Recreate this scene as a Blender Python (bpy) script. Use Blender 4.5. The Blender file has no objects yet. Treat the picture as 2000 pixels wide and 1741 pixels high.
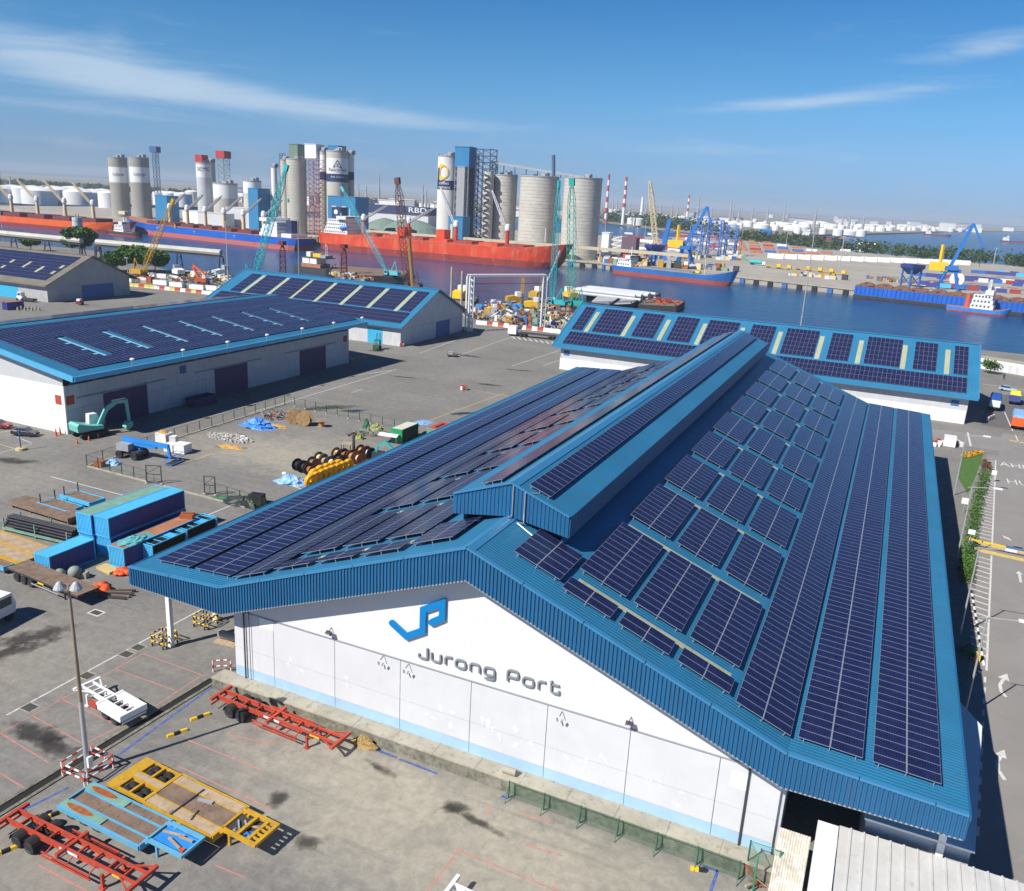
import bpy, math, random
from mathutils import Vector, Matrix
from math import sin, cos, pi, radians, sqrt, atan2
random.seed(7)
scene = bpy.context.scene
C = bpy.context.collection

# ------------------------------------------------------------------ camera
CAMP = dict(f=1649.4, cx=1000.0, cy=870.5, yaw=0.41224, pitch=-0.28558, roll=0.05421)
CAM_LOC = Vector((25.3575, -50.8439, 44.1894))
_y, _p, _r = CAMP['yaw'], CAMP['pitch'], CAMP['roll']
FWD = Vector((-sin(_y) * cos(_p), cos(_y) * cos(_p), sin(_p)))
_rt = Vector((cos(_y), sin(_y), 0)); _up = _rt.cross(FWD)
RGT = _rt * cos(_r) + _up * sin(_r)
UPV = -_rt * sin(_r) + _up * cos(_r)
cam_d = bpy.data.cameras.new('camera'); cam = bpy.data.objects.new('camera', cam_d); C.objects.link(cam)
cam.matrix_world = Matrix((RGT, UPV, -FWD)).transposed().to_4x4()
cam.location = CAM_LOC
cam_d.sensor_width = 36.0; cam_d.lens = 36.0 * CAMP['f'] / 2000.0
cam_d.clip_start = 0.5; cam_d.clip_end = 60000
scene.camera = cam

# ------------------------------------------------------------------ light
SUN_EL, SUN_AZ = radians(44), radians(29)         # azimuth of travel, from +Y towards +X
sdir = Vector((sin(SUN_AZ) * cos(SUN_EL), cos(SUN_AZ) * cos(SUN_EL), -sin(SUN_EL)))
sun_d = bpy.data.lights.new('sun', 'SUN'); sun = bpy.data.objects.new('sun', sun_d); C.objects.link(sun)
sun.rotation_euler = sdir.to_track_quat('-Z', 'Y').to_euler()
sun_d.energy = 5.0; sun_d.angle = radians(0.5); sun_d.color = (1.0, 0.955, 0.88)
sun.location = (-60, -120, 160)
world = bpy.data.worlds.new('World'); scene.world = world; world.use_nodes = True
scene.view_settings.view_transform = 'Standard'; scene.view_settings.look = 'None'
scene.view_settings.gamma = 1.0; scene.view_settings.use_curve_mapping = False
scene.view_settings.exposure = 0.35

def build_world():
    nt = world.node_tree; N = nt.nodes; L = nt.links; N.clear()
    out = N.new('ShaderNodeOutputWorld'); bg = N.new('ShaderNodeBackground'); bg.inputs[1].default_value = 0.086
    sky = N.new('ShaderNodeTexSky'); sky.sky_type = 'NISHITA'; sky.sun_disc = False
    sky.sun_elevation = SUN_EL
    sky.sun_rotation = math.atan2(-sdir.x, -sdir.y)
    sky.altitude = 0; sky.air_density = 0.8; sky.dust_density = 0.0; sky.ozone_density = 3.0
    tc = N.new('ShaderNodeTexCoord')
    sep = N.new('ShaderNodeSeparateXYZ'); L.new(tc.outputs['Generated'], sep.inputs[0])
    def math_(op, a, b=None, clamp=False):
        n = N.new('ShaderNodeMath'); n.operation = op; n.use_clamp = clamp
        for i, v in enumerate((a, b)):
            if v is None: continue
            if isinstance(v, (int, float)): n.inputs[i].default_value = v
            else: L.new(v, n.inputs[i])
        return n.outputs[0]
    # humid tropical air: the clear sky is bluer and dimmer towards the horizon
    tr = N.new('ShaderNodeValToRGB'); e = tr.color_ramp.elements
    e[0].position = 0.0; e[0].color = (0.25, 0.41, 0.79, 1); e[1].position = 1.0; e[1].color = (0.15, 0.42, 0.72, 1)
    for p_, c_ in ((0.06, (0.33, 0.49, 0.82)), (0.145, (0.42, 0.61, 0.87)), (0.25, (0.42, 0.72, 0.94)), (0.375, (0.36, 0.73, 0.96)), (0.5, (0.28, 0.69, 0.98))):
        q = e.new(p_); q.color = (*c_, 1)
    L.new(math_('MULTIPLY', sep.outputs['Z'], 2.5, True), tr.inputs[0])
    tint = N.new('ShaderNodeMixRGB'); tint.blend_type = 'MULTIPLY'; tint.inputs[0].default_value = 1; L.new(sky.outputs[0], tint.inputs[1]); L.new(tr.outputs[0], tint.inputs[2])
    # cirrus: streaky noise in azimuth and height, gathered in a few drifting sheets
    ang = math_('ARCTAN2', sep.outputs['X'], sep.outputs['Y'])
    comb = N.new('ShaderNodeCombineXYZ'); L.new(ang, comb.inputs[0]); L.new(sep.outputs['Z'], comb.inputs[1])
    mp = N.new('ShaderNodeMapping'); L.new(comb.outputs[0], mp.inputs[0]); mp.inputs['Rotation'].default_value = (0, 0, radians(4)); mp.inputs['Scale'].default_value = (7, 55, 1)
    n1 = N.new('ShaderNodeTexNoise'); n1.inputs['Scale'].default_value = 1.0; n1.inputs['Detail'].default_value = 9; n1.inputs['Roughness'].default_value = 0.62; n1.inputs['Distortion'].default_value = 0.9; L.new(mp.outputs[0], n1.inputs[0])
    mask = None
    for az, z_, ra, rz_, k, tilt in ((-0.90, 0.108, 0.13, 0.030, 0.95, -0.10), (-0.80, 0.095, 0.14, 0.022, 0.6, -0.06), (-0.68, 0.084, 0.17, 0.012, 0.75, -0.05), (-0.50, 0.075, 0.22, 0.009, 0.55, -0.02), (-0.25, 0.06, 0.25, 0.008, 0.4, 0.02), (-0.13, 0.1095, 0.13, 0.007, 0.95, 0.09), (-0.05, 0.125, 0.08, 0.006, 0.6, 0.1), (0.035, 0.160, 0.065, 0.013, 1.0, 0.16), (-0.60, 0.19, 0.03, 0.006, 0.5, 0), (-0.9, 0.062, 0.2, 0.006, 0.4, -0.03), (-1.9, 0.12, 0.4, 0.02, 0.8, 0), (1.3, 0.14, 0.4, 0.02, 0.8, 0), (2.6, 0.12, 0.4, 0.02, 0.8, 0)):
        da = math_('SUBTRACT', ang, az); dz = math_('SUBTRACT', math_('SUBTRACT', sep.outputs['Z'], z_), math_('MULTIPLY', da, tilt))
        r2 = math_('ADD', math_('POWER', math_('DIVIDE', da, ra), 2.0), math_('POWER', math_('DIVIDE', dz, rz_), 2.0))
        g_ = math_('MULTIPLY', math_('POWER', 2.718, math_('MULTIPLY', r2, -1.0)), k); mask = g_ if mask is None else math_('ADD', mask, g_)
    cl = N.new('ShaderNodeMapRange'); cl.inputs[1].default_value = 0.50; cl.inputs[2].default_value = 1.30; cl.interpolation_type = 'SMOOTHSTEP'
    L.new(math_('ADD', math_('MULTIPLY', n1.outputs[0], 0.9), math_('MULTIPLY', mask, 0.52)), cl.inputs[0])
    # cumulus on the horizon
    comb2 = N.new('ShaderNodeCombineXYZ')
    L.new(math_('MULTIPLY', ang, 9.0), comb2.inputs[0]); L.new(math_('MULTIPLY', sep.outputs['Z'], 42.0), comb2.inputs[1])
    n3 = N.new('ShaderNodeTexNoise'); n3.inputs['Scale'].default_value = 1.3; n3.inputs['Detail'].default_value = 6
    L.new(comb2.outputs[0], n3.inputs[0])
    band = N.new('ShaderNodeValToRGB'); b = band.color_ramp
    b.elements[0].position = 0.0; b.elements[0].color = (0, 0, 0, 1); b.elements[1].position = 1.0; b.elements[1].color = (0, 0, 0, 1)
    for p_, v in ((0.22, 0.0), (0.42, 1.0), (0.62, 0.85), (0.85, 0.0)):
        e = b.elements.new(p_); e.color = (v, v, v, 1)
    L.new(math_('MULTIPLY', sep.outputs['Z'], 17.0), band.inputs[0])
    c3 = N.new('ShaderNodeValToRGB'); c3.color_ramp.elements[0].position = 0.48; c3.color_ramp.elements[1].position = 0.75
    L.new(n3.outputs[0], c3.inputs[0])
    low = math_('MULTIPLY', math_('MULTIPLY', c3.outputs[0], band.outputs[0]), 0.35)
    hi = math_('MULTIPLY', cl.outputs[0], 0.75)
    m1 = N.new('ShaderNodeMixRGB'); m1.inputs[2].default_value = (5.2, 6.4, 7.8, 1); L.new(hi, m1.inputs[0]); L.new(tint.outputs[0], m1.inputs[1])
    m2 = N.new('ShaderNodeMixRGB'); m2.inputs[2].default_value = (4.2, 4.5, 5.6, 1); L.new(low, m2.inputs[0]); L.new(m1.outputs[0], m2.inputs[1])
    L.new(m2.outputs[0], bg.inputs[0]); L.new(bg.outputs[0], out.inputs[0])
build_world()

# pixel of the 2000 px photograph -> world point (survey helpers used while laying out the place)
def _ray(u, v):
    return FWD + RGT * ((u - CAMP['cx']) / CAMP['f']) - UPV * ((v - CAMP['cy']) / CAMP['f'])
def G(u, v, z=0.0):
    d = _ray(u, v); return CAM_LOC + d * ((z - CAM_LOC.z) / d.z)
def PY(u, v, y):
    d = _ray(u, v); return CAM_LOC + d * ((y - CAM_LOC.y) / d.y)
def PX(u, v, x):
    d = _ray(u, v); return CAM_LOC + d * ((x - CAM_LOC.x) / d.x)
def HT(u, v, base):                      # height of the point seen at (u,v) on the vertical line through base
    d = _ray(u, v); h = Vector((d.x, d.y)); o = Vector((base[0] - CAM_LOC.x, base[1] - CAM_LOC.y))
    return CAM_LOC.z + d.z * (o.dot(h) / h.dot(h))

# ------------------------------------------------------------------ materials
MATS = {}
def _nodes(name):
    m = bpy.data.materials.new(name); m.use_nodes = True
    nt = m.node_tree; b = nt.nodes['Principled BSDF']
    return m, nt, b
def c4(c): return (c[0], c[1], c[2], 1)
def clampc(c, k): return tuple(min(0.95, max(0.0, v * k)) for v in c)
def M(name, col, rough=0.55, metal=0.0, var=0.18, scale=0.8, fine=9.0, bump=0.0, dirt=None, dirt_amt=0.0, spec=0.4, ribs=None, streak=None):
    """painted or raw surface: two octaves of tone, optional grime colour in patches, optional rib relief"""
    if name in MATS: return MATS[name]
    m, nt, b = _nodes(name); N = nt.nodes; L = nt.links
    tc = N.new('ShaderNodeTexCoord')
    n1 = N.new('ShaderNodeTexNoise'); n1.inputs['Scale'].default_value = scale; n1.inputs['Detail'].default_value = 6; n1.inputs['Roughness'].default_value = 0.6
    L.new(tc.outputs['Object'], n1.inputs['Vector'])
    r = N.new('ShaderNodeValToRGB'); e = r.color_ramp.elements
    e[0].position = 0.28; e[0].color = c4(clampc(col, 1 - var)); e[1].position = 0.72; e[1].color = c4(clampc(col, 1 + var))
    L.new(n1.outputs[0], r.inputs[0])
    src = r.outputs[0]
    if dirt is not None:
        n2 = N.new('ShaderNodeTexNoise'); n2.inputs['Scale'].default_value = fine * 0.25; n2.inputs['Detail'].default_value = 8; n2.inputs['Roughness'].default_value = 0.7
        if streak:
            ms = N.new('ShaderNodeMapping'); ms.inputs['Scale'].default_value = streak; L.new(tc.outputs['Object'], ms.inputs[0]); L.new(ms.outputs[0], n2.inputs['Vector'])
        else: L.new(tc.outputs['Object'], n2.inputs['Vector'])
        r2 = N.new('ShaderNodeValToRGB'); r2.color_ramp.elements[0].position = 0.62 - 0.25 * dirt_amt; r2.color_ramp.elements[1].position = 0.78 - 0.1 * dirt_amt
        L.new(n2.outputs[0], r2.inputs[0])
        mx = N.new('ShaderNodeMixRGB'); mx.inputs[2].default_value = c4(dirt)
        L.new(r2.outputs[0], mx.inputs[0]); L.new(src, mx.inputs[1]); src = mx.outputs[0]
    L.new(src, b.inputs['Base Color'])
    b.inputs['Roughness'].default_value = rough; b.inputs['Metallic'].default_value = metal
    b.inputs['Specular IOR Level'].default_value = spec
    if bump or ribs:
        bp = N.new('ShaderNodeBump'); bp.inputs['Strength'].default_value = bump or 0.6; bp.inputs['Distance'].default_value = 0.05
        if ribs:
            axis, per = ribs
            w = N.new('ShaderNodeTexWave'); w.wave_type = 'BANDS'; w.bands_direction = axis; w.inputs['Scale'].default_value = 6.2832 / (20 * per) * 1.0
            L.new(tc.outputs['Object'], w.inputs['Vector']); L.new(w.outputs['Fac'], bp.inputs['Height'])
        else:
            n3 = N.new('ShaderNodeTexNoise'); n3.inputs['Scale'].default_value = fine; n3.inputs['Detail'].default_value = 5
            L.new(tc.outputs['Object'], n3.inputs['Vector']); L.new(n3.outputs[0], bp.inputs['Height'])
        L.new(bp.outputs[0], b.inputs['Normal'])
    MATS[name] = m
    return m

roof_blue = M('roof_blue', (0.024, 0.175, 0.33), 0.42, var=0.14, scale=0.12, dirt=(0.045, 0.15, 0.25), dirt_amt=0.55, streak=(0.12, 1.0, 0.12), ribs=('Y', 0.33), spec=0.45)
roof_blue_x = M('roof_blue_x', (0.028, 0.185, 0.34), 0.42, var=0.12, scale=0.12, dirt=(0.045, 0.15, 0.25), dirt_amt=0.5, streak=(1.0, 0.12, 0.12), ribs=('X', 0.45), spec=0.4)
fascia_blue = M('fascia_blue', (0.016, 0.115, 0.255), 0.45, var=0.10, scale=0.25, dirt=(0.03, 0.10, 0.19), dirt_amt=0.5, streak=(1.3, 1.0, 0.12))
cap_blue = M('cap_blue', (0.045, 0.21, 0.40), 0.3, var=0.06, spec=0.6)
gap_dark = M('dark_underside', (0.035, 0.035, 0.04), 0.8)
alu = M('aluminium', (0.55, 0.57, 0.6), 0.35, metal=0.6, var=0.05)
skylight = M('skylight_sheet', (0.38, 0.40, 0.27), 0.6, var=0.12, scale=0.6, dirt=(0.25, 0.27, 0.2), dirt_amt=0.4)
white_wall = M('white_wall', (0.61, 0.615, 0.63), 0.7, var=0.05, scale=0.35, dirt=(0.56, 0.56, 0.565), dirt_amt=0.15, streak=(1.6, 1.0, 0.10))
white_clad = M('white_cladding', (0.70, 0.70, 0.70), 0.55, var=0.03, bump=0.22, ribs=('X', 0.3))
white_paint = M('white_paint', (0.78, 0.78, 0.77), 0.5, var=0.06, scale=0.7, dirt=(0.5, 0.48, 0.44), dirt_amt=0.15)
band_blue = M('pale_blue_band', (0.36, 0.53, 0.68), 0.7, var=0.08, scale=0.5, dirt=(0.25, 0.5, 0.72), dirt_amt=0.3)
off_wall = M('off_white_wall', (0.54, 0.55, 0.57), 0.75, var=0.07, scale=0.3, dirt=(0.40, 0.40, 0.41), dirt_amt=0.45, streak=(1.0, 1.0, 0.12))
concrete = M('concrete', (0.38, 0.35, 0.28), 0.85, var=0.2, scale=0.5, dirt=(0.17, 0.16, 0.13), dirt_amt=0.35, bump=0.3)
concrete_d = M('stained_concrete', (0.24, 0.225, 0.18), 0.9, var=0.3, scale=0.5, dirt=(0.08, 0.085, 0.06), dirt_amt=0.75, bump=0.4)
silo_conc = M('silo_concrete', (0.52, 0.495, 0.44), 0.85, var=0.12, scale=0.08, fine=1.2, dirt=(0.41, 0.385, 0.335), dirt_amt=0.5)
door_plum = M('door_plum', (0.075, 0.05, 0.13), 0.6, var=0.1, ribs=('Y', 0.3))
door_blue = M('door_blue', (0.05, 0.14, 0.36), 0.6, var=0.1, ribs=('Y', 0.3))
door_sky = M('door_sky', (0.04, 0.38, 0.62), 0.6, var=0.08)
steel_dark = M('dark_steel', (0.05, 0.05, 0.055), 0.6, var=0.25)
rubber = M('tyre_rubber', (0.025, 0.025, 0.027), 0.85, var=0.2)
rim_grey = M('rim_grey', (0.35, 0.34, 0.32), 0.6, var=0.2)
red_paint = M('red_paint', (0.50, 0.06, 0.028), 0.6, var=0.2, scale=1.2, dirt=(0.20, 0.07, 0.045), dirt_amt=0.65)
orange_red = M('orange_red', (0.72, 0.10, 0.02), 0.6, var=0.2)
yellow_paint = M('yellow_paint', (0.56, 0.315, 0.015), 0.5, var=0.12, scale=1.2, dirt=(0.30, 0.20, 0.08), dirt_amt=0.6)
bright_yellow = M('bright_yellow', (0.85, 0.52, 0.02), 0.5, var=0.1)
lowbed_blue = M('lowbed_blue', (0.10, 0.38, 0.60), 0.5, var=0.12, scale=1.0, dirt=(0.25, 0.33, 0.31), dirt_amt=0.6)
cont_blue = M('container_blue', (0.085, 0.46, 0.76), 0.5, var=0.08, scale=0.6, dirt=(0.07, 0.30, 0.46), dirt_amt=0.3)
cont_navy_shade = M('container_navy_shade', (0.06, 0.07, 0.27), 0.5, var=0.08)  # navy paint; on the blue containers' side walls it is painted-in shade
cont_green_top = M('faded_green', (0.18, 0.34, 0.26), 0.7, var=0.2, scale=0.9, dirt=(0.33, 0.32, 0.2), dirt_amt=0.35)
rust = M('rust', (0.33, 0.10, 0.035), 0.9, var=0.35, scale=1.5)
rust_deck = M('rust_deck', (0.40, 0.17, 0.09), 0.85, var=0.25, scale=0.7)
wood_brown = M('deck_timber', (0.21, 0.145, 0.105), 0.85, var=0.28, scale=0.9, dirt=(0.10, 0.07, 0.05), dirt_amt=0.35)
wood_pale = M('pale_timber', (0.42, 0.32, 0.21), 0.85, var=0.22, scale=0.9, dirt=(0.27, 0.2, 0.13), dirt_amt=0.4)
wood_drum = M('drum_timber', (0.36, 0.23, 0.11), 0.85, var=0.25, scale=1.5)
turq = M('turquoise_paint', (0.02, 0.42, 0.45), 0.5, var=0.1)
turq_l = M('pale_turquoise', (0.12, 0.50, 0.55), 0.5, var=0.1)
green_tur = M('green_turquoise', (0.01, 0.36, 0.30), 0.5, var=0.12)
exc_green = M('excavator_green', (0.16, 0.50, 0.44), 0.45, var=0.08)
lift_blue = M('lift_blue', (0.03, 0.25, 0.68), 0.45, var=0.1)
tarp_blue = M('blue_tarpaulin', (0.08, 0.27, 0.72), 0.4, var=0.35, scale=2.0, fine=6, bump=0.8)
tarp_pale = M('pale_blue_tarpaulin', (0.25, 0.45, 0.78), 0.4, var=0.3, scale=2.0, fine=6, bump=0.8)
pole_metal = M('galvanised', (0.45, 0.46, 0.47), 0.5, metal=0.3, var=0.1)
pole_rust = M('rusty_pole', (0.30, 0.23, 0.17), 0.75, var=0.2)
fence_green = M('fence_green', (0.03, 0.13, 0.07), 0.6)
grey_paint = M('grey_paint', (0.33, 0.34, 0.36), 0.6, var=0.12)
black_paint = M('black_paint', (0.02, 0.02, 0.022), 0.6)
ship_blue = M('ship_blue', (0.012, 0.11, 0.48), 0.5, var=0.15, scale=0.1, dirt=(0.02, 0.08, 0.3), dirt_amt=0.3)
ship_red = M('ship_red', (0.60, 0.055, 0.018), 0.5, var=0.2, scale=0.06, fine=0.8, dirt=(0.64, 0.20, 0.10), dirt_amt=0.55, streak=(1.0, 1.0, 0.3))
ship_orange = M('ship_orange', (0.75, 0.12, 0.02), 0.5, var=0.15, scale=0.08)
antifoul = M('antifouling', (0.30, 0.045, 0.04), 0.7, var=0.2, scale=0.08, fine=0.8, dirt=(0.45, 0.2, 0.15), dirt_amt=0.3)
boot_pink = M('boot_pink', (0.55, 0.15, 0.11), 0.6, var=0.1)
crane_blue = M('harbour_crane_blue', (0.02, 0.16, 0.50), 0.5, var=0.12)
clad_blue = M('tower_cladding_blue', (0.03, 0.20, 0.40), 0.55, var=0.08, scale=0.1)
white_ship = M('ship_white', (0.75, 0.75, 0.74), 0.5, var=0.05, scale=0.1, dirt=(0.55, 0.5, 0.45), dirt_amt=0.1)
cream = M('cream_paint', (0.66, 0.55, 0.33), 0.6, var=0.1)
navy_band = M('navy_band', (0.025, 0.04, 0.12), 0.6, var=0.05)
tank_white = M('tank_white', (0.74, 0.73, 0.71), 0.6, var=0.06, scale=0.05)
window_glass = M('window_glass', (0.03, 0.045, 0.06), 0.12, var=0.1, spec=0.6)
letter_grey = M('letter_grey', (0.22, 0.24, 0.26), 0.5, var=0.03)
logo_blue = M('logo_blue', (0.0, 0.19, 0.50), 0.4, var=0.03)
bark = M('bark', (0.12, 0.085, 0.055), 0.9, var=0.3)
sand_orange = M('orange_sand', (0.55, 0.32, 0.10), 0.95, var=0.2, scale=1.5, bump=0.5)
rubble_grey = M('rubble', (0.44, 0.42, 0.39), 0.9, var=0.3, scale=3, bump=0.6)
paint_line = M('line_white', (0.62, 0.61, 0.57), 0.8, var=0.15, scale=1.5, dirt=(0.3, 0.29, 0.27), dirt_amt=0.45)
paint_red = M('line_red', (0.55, 0.20, 0.16), 0.8, var=0.25, scale=1.5, dirt=(0.28, 0.24, 0.21), dirt_amt=0.9)
paint_blue = M('line_blue', (0.04, 0.10, 0.36), 0.8, var=0.2, scale=1.5, dirt=(0.2, 0.2, 0.21), dirt_amt=0.65)
paint_yellow = M('line_yellow', (0.62, 0.47, 0.13), 0.8, var=0.15, scale=1.5, dirt=(0.35, 0.3, 0.2), dirt_amt=0.35)

def panel_material():
    m, nt, b = _nodes('solar_glass'); N = nt.nodes; L = nt.links
    uv = N.new('ShaderNodeUVMap')
    mp = N.new('ShaderNodeMapping'); mp.inputs['Scale'].default_value = (12, 6, 1); L.new(uv.outputs[0], mp.inputs[0])
    br = N.new('ShaderNodeTexBrick'); br.offset = 0; br.squash = 1
    br.inputs['Scale'].default_value = 1; br.inputs['Mortar Size'].default_value = 0.03; br.inputs['Brick Width'].default_value = 1; br.inputs['Row Height'].default_value = 1
    br.inputs['Color1'].default_value = (0.008, 0.0125, 0.050, 1); br.inputs['Color2'].default_value = (0.011, 0.0155, 0.065, 1); br.inputs['Mortar'].default_value = (0.05, 0.055, 0.14, 1)
    L.new(mp.outputs[0], br.inputs[0])
    geo = N.new('ShaderNodeNewGeometry')
    n = N.new('ShaderNodeTexNoise'); n.inputs['Scale'].default_value = 0.9; L.new(geo.outputs['Position'], n.inputs[0])
    mr = N.new('ShaderNodeMapRange'); mr.inputs[3].default_value = 0.6; mr.inputs[4].default_value = 1.5; L.new(n.outputs[0], mr.inputs[0])
    mx = N.new('ShaderNodeMixRGB'); mx.blend_type = 'MULTIPLY'; mx.inputs[0].default_value = 1; L.new(br.outputs[0], mx.inputs[1]); L.new(mr.outputs[0], mx.inputs[2])
    L.new(mx.outputs[0], b.inputs['Base Color']); b.inputs['Roughness'].default_value = 0.16; b.inputs['Specular IOR Level'].default_value = 0.45
    MATS['solar_glass'] = m; return m
solar_glass = panel_material()
solar_frame = M('solar_frame', (0.28, 0.30, 0.38), 0.4, metal=0.3, var=0.04)

def water_material():
    m, nt, b = _nodes('sea_water'); N = nt.nodes; L = nt.links
    tc = N.new('ShaderNodeNewGeometry')
    mp = N.new('ShaderNodeMapping'); mp.inputs['Scale'].default_value = (1, 0.7, 1); mp.inputs['Rotation'].default_value = (0, 0, 0.5); L.new(tc.outputs['Position'], mp.inputs[0])
    n1 = N.new('ShaderNodeTexNoise'); n1.inputs['Scale'].default_value = 0.22; n1.inputs['Detail'].default_value = 5; n1.inputs['Roughness'].default_value = 0.6; L.new(mp.outputs[0], n1.inputs[0])
    n2 = N.new('ShaderNodeTexNoise'); n2.inputs['Scale'].default_value = 0.02; n2.inputs['Detail'].default_value = 3; L.new(mp.outputs[0], n2.inputs[0])
    r = N.new('ShaderNodeValToRGB'); r.color_ramp.elements[0].position = 0.35; r.color_ramp.elements[0].color = (0.006, 0.045, 0.12, 1); r.color_ramp.elements[1].position = 0.7; r.color_ramp.elements[1].color = (0.010, 0.075, 0.18, 1)
    L.new(n2.outputs[0], r.inputs[0]); L.new(r.outputs[0], b.inputs['Base Color'])
    bp = N.new('ShaderNodeBump'); bp.inputs['Strength'].default_value = 0.8; bp.inputs['Distance'].default_value = 0.8; L.new(n1.outputs[0], bp.inputs['Height']); L.new(bp.outputs[0], b.inputs['Normal'])
    b.inputs['Roughness'].default_value = 0.24; b.inputs['IOR'].default_value = 1.33
    return m
water_mat = water_material()

def ground_material():
    """worn asphalt: grey with tone patches, pale sand washed over parts of it, dark oil film"""
    m, nt, b = _nodes('yard_asphalt'); N = nt.nodes; L = nt.links
    g = N.new('ShaderNodeNewGeometry')
    def noise(sc, det=6, rough=0.6, dist=0.0, rot=0, scl=(1, 1, 1)):
        mp = N.new('ShaderNodeMapping'); mp.inputs['Scale'].default_value = scl; mp.inputs['Rotation'].default_value = (0, 0, rot); L.new(g.outputs['Position'], mp.inputs[0])
        n = N.new('ShaderNodeTexNoise'); n.inputs['Scale'].default_value = sc; n.inputs['Detail'].default_value = det; n.inputs['Roughness'].default_value = rough; n.inputs['Distortion'].default_value = dist
        L.new(mp.outputs[0], n.inputs[0]); return n.outputs[0]
    def ramp(src, p0, p1, c0=(0, 0, 0), c1=(1, 1, 1)):
        r = N.new('ShaderNodeValToRGB'); r.color_ramp.elements[0].position = p0; r.color_ramp.elements[0].color = c4(c0); r.color_ramp.elements[1].position = p1; r.color_ramp.elements[1].color = c4(c1)
        L.new(src, r.inputs[0]); return r.outputs[0]
    def mix(f, a, c):
        x = N.new('ShaderNodeMixRGB'); L.new(f, x.inputs[0])
        for i, v in ((1, a), (2, c)):
            if isinstance(v, tuple): x.inputs[i].default_value = c4(v)
            else: L.new(v, x.inputs[i])
        return x.outputs[0]
    def mul(a, bb):
        x = N.new('ShaderNodeMath'); x.operation = 'MULTIPLY'
        for i, v in enumerate((a, bb)):
            if isinstance(v, float): x.inputs[i].default_value = v
            else: L.new(v, x.inputs[i])
        return x.outputs[0]
    base = ramp(noise(0.06, 8, 0.65), 0.3, 0.7, (0.185, 0.179, 0.166), (0.325, 0.313, 0.288))
    grain = ramp(noise(3.5, 4, 0.8), 0.35, 0.7, (0.155, 0.15, 0.142), (0.325, 0.313, 0.29))
    x = N.new('ShaderNodeMixRGB'); x.inputs[0].default_value = 0.35; L.new(base, x.inputs[1]); L.new(grain, x.inputs[2])
    col = x.outputs[0]
    sand = ramp(noise(0.11, 9, 0.68, 0.6), 0.50, 0.62)
    streak = ramp(noise(0.35, 7, 0.7, 0.3, 0.35, (0.35, 1.6, 1)), 0.48, 0.66)
    col = mix(mul(streak, 0.42), col, (0.29, 0.272, 0.235))
    # front yard and fenced lot carry much more sand
    sep = N.new('ShaderNodeSeparateXYZ'); L.new(g.outputs['Position'], sep.inputs[0])
    def ell(cx, cy, rx, ry, edge=0.35):
        a = N.new('ShaderNodeVectorMath'); a.operation = 'SUBTRACT'; L.new(g.outputs['Position'], a.inputs[0]); a.inputs[1].default_value = (cx, cy, 0)
        s = N.new('ShaderNodeVectorMath'); s.operation = 'MULTIPLY'; L.new(a.outputs[0], s.inputs[0]); s.inputs[1].default_value = (1 / rx, 1 / ry, 0)
        l = N.new('ShaderNodeVectorMath'); l.operation = 'LENGTH'; L.new(s.outputs[0], l.inputs[0])
        wob = N.new('ShaderNodeMath'); wob.operation = 'MULTIPLY_ADD'; L.new(noise(0.33, 9, 0.75, 0.4), wob.inputs[0]); wob.inputs[1].default_value = 1.6; L.new(l.outputs['Value'], wob.inputs[2])
        mr = N.new('ShaderNodeMapRange'); mr.inputs[1].default_value = 1.5 + edge; mr.inputs[2].default_value = 1.5 - edge; L.new(wob.outputs[0], mr.inputs[0])
        return mr.outputs[0]
    spots = [(0, -6.5, 20, 8.5, 0.85), (13, -4.5, 17, 5.5, 0.7), (-8, -3.2, 14, 4, 0.55), (-72, 59, 18, 10, 0.75), (-55, 58, 16, 9, 0.75), (-62, 68, 14, 10, 0.45), (-20, -20, 9, 6, 0.4), (-48, -6, 14, 9, 0.45), (-90, 25, 9, 14, 0.3)]
    for cx, cy, rx, ry, k in spots:
        col = mix(mul(ell(cx, cy, rx, ry), k), col, (0.43, 0.395, 0.315))
    col = mix(mul(sand, 0.45), col, (0.27, 0.255, 0.22))
    dark = ramp(noise(0.045, 7, 0.7, 0.8), 0.60, 0.74)
    col = mix(mul(dark, 0.40), col, (0.11, 0.105, 0.10))
    mot = ramp(noise(1.1, 9, 0.78, 0.5), 0.33, 0.68, (0.60, 0.60, 0.61), (1, 1, 1)); mx = N.new('ShaderNodeMixRGB'); mx.blend_type = 'MULTIPLY'; mx.inputs[0].default_value = 0.85; L.new(col, mx.inputs[1]); L.new(mot, mx.inputs[2]); col = mx.outputs[0]
    trk = ramp(noise(0.9, 5, 0.6, 0.2, -0.25, (0.06, 1.0, 1)), 0.56, 0.70); col = mix(mul(trk, 0.30), col, (0.33, 0.31, 0.265)); trk2 = ramp(noise(0.8, 5, 0.6, 0.3, 1.2, (0.05, 1.0, 1)), 0.58, 0.72); col = mix(mul(trk2, 0.32), col, (0.10, 0.098, 0.095))
    L.new(col, b.inputs['Base Color']); b.inputs['Roughness'].default_value = 0.88; b.inputs['Specular IOR Level'].default_value = 0.25
    bp = N.new('ShaderNodeBump'); bp.inputs['Strength'].default_value = 0.25; bp.inputs['Distance'].default_value = 0.03; L.new(noise(6, 4), bp.inputs['Height']); L.new(bp.outputs[0], b.inputs['Normal'])
    return m
ground_mat = ground_material()
road_mat = M('road_asphalt', (0.25, 0.235, 0.222), 0.9, var=0.12, scale=0.12, fine=3, dirt=(0.30, 0.28, 0.255), dirt_amt=0.2, bump=0.2)
far_ground = M('terminal_apron', (0.36, 0.33, 0.28), 0.9, var=0.15, scale=0.02, fine=0.4, dirt=(0.25, 0.23, 0.2), dirt_amt=0.35)
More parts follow.
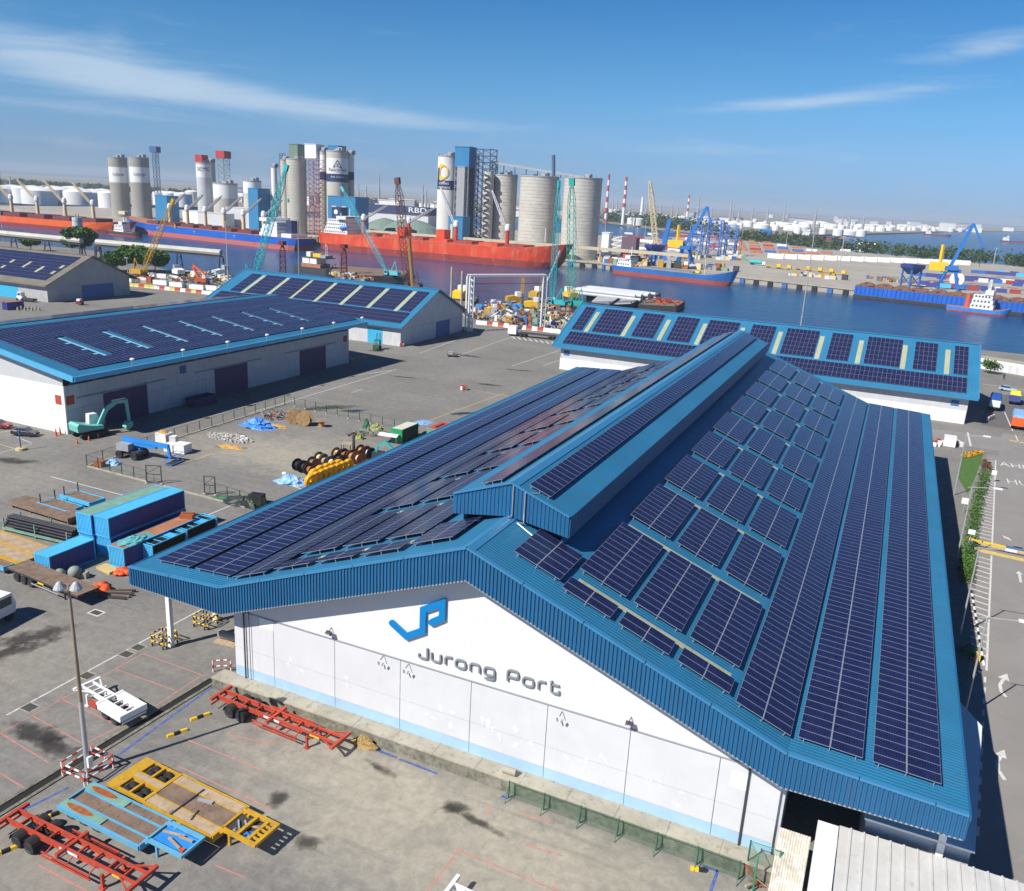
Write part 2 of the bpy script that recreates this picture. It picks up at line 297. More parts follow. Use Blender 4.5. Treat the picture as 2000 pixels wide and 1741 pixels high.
grass_mat = M('grass', (0.07, 0.15, 0.03), 0.9, var=0.3, scale=1.5)
oil_mat = M('oil_film', (0.055, 0.05, 0.042), 0.55, var=0.3, scale=0.6)
puddle_mat = M('puddle', (0.05, 0.055, 0.06), 0.08, var=0.1, spec=0.6)

def leaf_material(name, c0, c1):
    m, nt, b = _nodes(name); N = nt.nodes; L = nt.links
    g = N.new('ShaderNodeNewGeometry'); n = N.new('ShaderNodeTexNoise'); n.inputs['Scale'].default_value = 0.45; n.inputs['Detail'].default_value = 3; L.new(g.outputs['Position'], n.inputs[0])
    r = N.new('ShaderNodeValToRGB'); r.color_ramp.elements[0].position = 0.35; r.color_ramp.elements[0].color = c4(c0); r.color_ramp.elements[1].position = 0.68; r.color_ramp.elements[1].color = c4(c1)
    L.new(n.outputs[0], r.inputs[0]); L.new(r.outputs[0], b.inputs['Base Color']); b.inputs['Roughness'].default_value = 0.7; b.inputs['Specular IOR Level'].default_value = 0.25
    return m
leaf_green = leaf_material('leaf_green', (0.035, 0.09, 0.014), (0.10, 0.21, 0.035))
leaf_dark = leaf_material('leaf_dark', (0.025, 0.055, 0.016), (0.055, 0.105, 0.03))
leaf_orange = leaf_material('leaf_orange', (0.45, 0.18, 0.01), (0.8, 0.42, 0.02))
leaf_brown = leaf_material('leaf_brown', (0.10, 0.05, 0.025), (0.16, 0.09, 0.04))

# ------------------------------------------------------------------ mesh builder
class MB:
    def __init__(s): s.v = []; s.f = []; s.mi = []; s.cur = 0
    def m(s, i): s.cur = i; return s
    def add(s, vs, fs):
        o = len(s.v); s.v.extend([tuple(p) for p in vs])
        for f in fs: s.f.append(tuple(i + o for i in f)); s.mi.append(s.cur)
        return s
    def box(s, c, d, rz=0.0, rot=None):
        hx, hy, hz = d[0] / 2, d[1] / 2, d[2] / 2
        P = [Vector((sx * hx, sy * hy, sz * hz)) for sz in (-1, 1) for sx, sy in ((-1, -1), (1, -1), (1, 1), (-1, 1))]
        R = rot if rot is not None else Matrix.Rotation(rz, 3, 'Z')
        c = Vector(c)
        return s.add([R @ p + c for p in P], [(3, 2, 1, 0), (4, 5, 6, 7), (0, 1, 5, 4), (1, 2, 6, 5), (2, 3, 7, 6), (3, 0, 4, 7)])
    def bb(s, a, b):
        return s.box([(a[i] + b[i]) / 2 for i in range(3)], [abs(b[i] - a[i]) for i in range(3)])
    def prism(s, poly, z0, z1):
        n = len(poly); vs = [(x, y, z0) for x, y in poly] + [(x, y, z1) for x, y in poly]
        return s.add(vs, [tuple(range(n - 1, -1, -1)), tuple(range(n, 2 * n))] + [(i, (i + 1) % n, n + (i + 1) % n, n + i) for i in range(n)])
    def prism_y(s, poly, y0, y1):      # poly in x,z
        n = len(poly); vs = [(x, y0, z) for x, z in poly] + [(x, y1, z) for x, z in poly]
        return s.add(vs, [tuple(range(n)), tuple(range(2 * n - 1, n - 1, -1))] + [((i + 1) % n, i, n + i, n + (i + 1) % n) for i in range(n)])
    def prism_x(s, poly, x0, x1):      # poly in y,z
        n = len(poly); vs = [(x0, y, z) for y, z in poly] + [(x1, y, z) for y, z in poly]
        return s.add(vs, [tuple(range(n - 1, -1, -1)), tuple(range(n, 2 * n))] + [(i, (i + 1) % n, n + (i + 1) % n, n + i) for i in range(n)])
    def quad(s, a, b, c, d): return s.add([a, b, c, d], [(0, 1, 2, 3)])
    def frame(s, p0, p1):
        p0, p1 = Vector(p0), Vector(p1); d = (p1 - p0); L = d.length; d = d / L if L else Vector((0, 0, 1))
        a = d.orthogonal().normalized() if abs(d.z) > 0.999 else Vector((0, 0, 1)).cross(d).normalized()
        return p0, p1, d, a, d.cross(a)
    def bar(s, p0, p1, w, h=None):
        h = h or w; p0, p1, d, a, b = s.frame(p0, p1)
        r = [a * (w / 2) * i + b * (h / 2) * j for i, j in ((-1, -1), (1, -1), (1, 1), (-1, 1))]
        return s.add([p0 + q for q in r] + [p1 + q for q in r], [(3, 2, 1, 0), (4, 5, 6, 7), (0, 1, 5, 4), (1, 2, 6, 5), (2, 3, 7, 6), (3, 0, 4, 7)])
    def cyl(s, p0, p1, r, n=12, r2=None, caps=True):
        r2 = r if r2 is None else r2; p0, p1, d, a, b = s.frame(p0, p1)
        A = [a * cos(2 * pi * i / n) + b * sin(2 * pi * i / n) for i in range(n)]
        vs = [p0 + q * r for q in A] + [p1 + q * r2 for q in A]
        fs = [(i, (i + 1) % n, n + (i + 1) % n, n + i) for i in range(n)]
        if caps: fs += [tuple(range(n - 1, -1, -1)), tuple(range(n, 2 * n))]
        return s.add(vs, fs)
    def lathe(s, c, prof, n=16):      # prof: list of (r, z)
        vs = [(c[0] + r * cos(2 * pi * i / n), c[1] + r * sin(2 * pi * i / n), c[2] + z) for r, z in prof for i in range(n)]
        fs = [(j * n + i, j * n + (i + 1) % n, (j + 1) * n + (i + 1) % n, (j + 1) * n + i) for j in range(len(prof) - 1) for i in range(n)]
        fs += [tuple(range(n - 1, -1, -1)), tuple((len(prof) - 1) * n + i for i in range(n))]
        return s.add(vs, fs)
    def tube(s, pts, r, n=6):
        for a, b in zip(pts[:-1], pts[1:]): s.cyl(a, b, r, n)
        return s
    def lattice(s, p0, p1, w0, w1, n, t=0.12, tb=None):
        """four-chord lattice boom"""
        tb = tb or t * 0.6; p0, p1, d, a, b = s.frame(p0, p1); cs = [(-1, -1), (1, -1), (1, 1), (-1, 1)]
        L = (p1 - p0).length
        def ring(k):
            u = k / n; taper = min(1, 0.25 + 4.5 * u, 0.25 + 4.5 * (1 - u)) if w1 else 1
            w = (w0 + (w1 - w0) * u) * taper / 2
            return [p0 + d * (L * u) + (a * i + b * j) * w for i, j in cs]
        R = [ring(k) for k in range(n + 1)]
        for k in range(n):
            for q in range(4):
                s.bar(R[k][q], R[k + 1][q], t)
                s.bar(R[k][q], R[k + 1][(q + 1) % 4] if k % 2 else R[k + 1][(q + 1) % 4], tb)
            s.bar(R[k][0], R[k][1], tb); s.bar(R[k][1], R[k][2], tb); s.bar(R[k][2], R[k][3], tb); s.bar(R[k][3], R[k][0], tb)
        return s
    def mesh(s, name, mats):
        me = bpy.data.meshes.new(name); me.from_pydata(s.v, [], s.f)
        for m in (mats if isinstance(mats, (list, tuple)) else [mats]): me.materials.append(m)
        if len(me.materials) > 1: me.polygons.foreach_set('material_index', s.mi)
        me.update(); return me
    def build(s, name, mats, parent=None, smooth=False):
        o = bpy.data.objects.new(name, s.mesh(name, mats)); C.objects.link(o)
        if parent is not None: o.parent = parent
        if smooth: smooth_by_angle(o.data)
        return o
def smooth_by_angle(me, ang=0.7):
    me.polygons.foreach_set('use_smooth', [True] * len(me.polygons))
    try: me.set_sharp_from_angle(angle=ang)
    except Exception: pass
def tag(o, label, cat, group=None):
    o['label'] = label; o['category'] = cat
    if group: o['group'] = group
    return o
def thing(name, label, cat, loc=(0, 0, 0), rz=0.0, group=None):
    o = bpy.data.objects.new(name, None); C.objects.link(o); o.location = loc; o.rotation_euler = (0, 0, rz); o.empty_display_size = 0.5
    return tag(o, label, cat, group)
def structure(o): o['kind'] = 'structure'; return o
def stuff(o): o['kind'] = 'stuff'; return o
def inst(me, name, parent, loc=(0, 0, 0), rot=None):
    o = bpy.data.objects.new(name, me); C.objects.link(o); o.parent = parent; o.location = loc
    if rot is not None: o.rotation_euler = rot
    return o
def dup(root, loc, rz=None, label=None, group=None):
    def cp(o, par):
        c = o.copy(); C.objects.link(c); c.parent = par
        for ch in o.children: cp(ch, c)
        return c
    r = cp(root, None); r.location = loc
    if rz is not None: r.rotation_euler = (0, 0, rz)
    if label: r['label'] = label
    if group: r['group'] = group
    return r
def stroke_mesh(mb, pts, w, y0, y1, closed=False):
    """flat lettering stroke in the x,z plane with mitred joints, extruded from y0 to y1"""
    n = len(pts); P = [Vector(p) for p in pts]; Lf, Rt = [], []
    for i in range(n):
        a = P[i] - P[i - 1] if (i > 0 or closed) else P[1] - P[0]
        b = P[(i + 1) % n] - P[i] if (i < n - 1 or closed) else P[-1] - P[-2]
        a = a.normalized(); b = b.normalized(); t = (a + b)
        t = t.normalized() if t.length > 1e-6 else a
        nn = Vector((-t.y, t.x)); k = 1 / max(0.4, t.dot(a)); off = nn * (w / 2 * k)
        Lf.append(P[i] + off); Rt.append(P[i] - off)
    rng = range(n if closed else n - 1)
    for i in rng:
        j = (i + 1) % n
        q = [Lf[i], Rt[i], Rt[j], Lf[j]]
        mb.add([(p.x, y0, p.y) for p in q] + [(p.x, y1, p.y) for p in q], [(0, 1, 2, 3), (7, 6, 5, 4), (0, 3, 7, 4), (1, 5, 6, 2), (0, 4, 5, 1), (3, 2, 6, 7)])
    return mb
def rounded(pts, r, closed=False, n=4):
    out = []; m = len(pts)
    for i, p in enumerate(pts):
        if not closed and i in (0, m - 1): out.append(Vector(p)); continue
        p = Vector(p); a = Vector(pts[i - 1]) - p; b = Vector(pts[(i + 1) % m]) - p
        rr = min(r, a.length * 0.5, b.length * 0.5); s = p + a.normalized() * rr; e = p + b.normalized() * rr
        for k in range(n + 1):
            t = k / n; out.append(s * (1 - t) ** 2 + p * 2 * t * (1 - t) + e * t ** 2)
    return out
def text_polys(txt, size):
    """mesh of a line of text in the x,z plane, centred; returns verts, faces"""
    cu = bpy.data.curves.new('t', 'FONT'); cu.body = txt; cu.size = size; cu.align_x = 'CENTER'; cu.align_y = 'CENTER'; cu.resolution_u = 2
    o = bpy.data.objects.new('t', cu); C.objects.link(o)
    dg = bpy.context.evaluated_depsgraph_get(); me = bpy.data.meshes.new_from_object(o.evaluated_get(dg))
    vs = [tuple(v.co) for v in me.vertices]; fs = [tuple(p.vertices) for p in me.polygons]
    bpy.data.objects.remove(o); bpy.data.curves.remove(cu); bpy.data.meshes.remove(me)
    return vs, fs
# ================================================================== setting
def flat(name, poly, z, mat, parent=None, depth=None):
    mb = MB()
    if depth: mb.prism(poly, z - depth, z)
    else: mb.add([(x, y, z) for x, y in poly], [tuple(range(len(poly)))])
    return mb.build(name, mat, parent)
near_quay = [(-1400, -300), (500, -300), (500, 300), (120, 300), (40, 296), (-48, 290), (-100, 276), (-190, 270), (-300, 268), (-420, 322), (-1400, 322)]
ground = structure(flat('ground', near_quay, 0.0, ground_mat, depth=5))
sea = structure(flat('sea', [(-30000, -2000), (30000, -2000), (30000, 40000), (-30000, 40000)], -2.2, water_mat))
far_quay = [(-700, 566), (-420, 531), (-174, 548), (-150, 531), (-73, 530), (2, 507), (83, 484), (300, 440), (420, 640), (150, 1010), (-60, 1120), (-175, 1262), (-250, 1240), (-330, 1060), (-560, 1000), (-1000, 900), (-1000, 660)]
apron = structure(flat('far_apron', far_quay, 1.6, far_ground, depth=6))
far_land = M('far_shore_ground', (0.26, 0.24, 0.20), 0.9, var=0.2, scale=0.01, fine=0.1, dirt=(0.10, 0.13, 0.07), dirt_amt=0.6)
structure(flat('far_shore', [(-9000, 300), (-1400, 790), (-1130, 960), (-1060, 1080), (-900, 1250), (-900, 1700), (-638, 1930), (-395, 1590), (-215, 1500), (-150, 1930), (10, 2900), (240, 4500), (900, 7600), (6000, 9500), (6000, 14000), (-9000, 14000)], 1.4, far_land, depth=6))

def strip(p0, p1, w, z, mb):
    p0, p1 = Vector((p0[0], p0[1])), Vector((p1[0], p1[1])); d = (p1 - p0).normalized(); n = Vector((-d.y, d.x)) * (w / 2)
    mb.add([(q.x, q.y, z) for q in (p0 - n, p1 - n, p1 + n, p0 + n)], [(0, 1, 2, 3)])
def gl(p): q = G(*p); return (q.x, q.y)
def marks(name, pairs, w, mat, z=0.006):
    for a, b in pairs:
        mb = MB(); strip(a, b, w, z, mb); mb.build(name, mat, ground)
def dashes(name, a, b, n, duty, w, mat, z=0.006):
    a, b = Vector(a), Vector(b)
    for i in range(n):
        p = a + (b - a) * (i / n); q = a + (b - a) * ((i + duty) / n); mb = MB(); strip(p, q, w, z, mb); mb.build(name, mat, ground)
def soft_film(name, col, rough, strength):
    m, nt, b = _nodes(name); N = nt.nodes; L = nt.links; tc = N.new('ShaderNodeTexCoord'); geo = N.new('ShaderNodeNewGeometry')
    ln = N.new('ShaderNodeVectorMath'); ln.operation = 'LENGTH'; L.new(tc.outputs['Object'], ln.inputs[0])
    n = N.new('ShaderNodeTexNoise'); n.inputs['Scale'].default_value = 0.55; n.inputs['Detail'].default_value = 8; n.inputs['Roughness'].default_value = 0.68; L.new(geo.outputs['Position'], n.inputs[0])
    ma = N.new('ShaderNodeMath'); ma.operation = 'MULTIPLY_ADD'; L.new(n.outputs[0], ma.inputs[0]); ma.inputs[1].default_value = 2.4; L.new(ln.outputs['Value'], ma.inputs[2])
    mr = N.new('ShaderNodeMapRange'); mr.inputs[1].default_value = 2.1; mr.inputs[2].default_value = 1.45; mr.inputs[3].default_value = 0; mr.inputs[4].default_value = strength; L.new(ma.outputs[0], mr.inputs[0])
    L.new(mr.outputs[0], b.inputs['Alpha']); b.inputs['Base Color'].default_value = c4(col); b.inputs['Roughness'].default_value = rough; b.inputs['Specular IOR Level'].default_value = 0.3; return m
oil_soft = soft_film('oil_film_soft', (0.045, 0.04, 0.036), 0.6, 0.62); wet_soft = soft_film('wet_film_soft', (0.03, 0.035, 0.04), 0.06, 0.95)
DISC = MB().add([(1.15 * cos(2 * pi * i / 24), 1.15 * sin(2 * pi * i / 24), 0) for i in range(24)], [tuple(range(24))])
DISC_OIL = DISC.mesh('stain', oil_soft); DISC_WET = DISC.mesh('puddle', wet_soft)
def blotch(name, cx, cy, rx, ry, wet, z=0.004, rz=0.0, seed=0):
    o = bpy.data.objects.new(name, DISC_WET if wet else DISC_OIL); C.objects.link(o); o.parent = ground
    o.location = (cx, cy, z); o.rotation_euler = (0, 0, rz); o.scale = (rx, ry, 1); return o

# ================================================================== solar panels
PU, PV = 2.0, 0.978
def panel_geo():
    t = 0.045; a, b = PU / 2, PV / 2; i = 0.024
    v = [(-a, -b, -t), (a, -b, -t), (a, b, -t), (-a, b, -t), (-a, -b, 0), (a, -b, 0), (a, b, 0), (-a, b, 0), (-a + i, -b + i, 0.004), (a - i, -b + i, 0.004), (a - i, b - i, 0.004), (-a + i, b - i, 0.004)]
    f = [(3, 2, 1, 0), (4, 5, 6, 7), (0, 1, 5, 4), (1, 2, 6, 5), (2, 3, 7, 6), (3, 0, 4, 7), (8, 9, 10, 11)]
    return v, f, [0] * 6 + [1]
PGV, PGF, PGM = panel_geo()
def panel_mesh(mats_list, name):
    v, f, mi, uv = [], [], [], []
    for Mx in mats_list:
        o = len(v); v.extend((Mx @ Vector(p))[:] for p in PGV); f.extend(tuple(i + o for i in q) for q in PGF); mi.extend(PGM)
        uv.extend([0.0, 0.0] * 24 + [0, 0, 1, 0, 1, 1, 0, 1])
    me = bpy.data.meshes.new(name); me.from_pydata(v, [], f); me.materials.append(solar_frame); me.materials.append(solar_glass)
    me.polygons.foreach_set('material_index', mi); l = me.uv_layers.new(name='UVMap'); l.data.foreach_set('uv', uv); me.update(); return me
PANEL_ME = panel_mesh([Matrix.Identity(4)], 'solar_panel')
def place_panels(roof, frames, limit=300):
    """frames: list of (centre, long axis, short axis) in world space; nearest ones single, the rest joined"""
    Ms = []
    for c, u, v in frames:
        u = Vector(u).normalized(); v = Vector(v).normalized(); n = u.cross(v)
        m = Matrix((u, v, n)).transposed().to_4x4(); m.translation = c; Ms.append(m)
    Ms.sort(key=lambda m: (m.translation - CAM_LOC).length)
    for m in Ms[:limit]:
        o = bpy.data.objects.new('solar_panel', PANEL_ME); C.objects.link(o); o.parent = roof
        o.matrix_parent_inverse = roof_inv(roof); o.matrix_basis = m
    if Ms[limit:]:
        inv = roof_inv(roof); me = panel_mesh([inv @ m for m in Ms[limit:]], 'solar_panels_beyond')
        o = bpy.data.objects.new('solar_panels_beyond', me); C.objects.link(o); o.parent = roof; stuff(o)
def roof_inv(o):
    m = Matrix.Identity(4); chain = []
    while o is not None: chain.append(Matrix.LocRotScale(o.location, o.rotation_euler, None)); o = o.parent
    for c in reversed(chain): m = m @ c
    return m.inverted()

# ================================================================== main warehouse
XE, ZE, XD, ZD, ZC, LEN = 34.477, 9.91, 23.783, 10.485, 19.573, 118.9
UP_A = atan2(ZC - ZD, XD); LO_A = atan2(ZD - ZE, XE - XD)
main = thing('warehouse', 'large warehouse with a blue ribbed roof, raised ridge and a white gable reading Jurong Port', 'warehouse', (0, 0, 0))
prof = [(-XE, ZE), (-XD, ZD), (0, ZC), (XD, ZD), (XE, ZE)]
mb = MB(); t = 0.16
mb.prism_y(prof + [(x, z - t) for x, z in reversed(prof)], 0.05, LEN)
main_roof = mb.build('roof', roof_blue, main)
# ribbed fascia along the front gable
HA, HB = 1.716, 2.534
botz = [(-XE, ZE - HA), (-XD, ZD - HB), (0, ZC - HB), (XD, ZD - HB), (XE, ZE - HA)]
def interp(pl, x):
    for (x0, z0), (x1, z1) in zip(pl[:-1], pl[1:]):
        if x <= x1 + 1e-6: return z0 + (z1 - z0) * (x - x0) / (x1 - x0)
    return pl[-1][1]
mb = MB(); pitch = 0.30; n = int(2 * XE / pitch); pitch = 2 * XE / n; top, bot = [], []
xs = []
for i in range(n):
    x0 = -XE + i * pitch
    xs += [(x0, -0.0), (x0 + pitch * 0.52, -0.0), (x0 + pitch * 0.58, -0.09), (x0 + pitch * 0.94, -0.09)]
xs.append((XE, 0.0))
vs = [(x, y, interp(prof, x) - 0.02) for x, y in xs] + [(x, y, interp(botz, x)) for x, y in xs]; k = len(xs)
mb.add(vs, [(k + i, k + i + 1, i + 1, i) for i in range(k - 1)])
mb.build('fascia', fascia_blue, main)
for s in (-1, 1):                           # eave gutters and verge returns along the sides
    MB().bb((s * XE, 0, ZE - 0.42), (s * (XE + 0.12), LEN, ZE + 0.05)).build('gutter', fascia_blue, main)
    MB().bb((s * (XE - 0.04), -0.02, ZE - HA), (s * (XE + 0.06), 0.5, ZE - 0.43)).build('fascia_return', fascia_blue, main)
mb = MB()                                   # dark trim under the fascia
for (x0, z0), (x1, z1) in zip(botz[:-1], botz[1:]): mb.bar((x0, 0.06, z0 - 0.06), (x1, 0.06, z1 - 0.06), 0.12, 0.1)
mb.build('fascia_trim', grey_paint, main)
cuts = [-XE, -29.5, -XD, -19.2, -14.6, -9.9, -5.3, 0, 4.6, 9.3, 13.9, 18.6, XD, 28.2, 32.6, XE]
for x0, x1 in zip(cuts[:-1], cuts[1:]):     # verge capping in lapped lengths
    p0 = (x0 + 0.03, 0.02, interp(prof, x0 + 0.03) + 0.05); p1 = (x1 - 0.03, 0.02, interp(prof, x1 - 0.03) + 0.05)
    MB().bar(p0, p1, 0.30, 0.16).build('verge_capping', cap_blue, main)
mb = MB().prism_y([(-0.55, ZC - 0.16), (0, ZC + 0.07), (0.55, ZC - 0.16), (0.5, ZC - 0.22), (-0.5, ZC - 0.22)], 0.1, 7.5); mb.build('ridge_capping', cap_blue, main)
WX = 23.74
# soffit framing seen below the canopies
for i in range(20):
    y = 3.8 + i * 6.05
    for s in (-1, 1): MB().bar((s * (WX + 0.45), y, ZD - 0.5), (s * (XE - 0.2), y, ZE - 0.45), 0.25, 0.45).build('canopy_rafter', grey_paint, main)
for i in range(20):
    y = 3.8 + i * 6.05
    for s in (-1, 1):
        if s > 0 and y > 30: continue
        MB().bb((s * (XE - 0.75), y - 0.2, 0), (s * (XE - 0.3), y + 0.2, ZE - 0.6)).build('column', white_paint, main)
# ---- front wall
WY = 1.6; ZP = 1.22; ZT = 7.81; ZB = 2.15; ZM = 4.06
wall_top = [(x, min(z - 0.2, 99)) for x, z in prof[1:4]]
mb = MB(); WX = 23.74
mb.prism_y([(-WX, ZP), (WX, ZP), (WX, ZD - 0.2), (0, ZC - 0.2), (-WX, ZD - 0.2)], WY + 0.10, WY + 0.3)
mb.build('wall_core', off_wall, main)
jx = [-WX, -19.37, -12.89, -6.415, 0.063, 6.54, 13.02, 19.5, WX]
for x0, x1 in zip(jx[:-1], jx[1:]):
    for z0, z1 in ((ZB + 0.012, ZM), (ZM, ZT)):
        MB().bb((x0 + 0.03, WY, z0 + 0.022), (x1 - 0.03, WY + 0.096, z1 - 0.022)).build('wall_panel', white_wall, main)
    MB().bb((x0 + 0.03, WY + 0.002, ZP), (x1 - 0.01, WY + 0.096, ZB)).build('base_band', band_blue, main)
mb = MB(); gp = [(-WX, ZT + 0.02), (WX, ZT + 0.02), (WX, ZD - 0.2), (0, ZC - 0.2), (-WX, ZD - 0.2)]
mb.prism_y(gp, WY - 0.06, WY + 0.094); mb.build('gable_cladding', white_clad, main)
MB().bb((-WX, WY - 0.11, ZT - 0.06), (WX, WY - 0.061, ZT + 0.05)).build('girt_flashing', grey_paint, main)
for x, r_ in ((-22.5, 0.07), (-21.9, 0.03)): MB().cyl((x, WY - 0.17, ZP), (x, WY - 0.17, ZT + 1.0), r_, 8).build('downpipe', steel_dark, main)
MB().cyl((21.55, WY - 0.09, ZP), (21.55, WY - 0.09, ZT + 2.6), 0.08, 8).build('downpipe', steel_dark, main)
for cx, cz, w, h in ((-20.1, 7.2, 1.5, 0.9), (21.0, 6.3, 1.3, 1.3)):
    MB().bb((cx - w / 2, WY - 0.02, cz - h / 2), (cx + w / 2, WY - 0.003, cz + h / 2)).build('fresh_paint_patch', M('fresh_white', (0.86, 0.86, 0.85), 0.6, var=0.02), main)
rnd = random.Random(3)
patch_m = M('patch_white', (0.68, 0.685, 0.70), 0.65, var=0.03)
for cx, cz, nn in ((3.2, 4.0, 16), (9.3, 3.9, 12), (15.8, 3.6, 8), (-3.5, 3.7, 7), (-16.5, 3.9, 6), (-10, 4.4, 4)):   # touched-up paint
    for _k in range(nn):
        x, z = cx + rnd.uniform(-2.2, 2.2), cz + rnd.uniform(-0.9, 0.9); w, h = rnd.uniform(0.1, 0.5), rnd.uniform(0.1, 0.65)
        if any(abs(x - j) < w / 2 + 0.03 for j in jx): continue
        mb = MB(); m_ = 10; ph = rnd.uniform(0, 6)
        mb.add([(x + w * (0.5 + 0.18 * sin(3 * a + ph)) * cos(a), WY - 0.003 - 0.0012 * _k, z + h * (0.5 + 0.2 * sin(2 * a + ph)) * sin(a)) for a in [2 * pi * q / m_ for q in range(m_)]], [tuple(range(m_))])
        mb.build('paint_patch', patch_m, main)
# sides and rear
mb = MB(); mb.bb((-WX - 0.3, WY + 0.31, 0), (-WX, LEN - 1.5, ZD - 0.25)); mb.build('side_wall', off_wall, main)
mb = MB(); mb.bb((WX, WY + 0.31, 0), (WX + 0.3, LEN - 1.5, ZD - 0.25)); mb.build('side_wall', off_wall, main)
mb = MB(); mb.prism_y([(-WX, 0), (WX, 0), (WX, ZD - 0.25), (0, ZC - 0.25), (-WX, ZD - 0.25)], LEN - 1.49, LEN - 1.2); mb.build('rear_wall', off_wall, main)
for i in range(9):
    for s in (-1, 1):
        y = 9 + i * 12.1; mb = MB(); mb.bb((s * (WX + 0.31), y, 0), (s * (WX + 0.38), y + 5, 5.2)); mb.build('door', door_plum, main)
# floodlights on the gable
def flood(x, z, twin=False):
    f = MB(); f.bar((x, WY - 0.06, z + 0.3), (x, WY - 0.55, z + 0.18), 0.05)
    o = f.build('light_bracket', steel_dark, main)
    if twin:
        for dx, m_ in ((-0.28, 0), (0.25, 0)):
            MB().box((x + dx * 0.7, WY - 0.5, z - 0.2), (0.11, 0.11, 0.28), rot=Matrix.Rotation(0.5 if dx > 0 else -0.3, 3, 'Y')).build('lamp', grey_paint, o)
    else:
        MB().box((x, WY - 0.5, z), (0.5, 0.3, 0.28), rot=Matrix.Rotation(0.5, 3, 'X')).build('lamp', steel_dark, o)
        MB().box((x, WY - 0.655, z - 0.08), (0.36, 0.02, 0.16), rot=Matrix.Rotation(0.5, 3, 'X')).build('lens', white_paint, o)
def wx(u, v): p = PY(u, v, WY); return p.x, p.z
for u, v, tw in ((649, 1232, False), (750, 1287, True), (799, 1303, True), (1098, 1396, True), (1233, 1407, False)): flood(*wx(u, v), tw)
# ---- logo and lettering on the gable
def WZ(u, v): p = PY(u, v, WY - 0.2); return Vector((p.x, p.z))
mb = MB(); lg = [WZ(*q) for q in ((766, 1217), (794, 1243), (826, 1232), (827, 1191), (865, 1178), (864, 1207), (843, 1216))]
stroke_mesh(mb, lg, 0.54, WY - 0.30, WY - 0.12)
for p in (lg[0], lg[-1]): mb.cyl((p.x, WY - 0.295, p.y), (p.x, WY - 0.125, p.y), 0.265, 14)
mb.build('logo', logo_blue, main)
B0 = WZ(818, 1284); B1 = WZ(1091, 1357)         # baseline ends of the lettering
TW = (B1 - B0).length; th = atan2(B1.y - B0.y, B1.x - B0.x)
H = 1.26; xh = 0.9
def ltr(ch):
    w = 0.24
    if ch == 'J': return 1.15, [rounded([(0.0, 0.42), (0.0, 0), (1.0, 0), (1.0, H)], 0.3)]
    if ch == 'u': return 1.25, [rounded([(0, xh), (0, 0), (1.05, 0), (1.05, xh)], 0.35)]
    if ch == 'r': return 0.85, [rounded([(0, 0), (0, xh), (0.75, xh)], 0.35)]
    if ch == 'o': return 1.3, [rounded([(0, 0), (1.12, 0), (1.12, xh), (0, xh)], 0.4, True)]
    if ch == 'n': return 1.25, [rounded([(0, 0), (0, xh), (1.05, xh), (1.05, 0)], 0.35)]
    if ch == 'g': return 1.3, [rounded([(1.1, 0.05), (0, 0.05), (0, xh), (1.1, xh), (1.1, -0.36), (0.05, -0.36)], 0.35)]
    if ch == 'P': return 1.3, [rounded([(0, 0), (0, H), (1.15, H), (1.15, 0.48), (0.02, 0.48)], 0.35)]
    if ch == 't': return 0.95, [rounded([(0.15, H), (0.15, 0), (0.95, 0), (0.95, 0.35)], 0.3), [Vector((0.15, xh)), Vector((0.95, xh))]]
    return 0.55, []
adv = 0; glyphs = []
for ch in 'Jurong Port':
    w, st = ltr(ch); glyphs.append((adv, ch, st)); adv += w + 0.36
sc = TW / (adv - 0.36)
for off, ch, st in glyphs:
    if not st: continue
    mb = MB()
    for s in st:
        closed = ch == 'o'
        pts = [B0 + Vector((cos(th), sin(th))) * ((p.x + off) * sc) + Vector((-sin(th), cos(th))) * (p.y * sc) for p in s]
        stroke_mesh(mb, pts, 0.18 * sc, WY - 0.24, WY - 0.10, closed)
    mb.build('letter_' + ch.lower(), letter_grey, main)
# ---- ridge monitor
MY0, MY1, MX, MZR, MZE, MZB = 7.45, 112.0, 5.1, 22.41, 20.55, 18.8
mb = MB(); mp_ = [(-MX, MZE), (0, MZR), (MX, MZE)]
mb.prism_y(mp_ + [(x, z - 0.14) for x, z in reversed(mp_)], MY0 + 0.03, MY1); mon = mb.build('monitor_roof', roof_blue, main)
mb = MB(); n = 30; pitch = 2 * MX / n; xs = []
for i in range(n):
    x0 = -MX + i * pitch; xs += [(x0, 0.0), (x0 + pitch * 0.52, 0.0), (x0 + pitch * 0.62, -0.06), (x0 + pitch * 0.9, -0.06)]
xs.append((MX, 0)); k = len(xs)
mbot = [(-MX, MZB), (-0.001, ZC + 0.02), (0.001, ZC + 0.02), (MX, MZB)]
mb.add([(x, MY0 + y, interp(mp_, x) - 0.02) for x, y in xs] + [(x, MY0 + y, interp(mbot, x)) for x, y in xs], [(k + i, k + i + 1, i + 1, i) for i in range(k - 1)])
mb.build('monitor_fascia', fascia_blue, main)
mb = MB()
for s in (-1, 1):
    mb.bb((s * 4.3, MY0 + 0.6, ZC - 4.3 * 0.382 - 0.1), (s * 4.45, MY1 - 0.4, 20.5)); mb.bb((s * (MX - 0.02), MY0 + 0.02, MZB + 0.02), (s * (MX + 0.08), MY1, MZE - 0.0))
mb.build('monitor_side', fascia_blue, main)
mb = MB(); mb.prism_y([(-4.4, 17.9), (4.4, 17.9), (4.4, 20.6), (0, 22.2), (-4.4, 20.6)], MY1 - 0.35, MY1 - 0.2); mb.build('monitor_rear', fascia_blue, main)
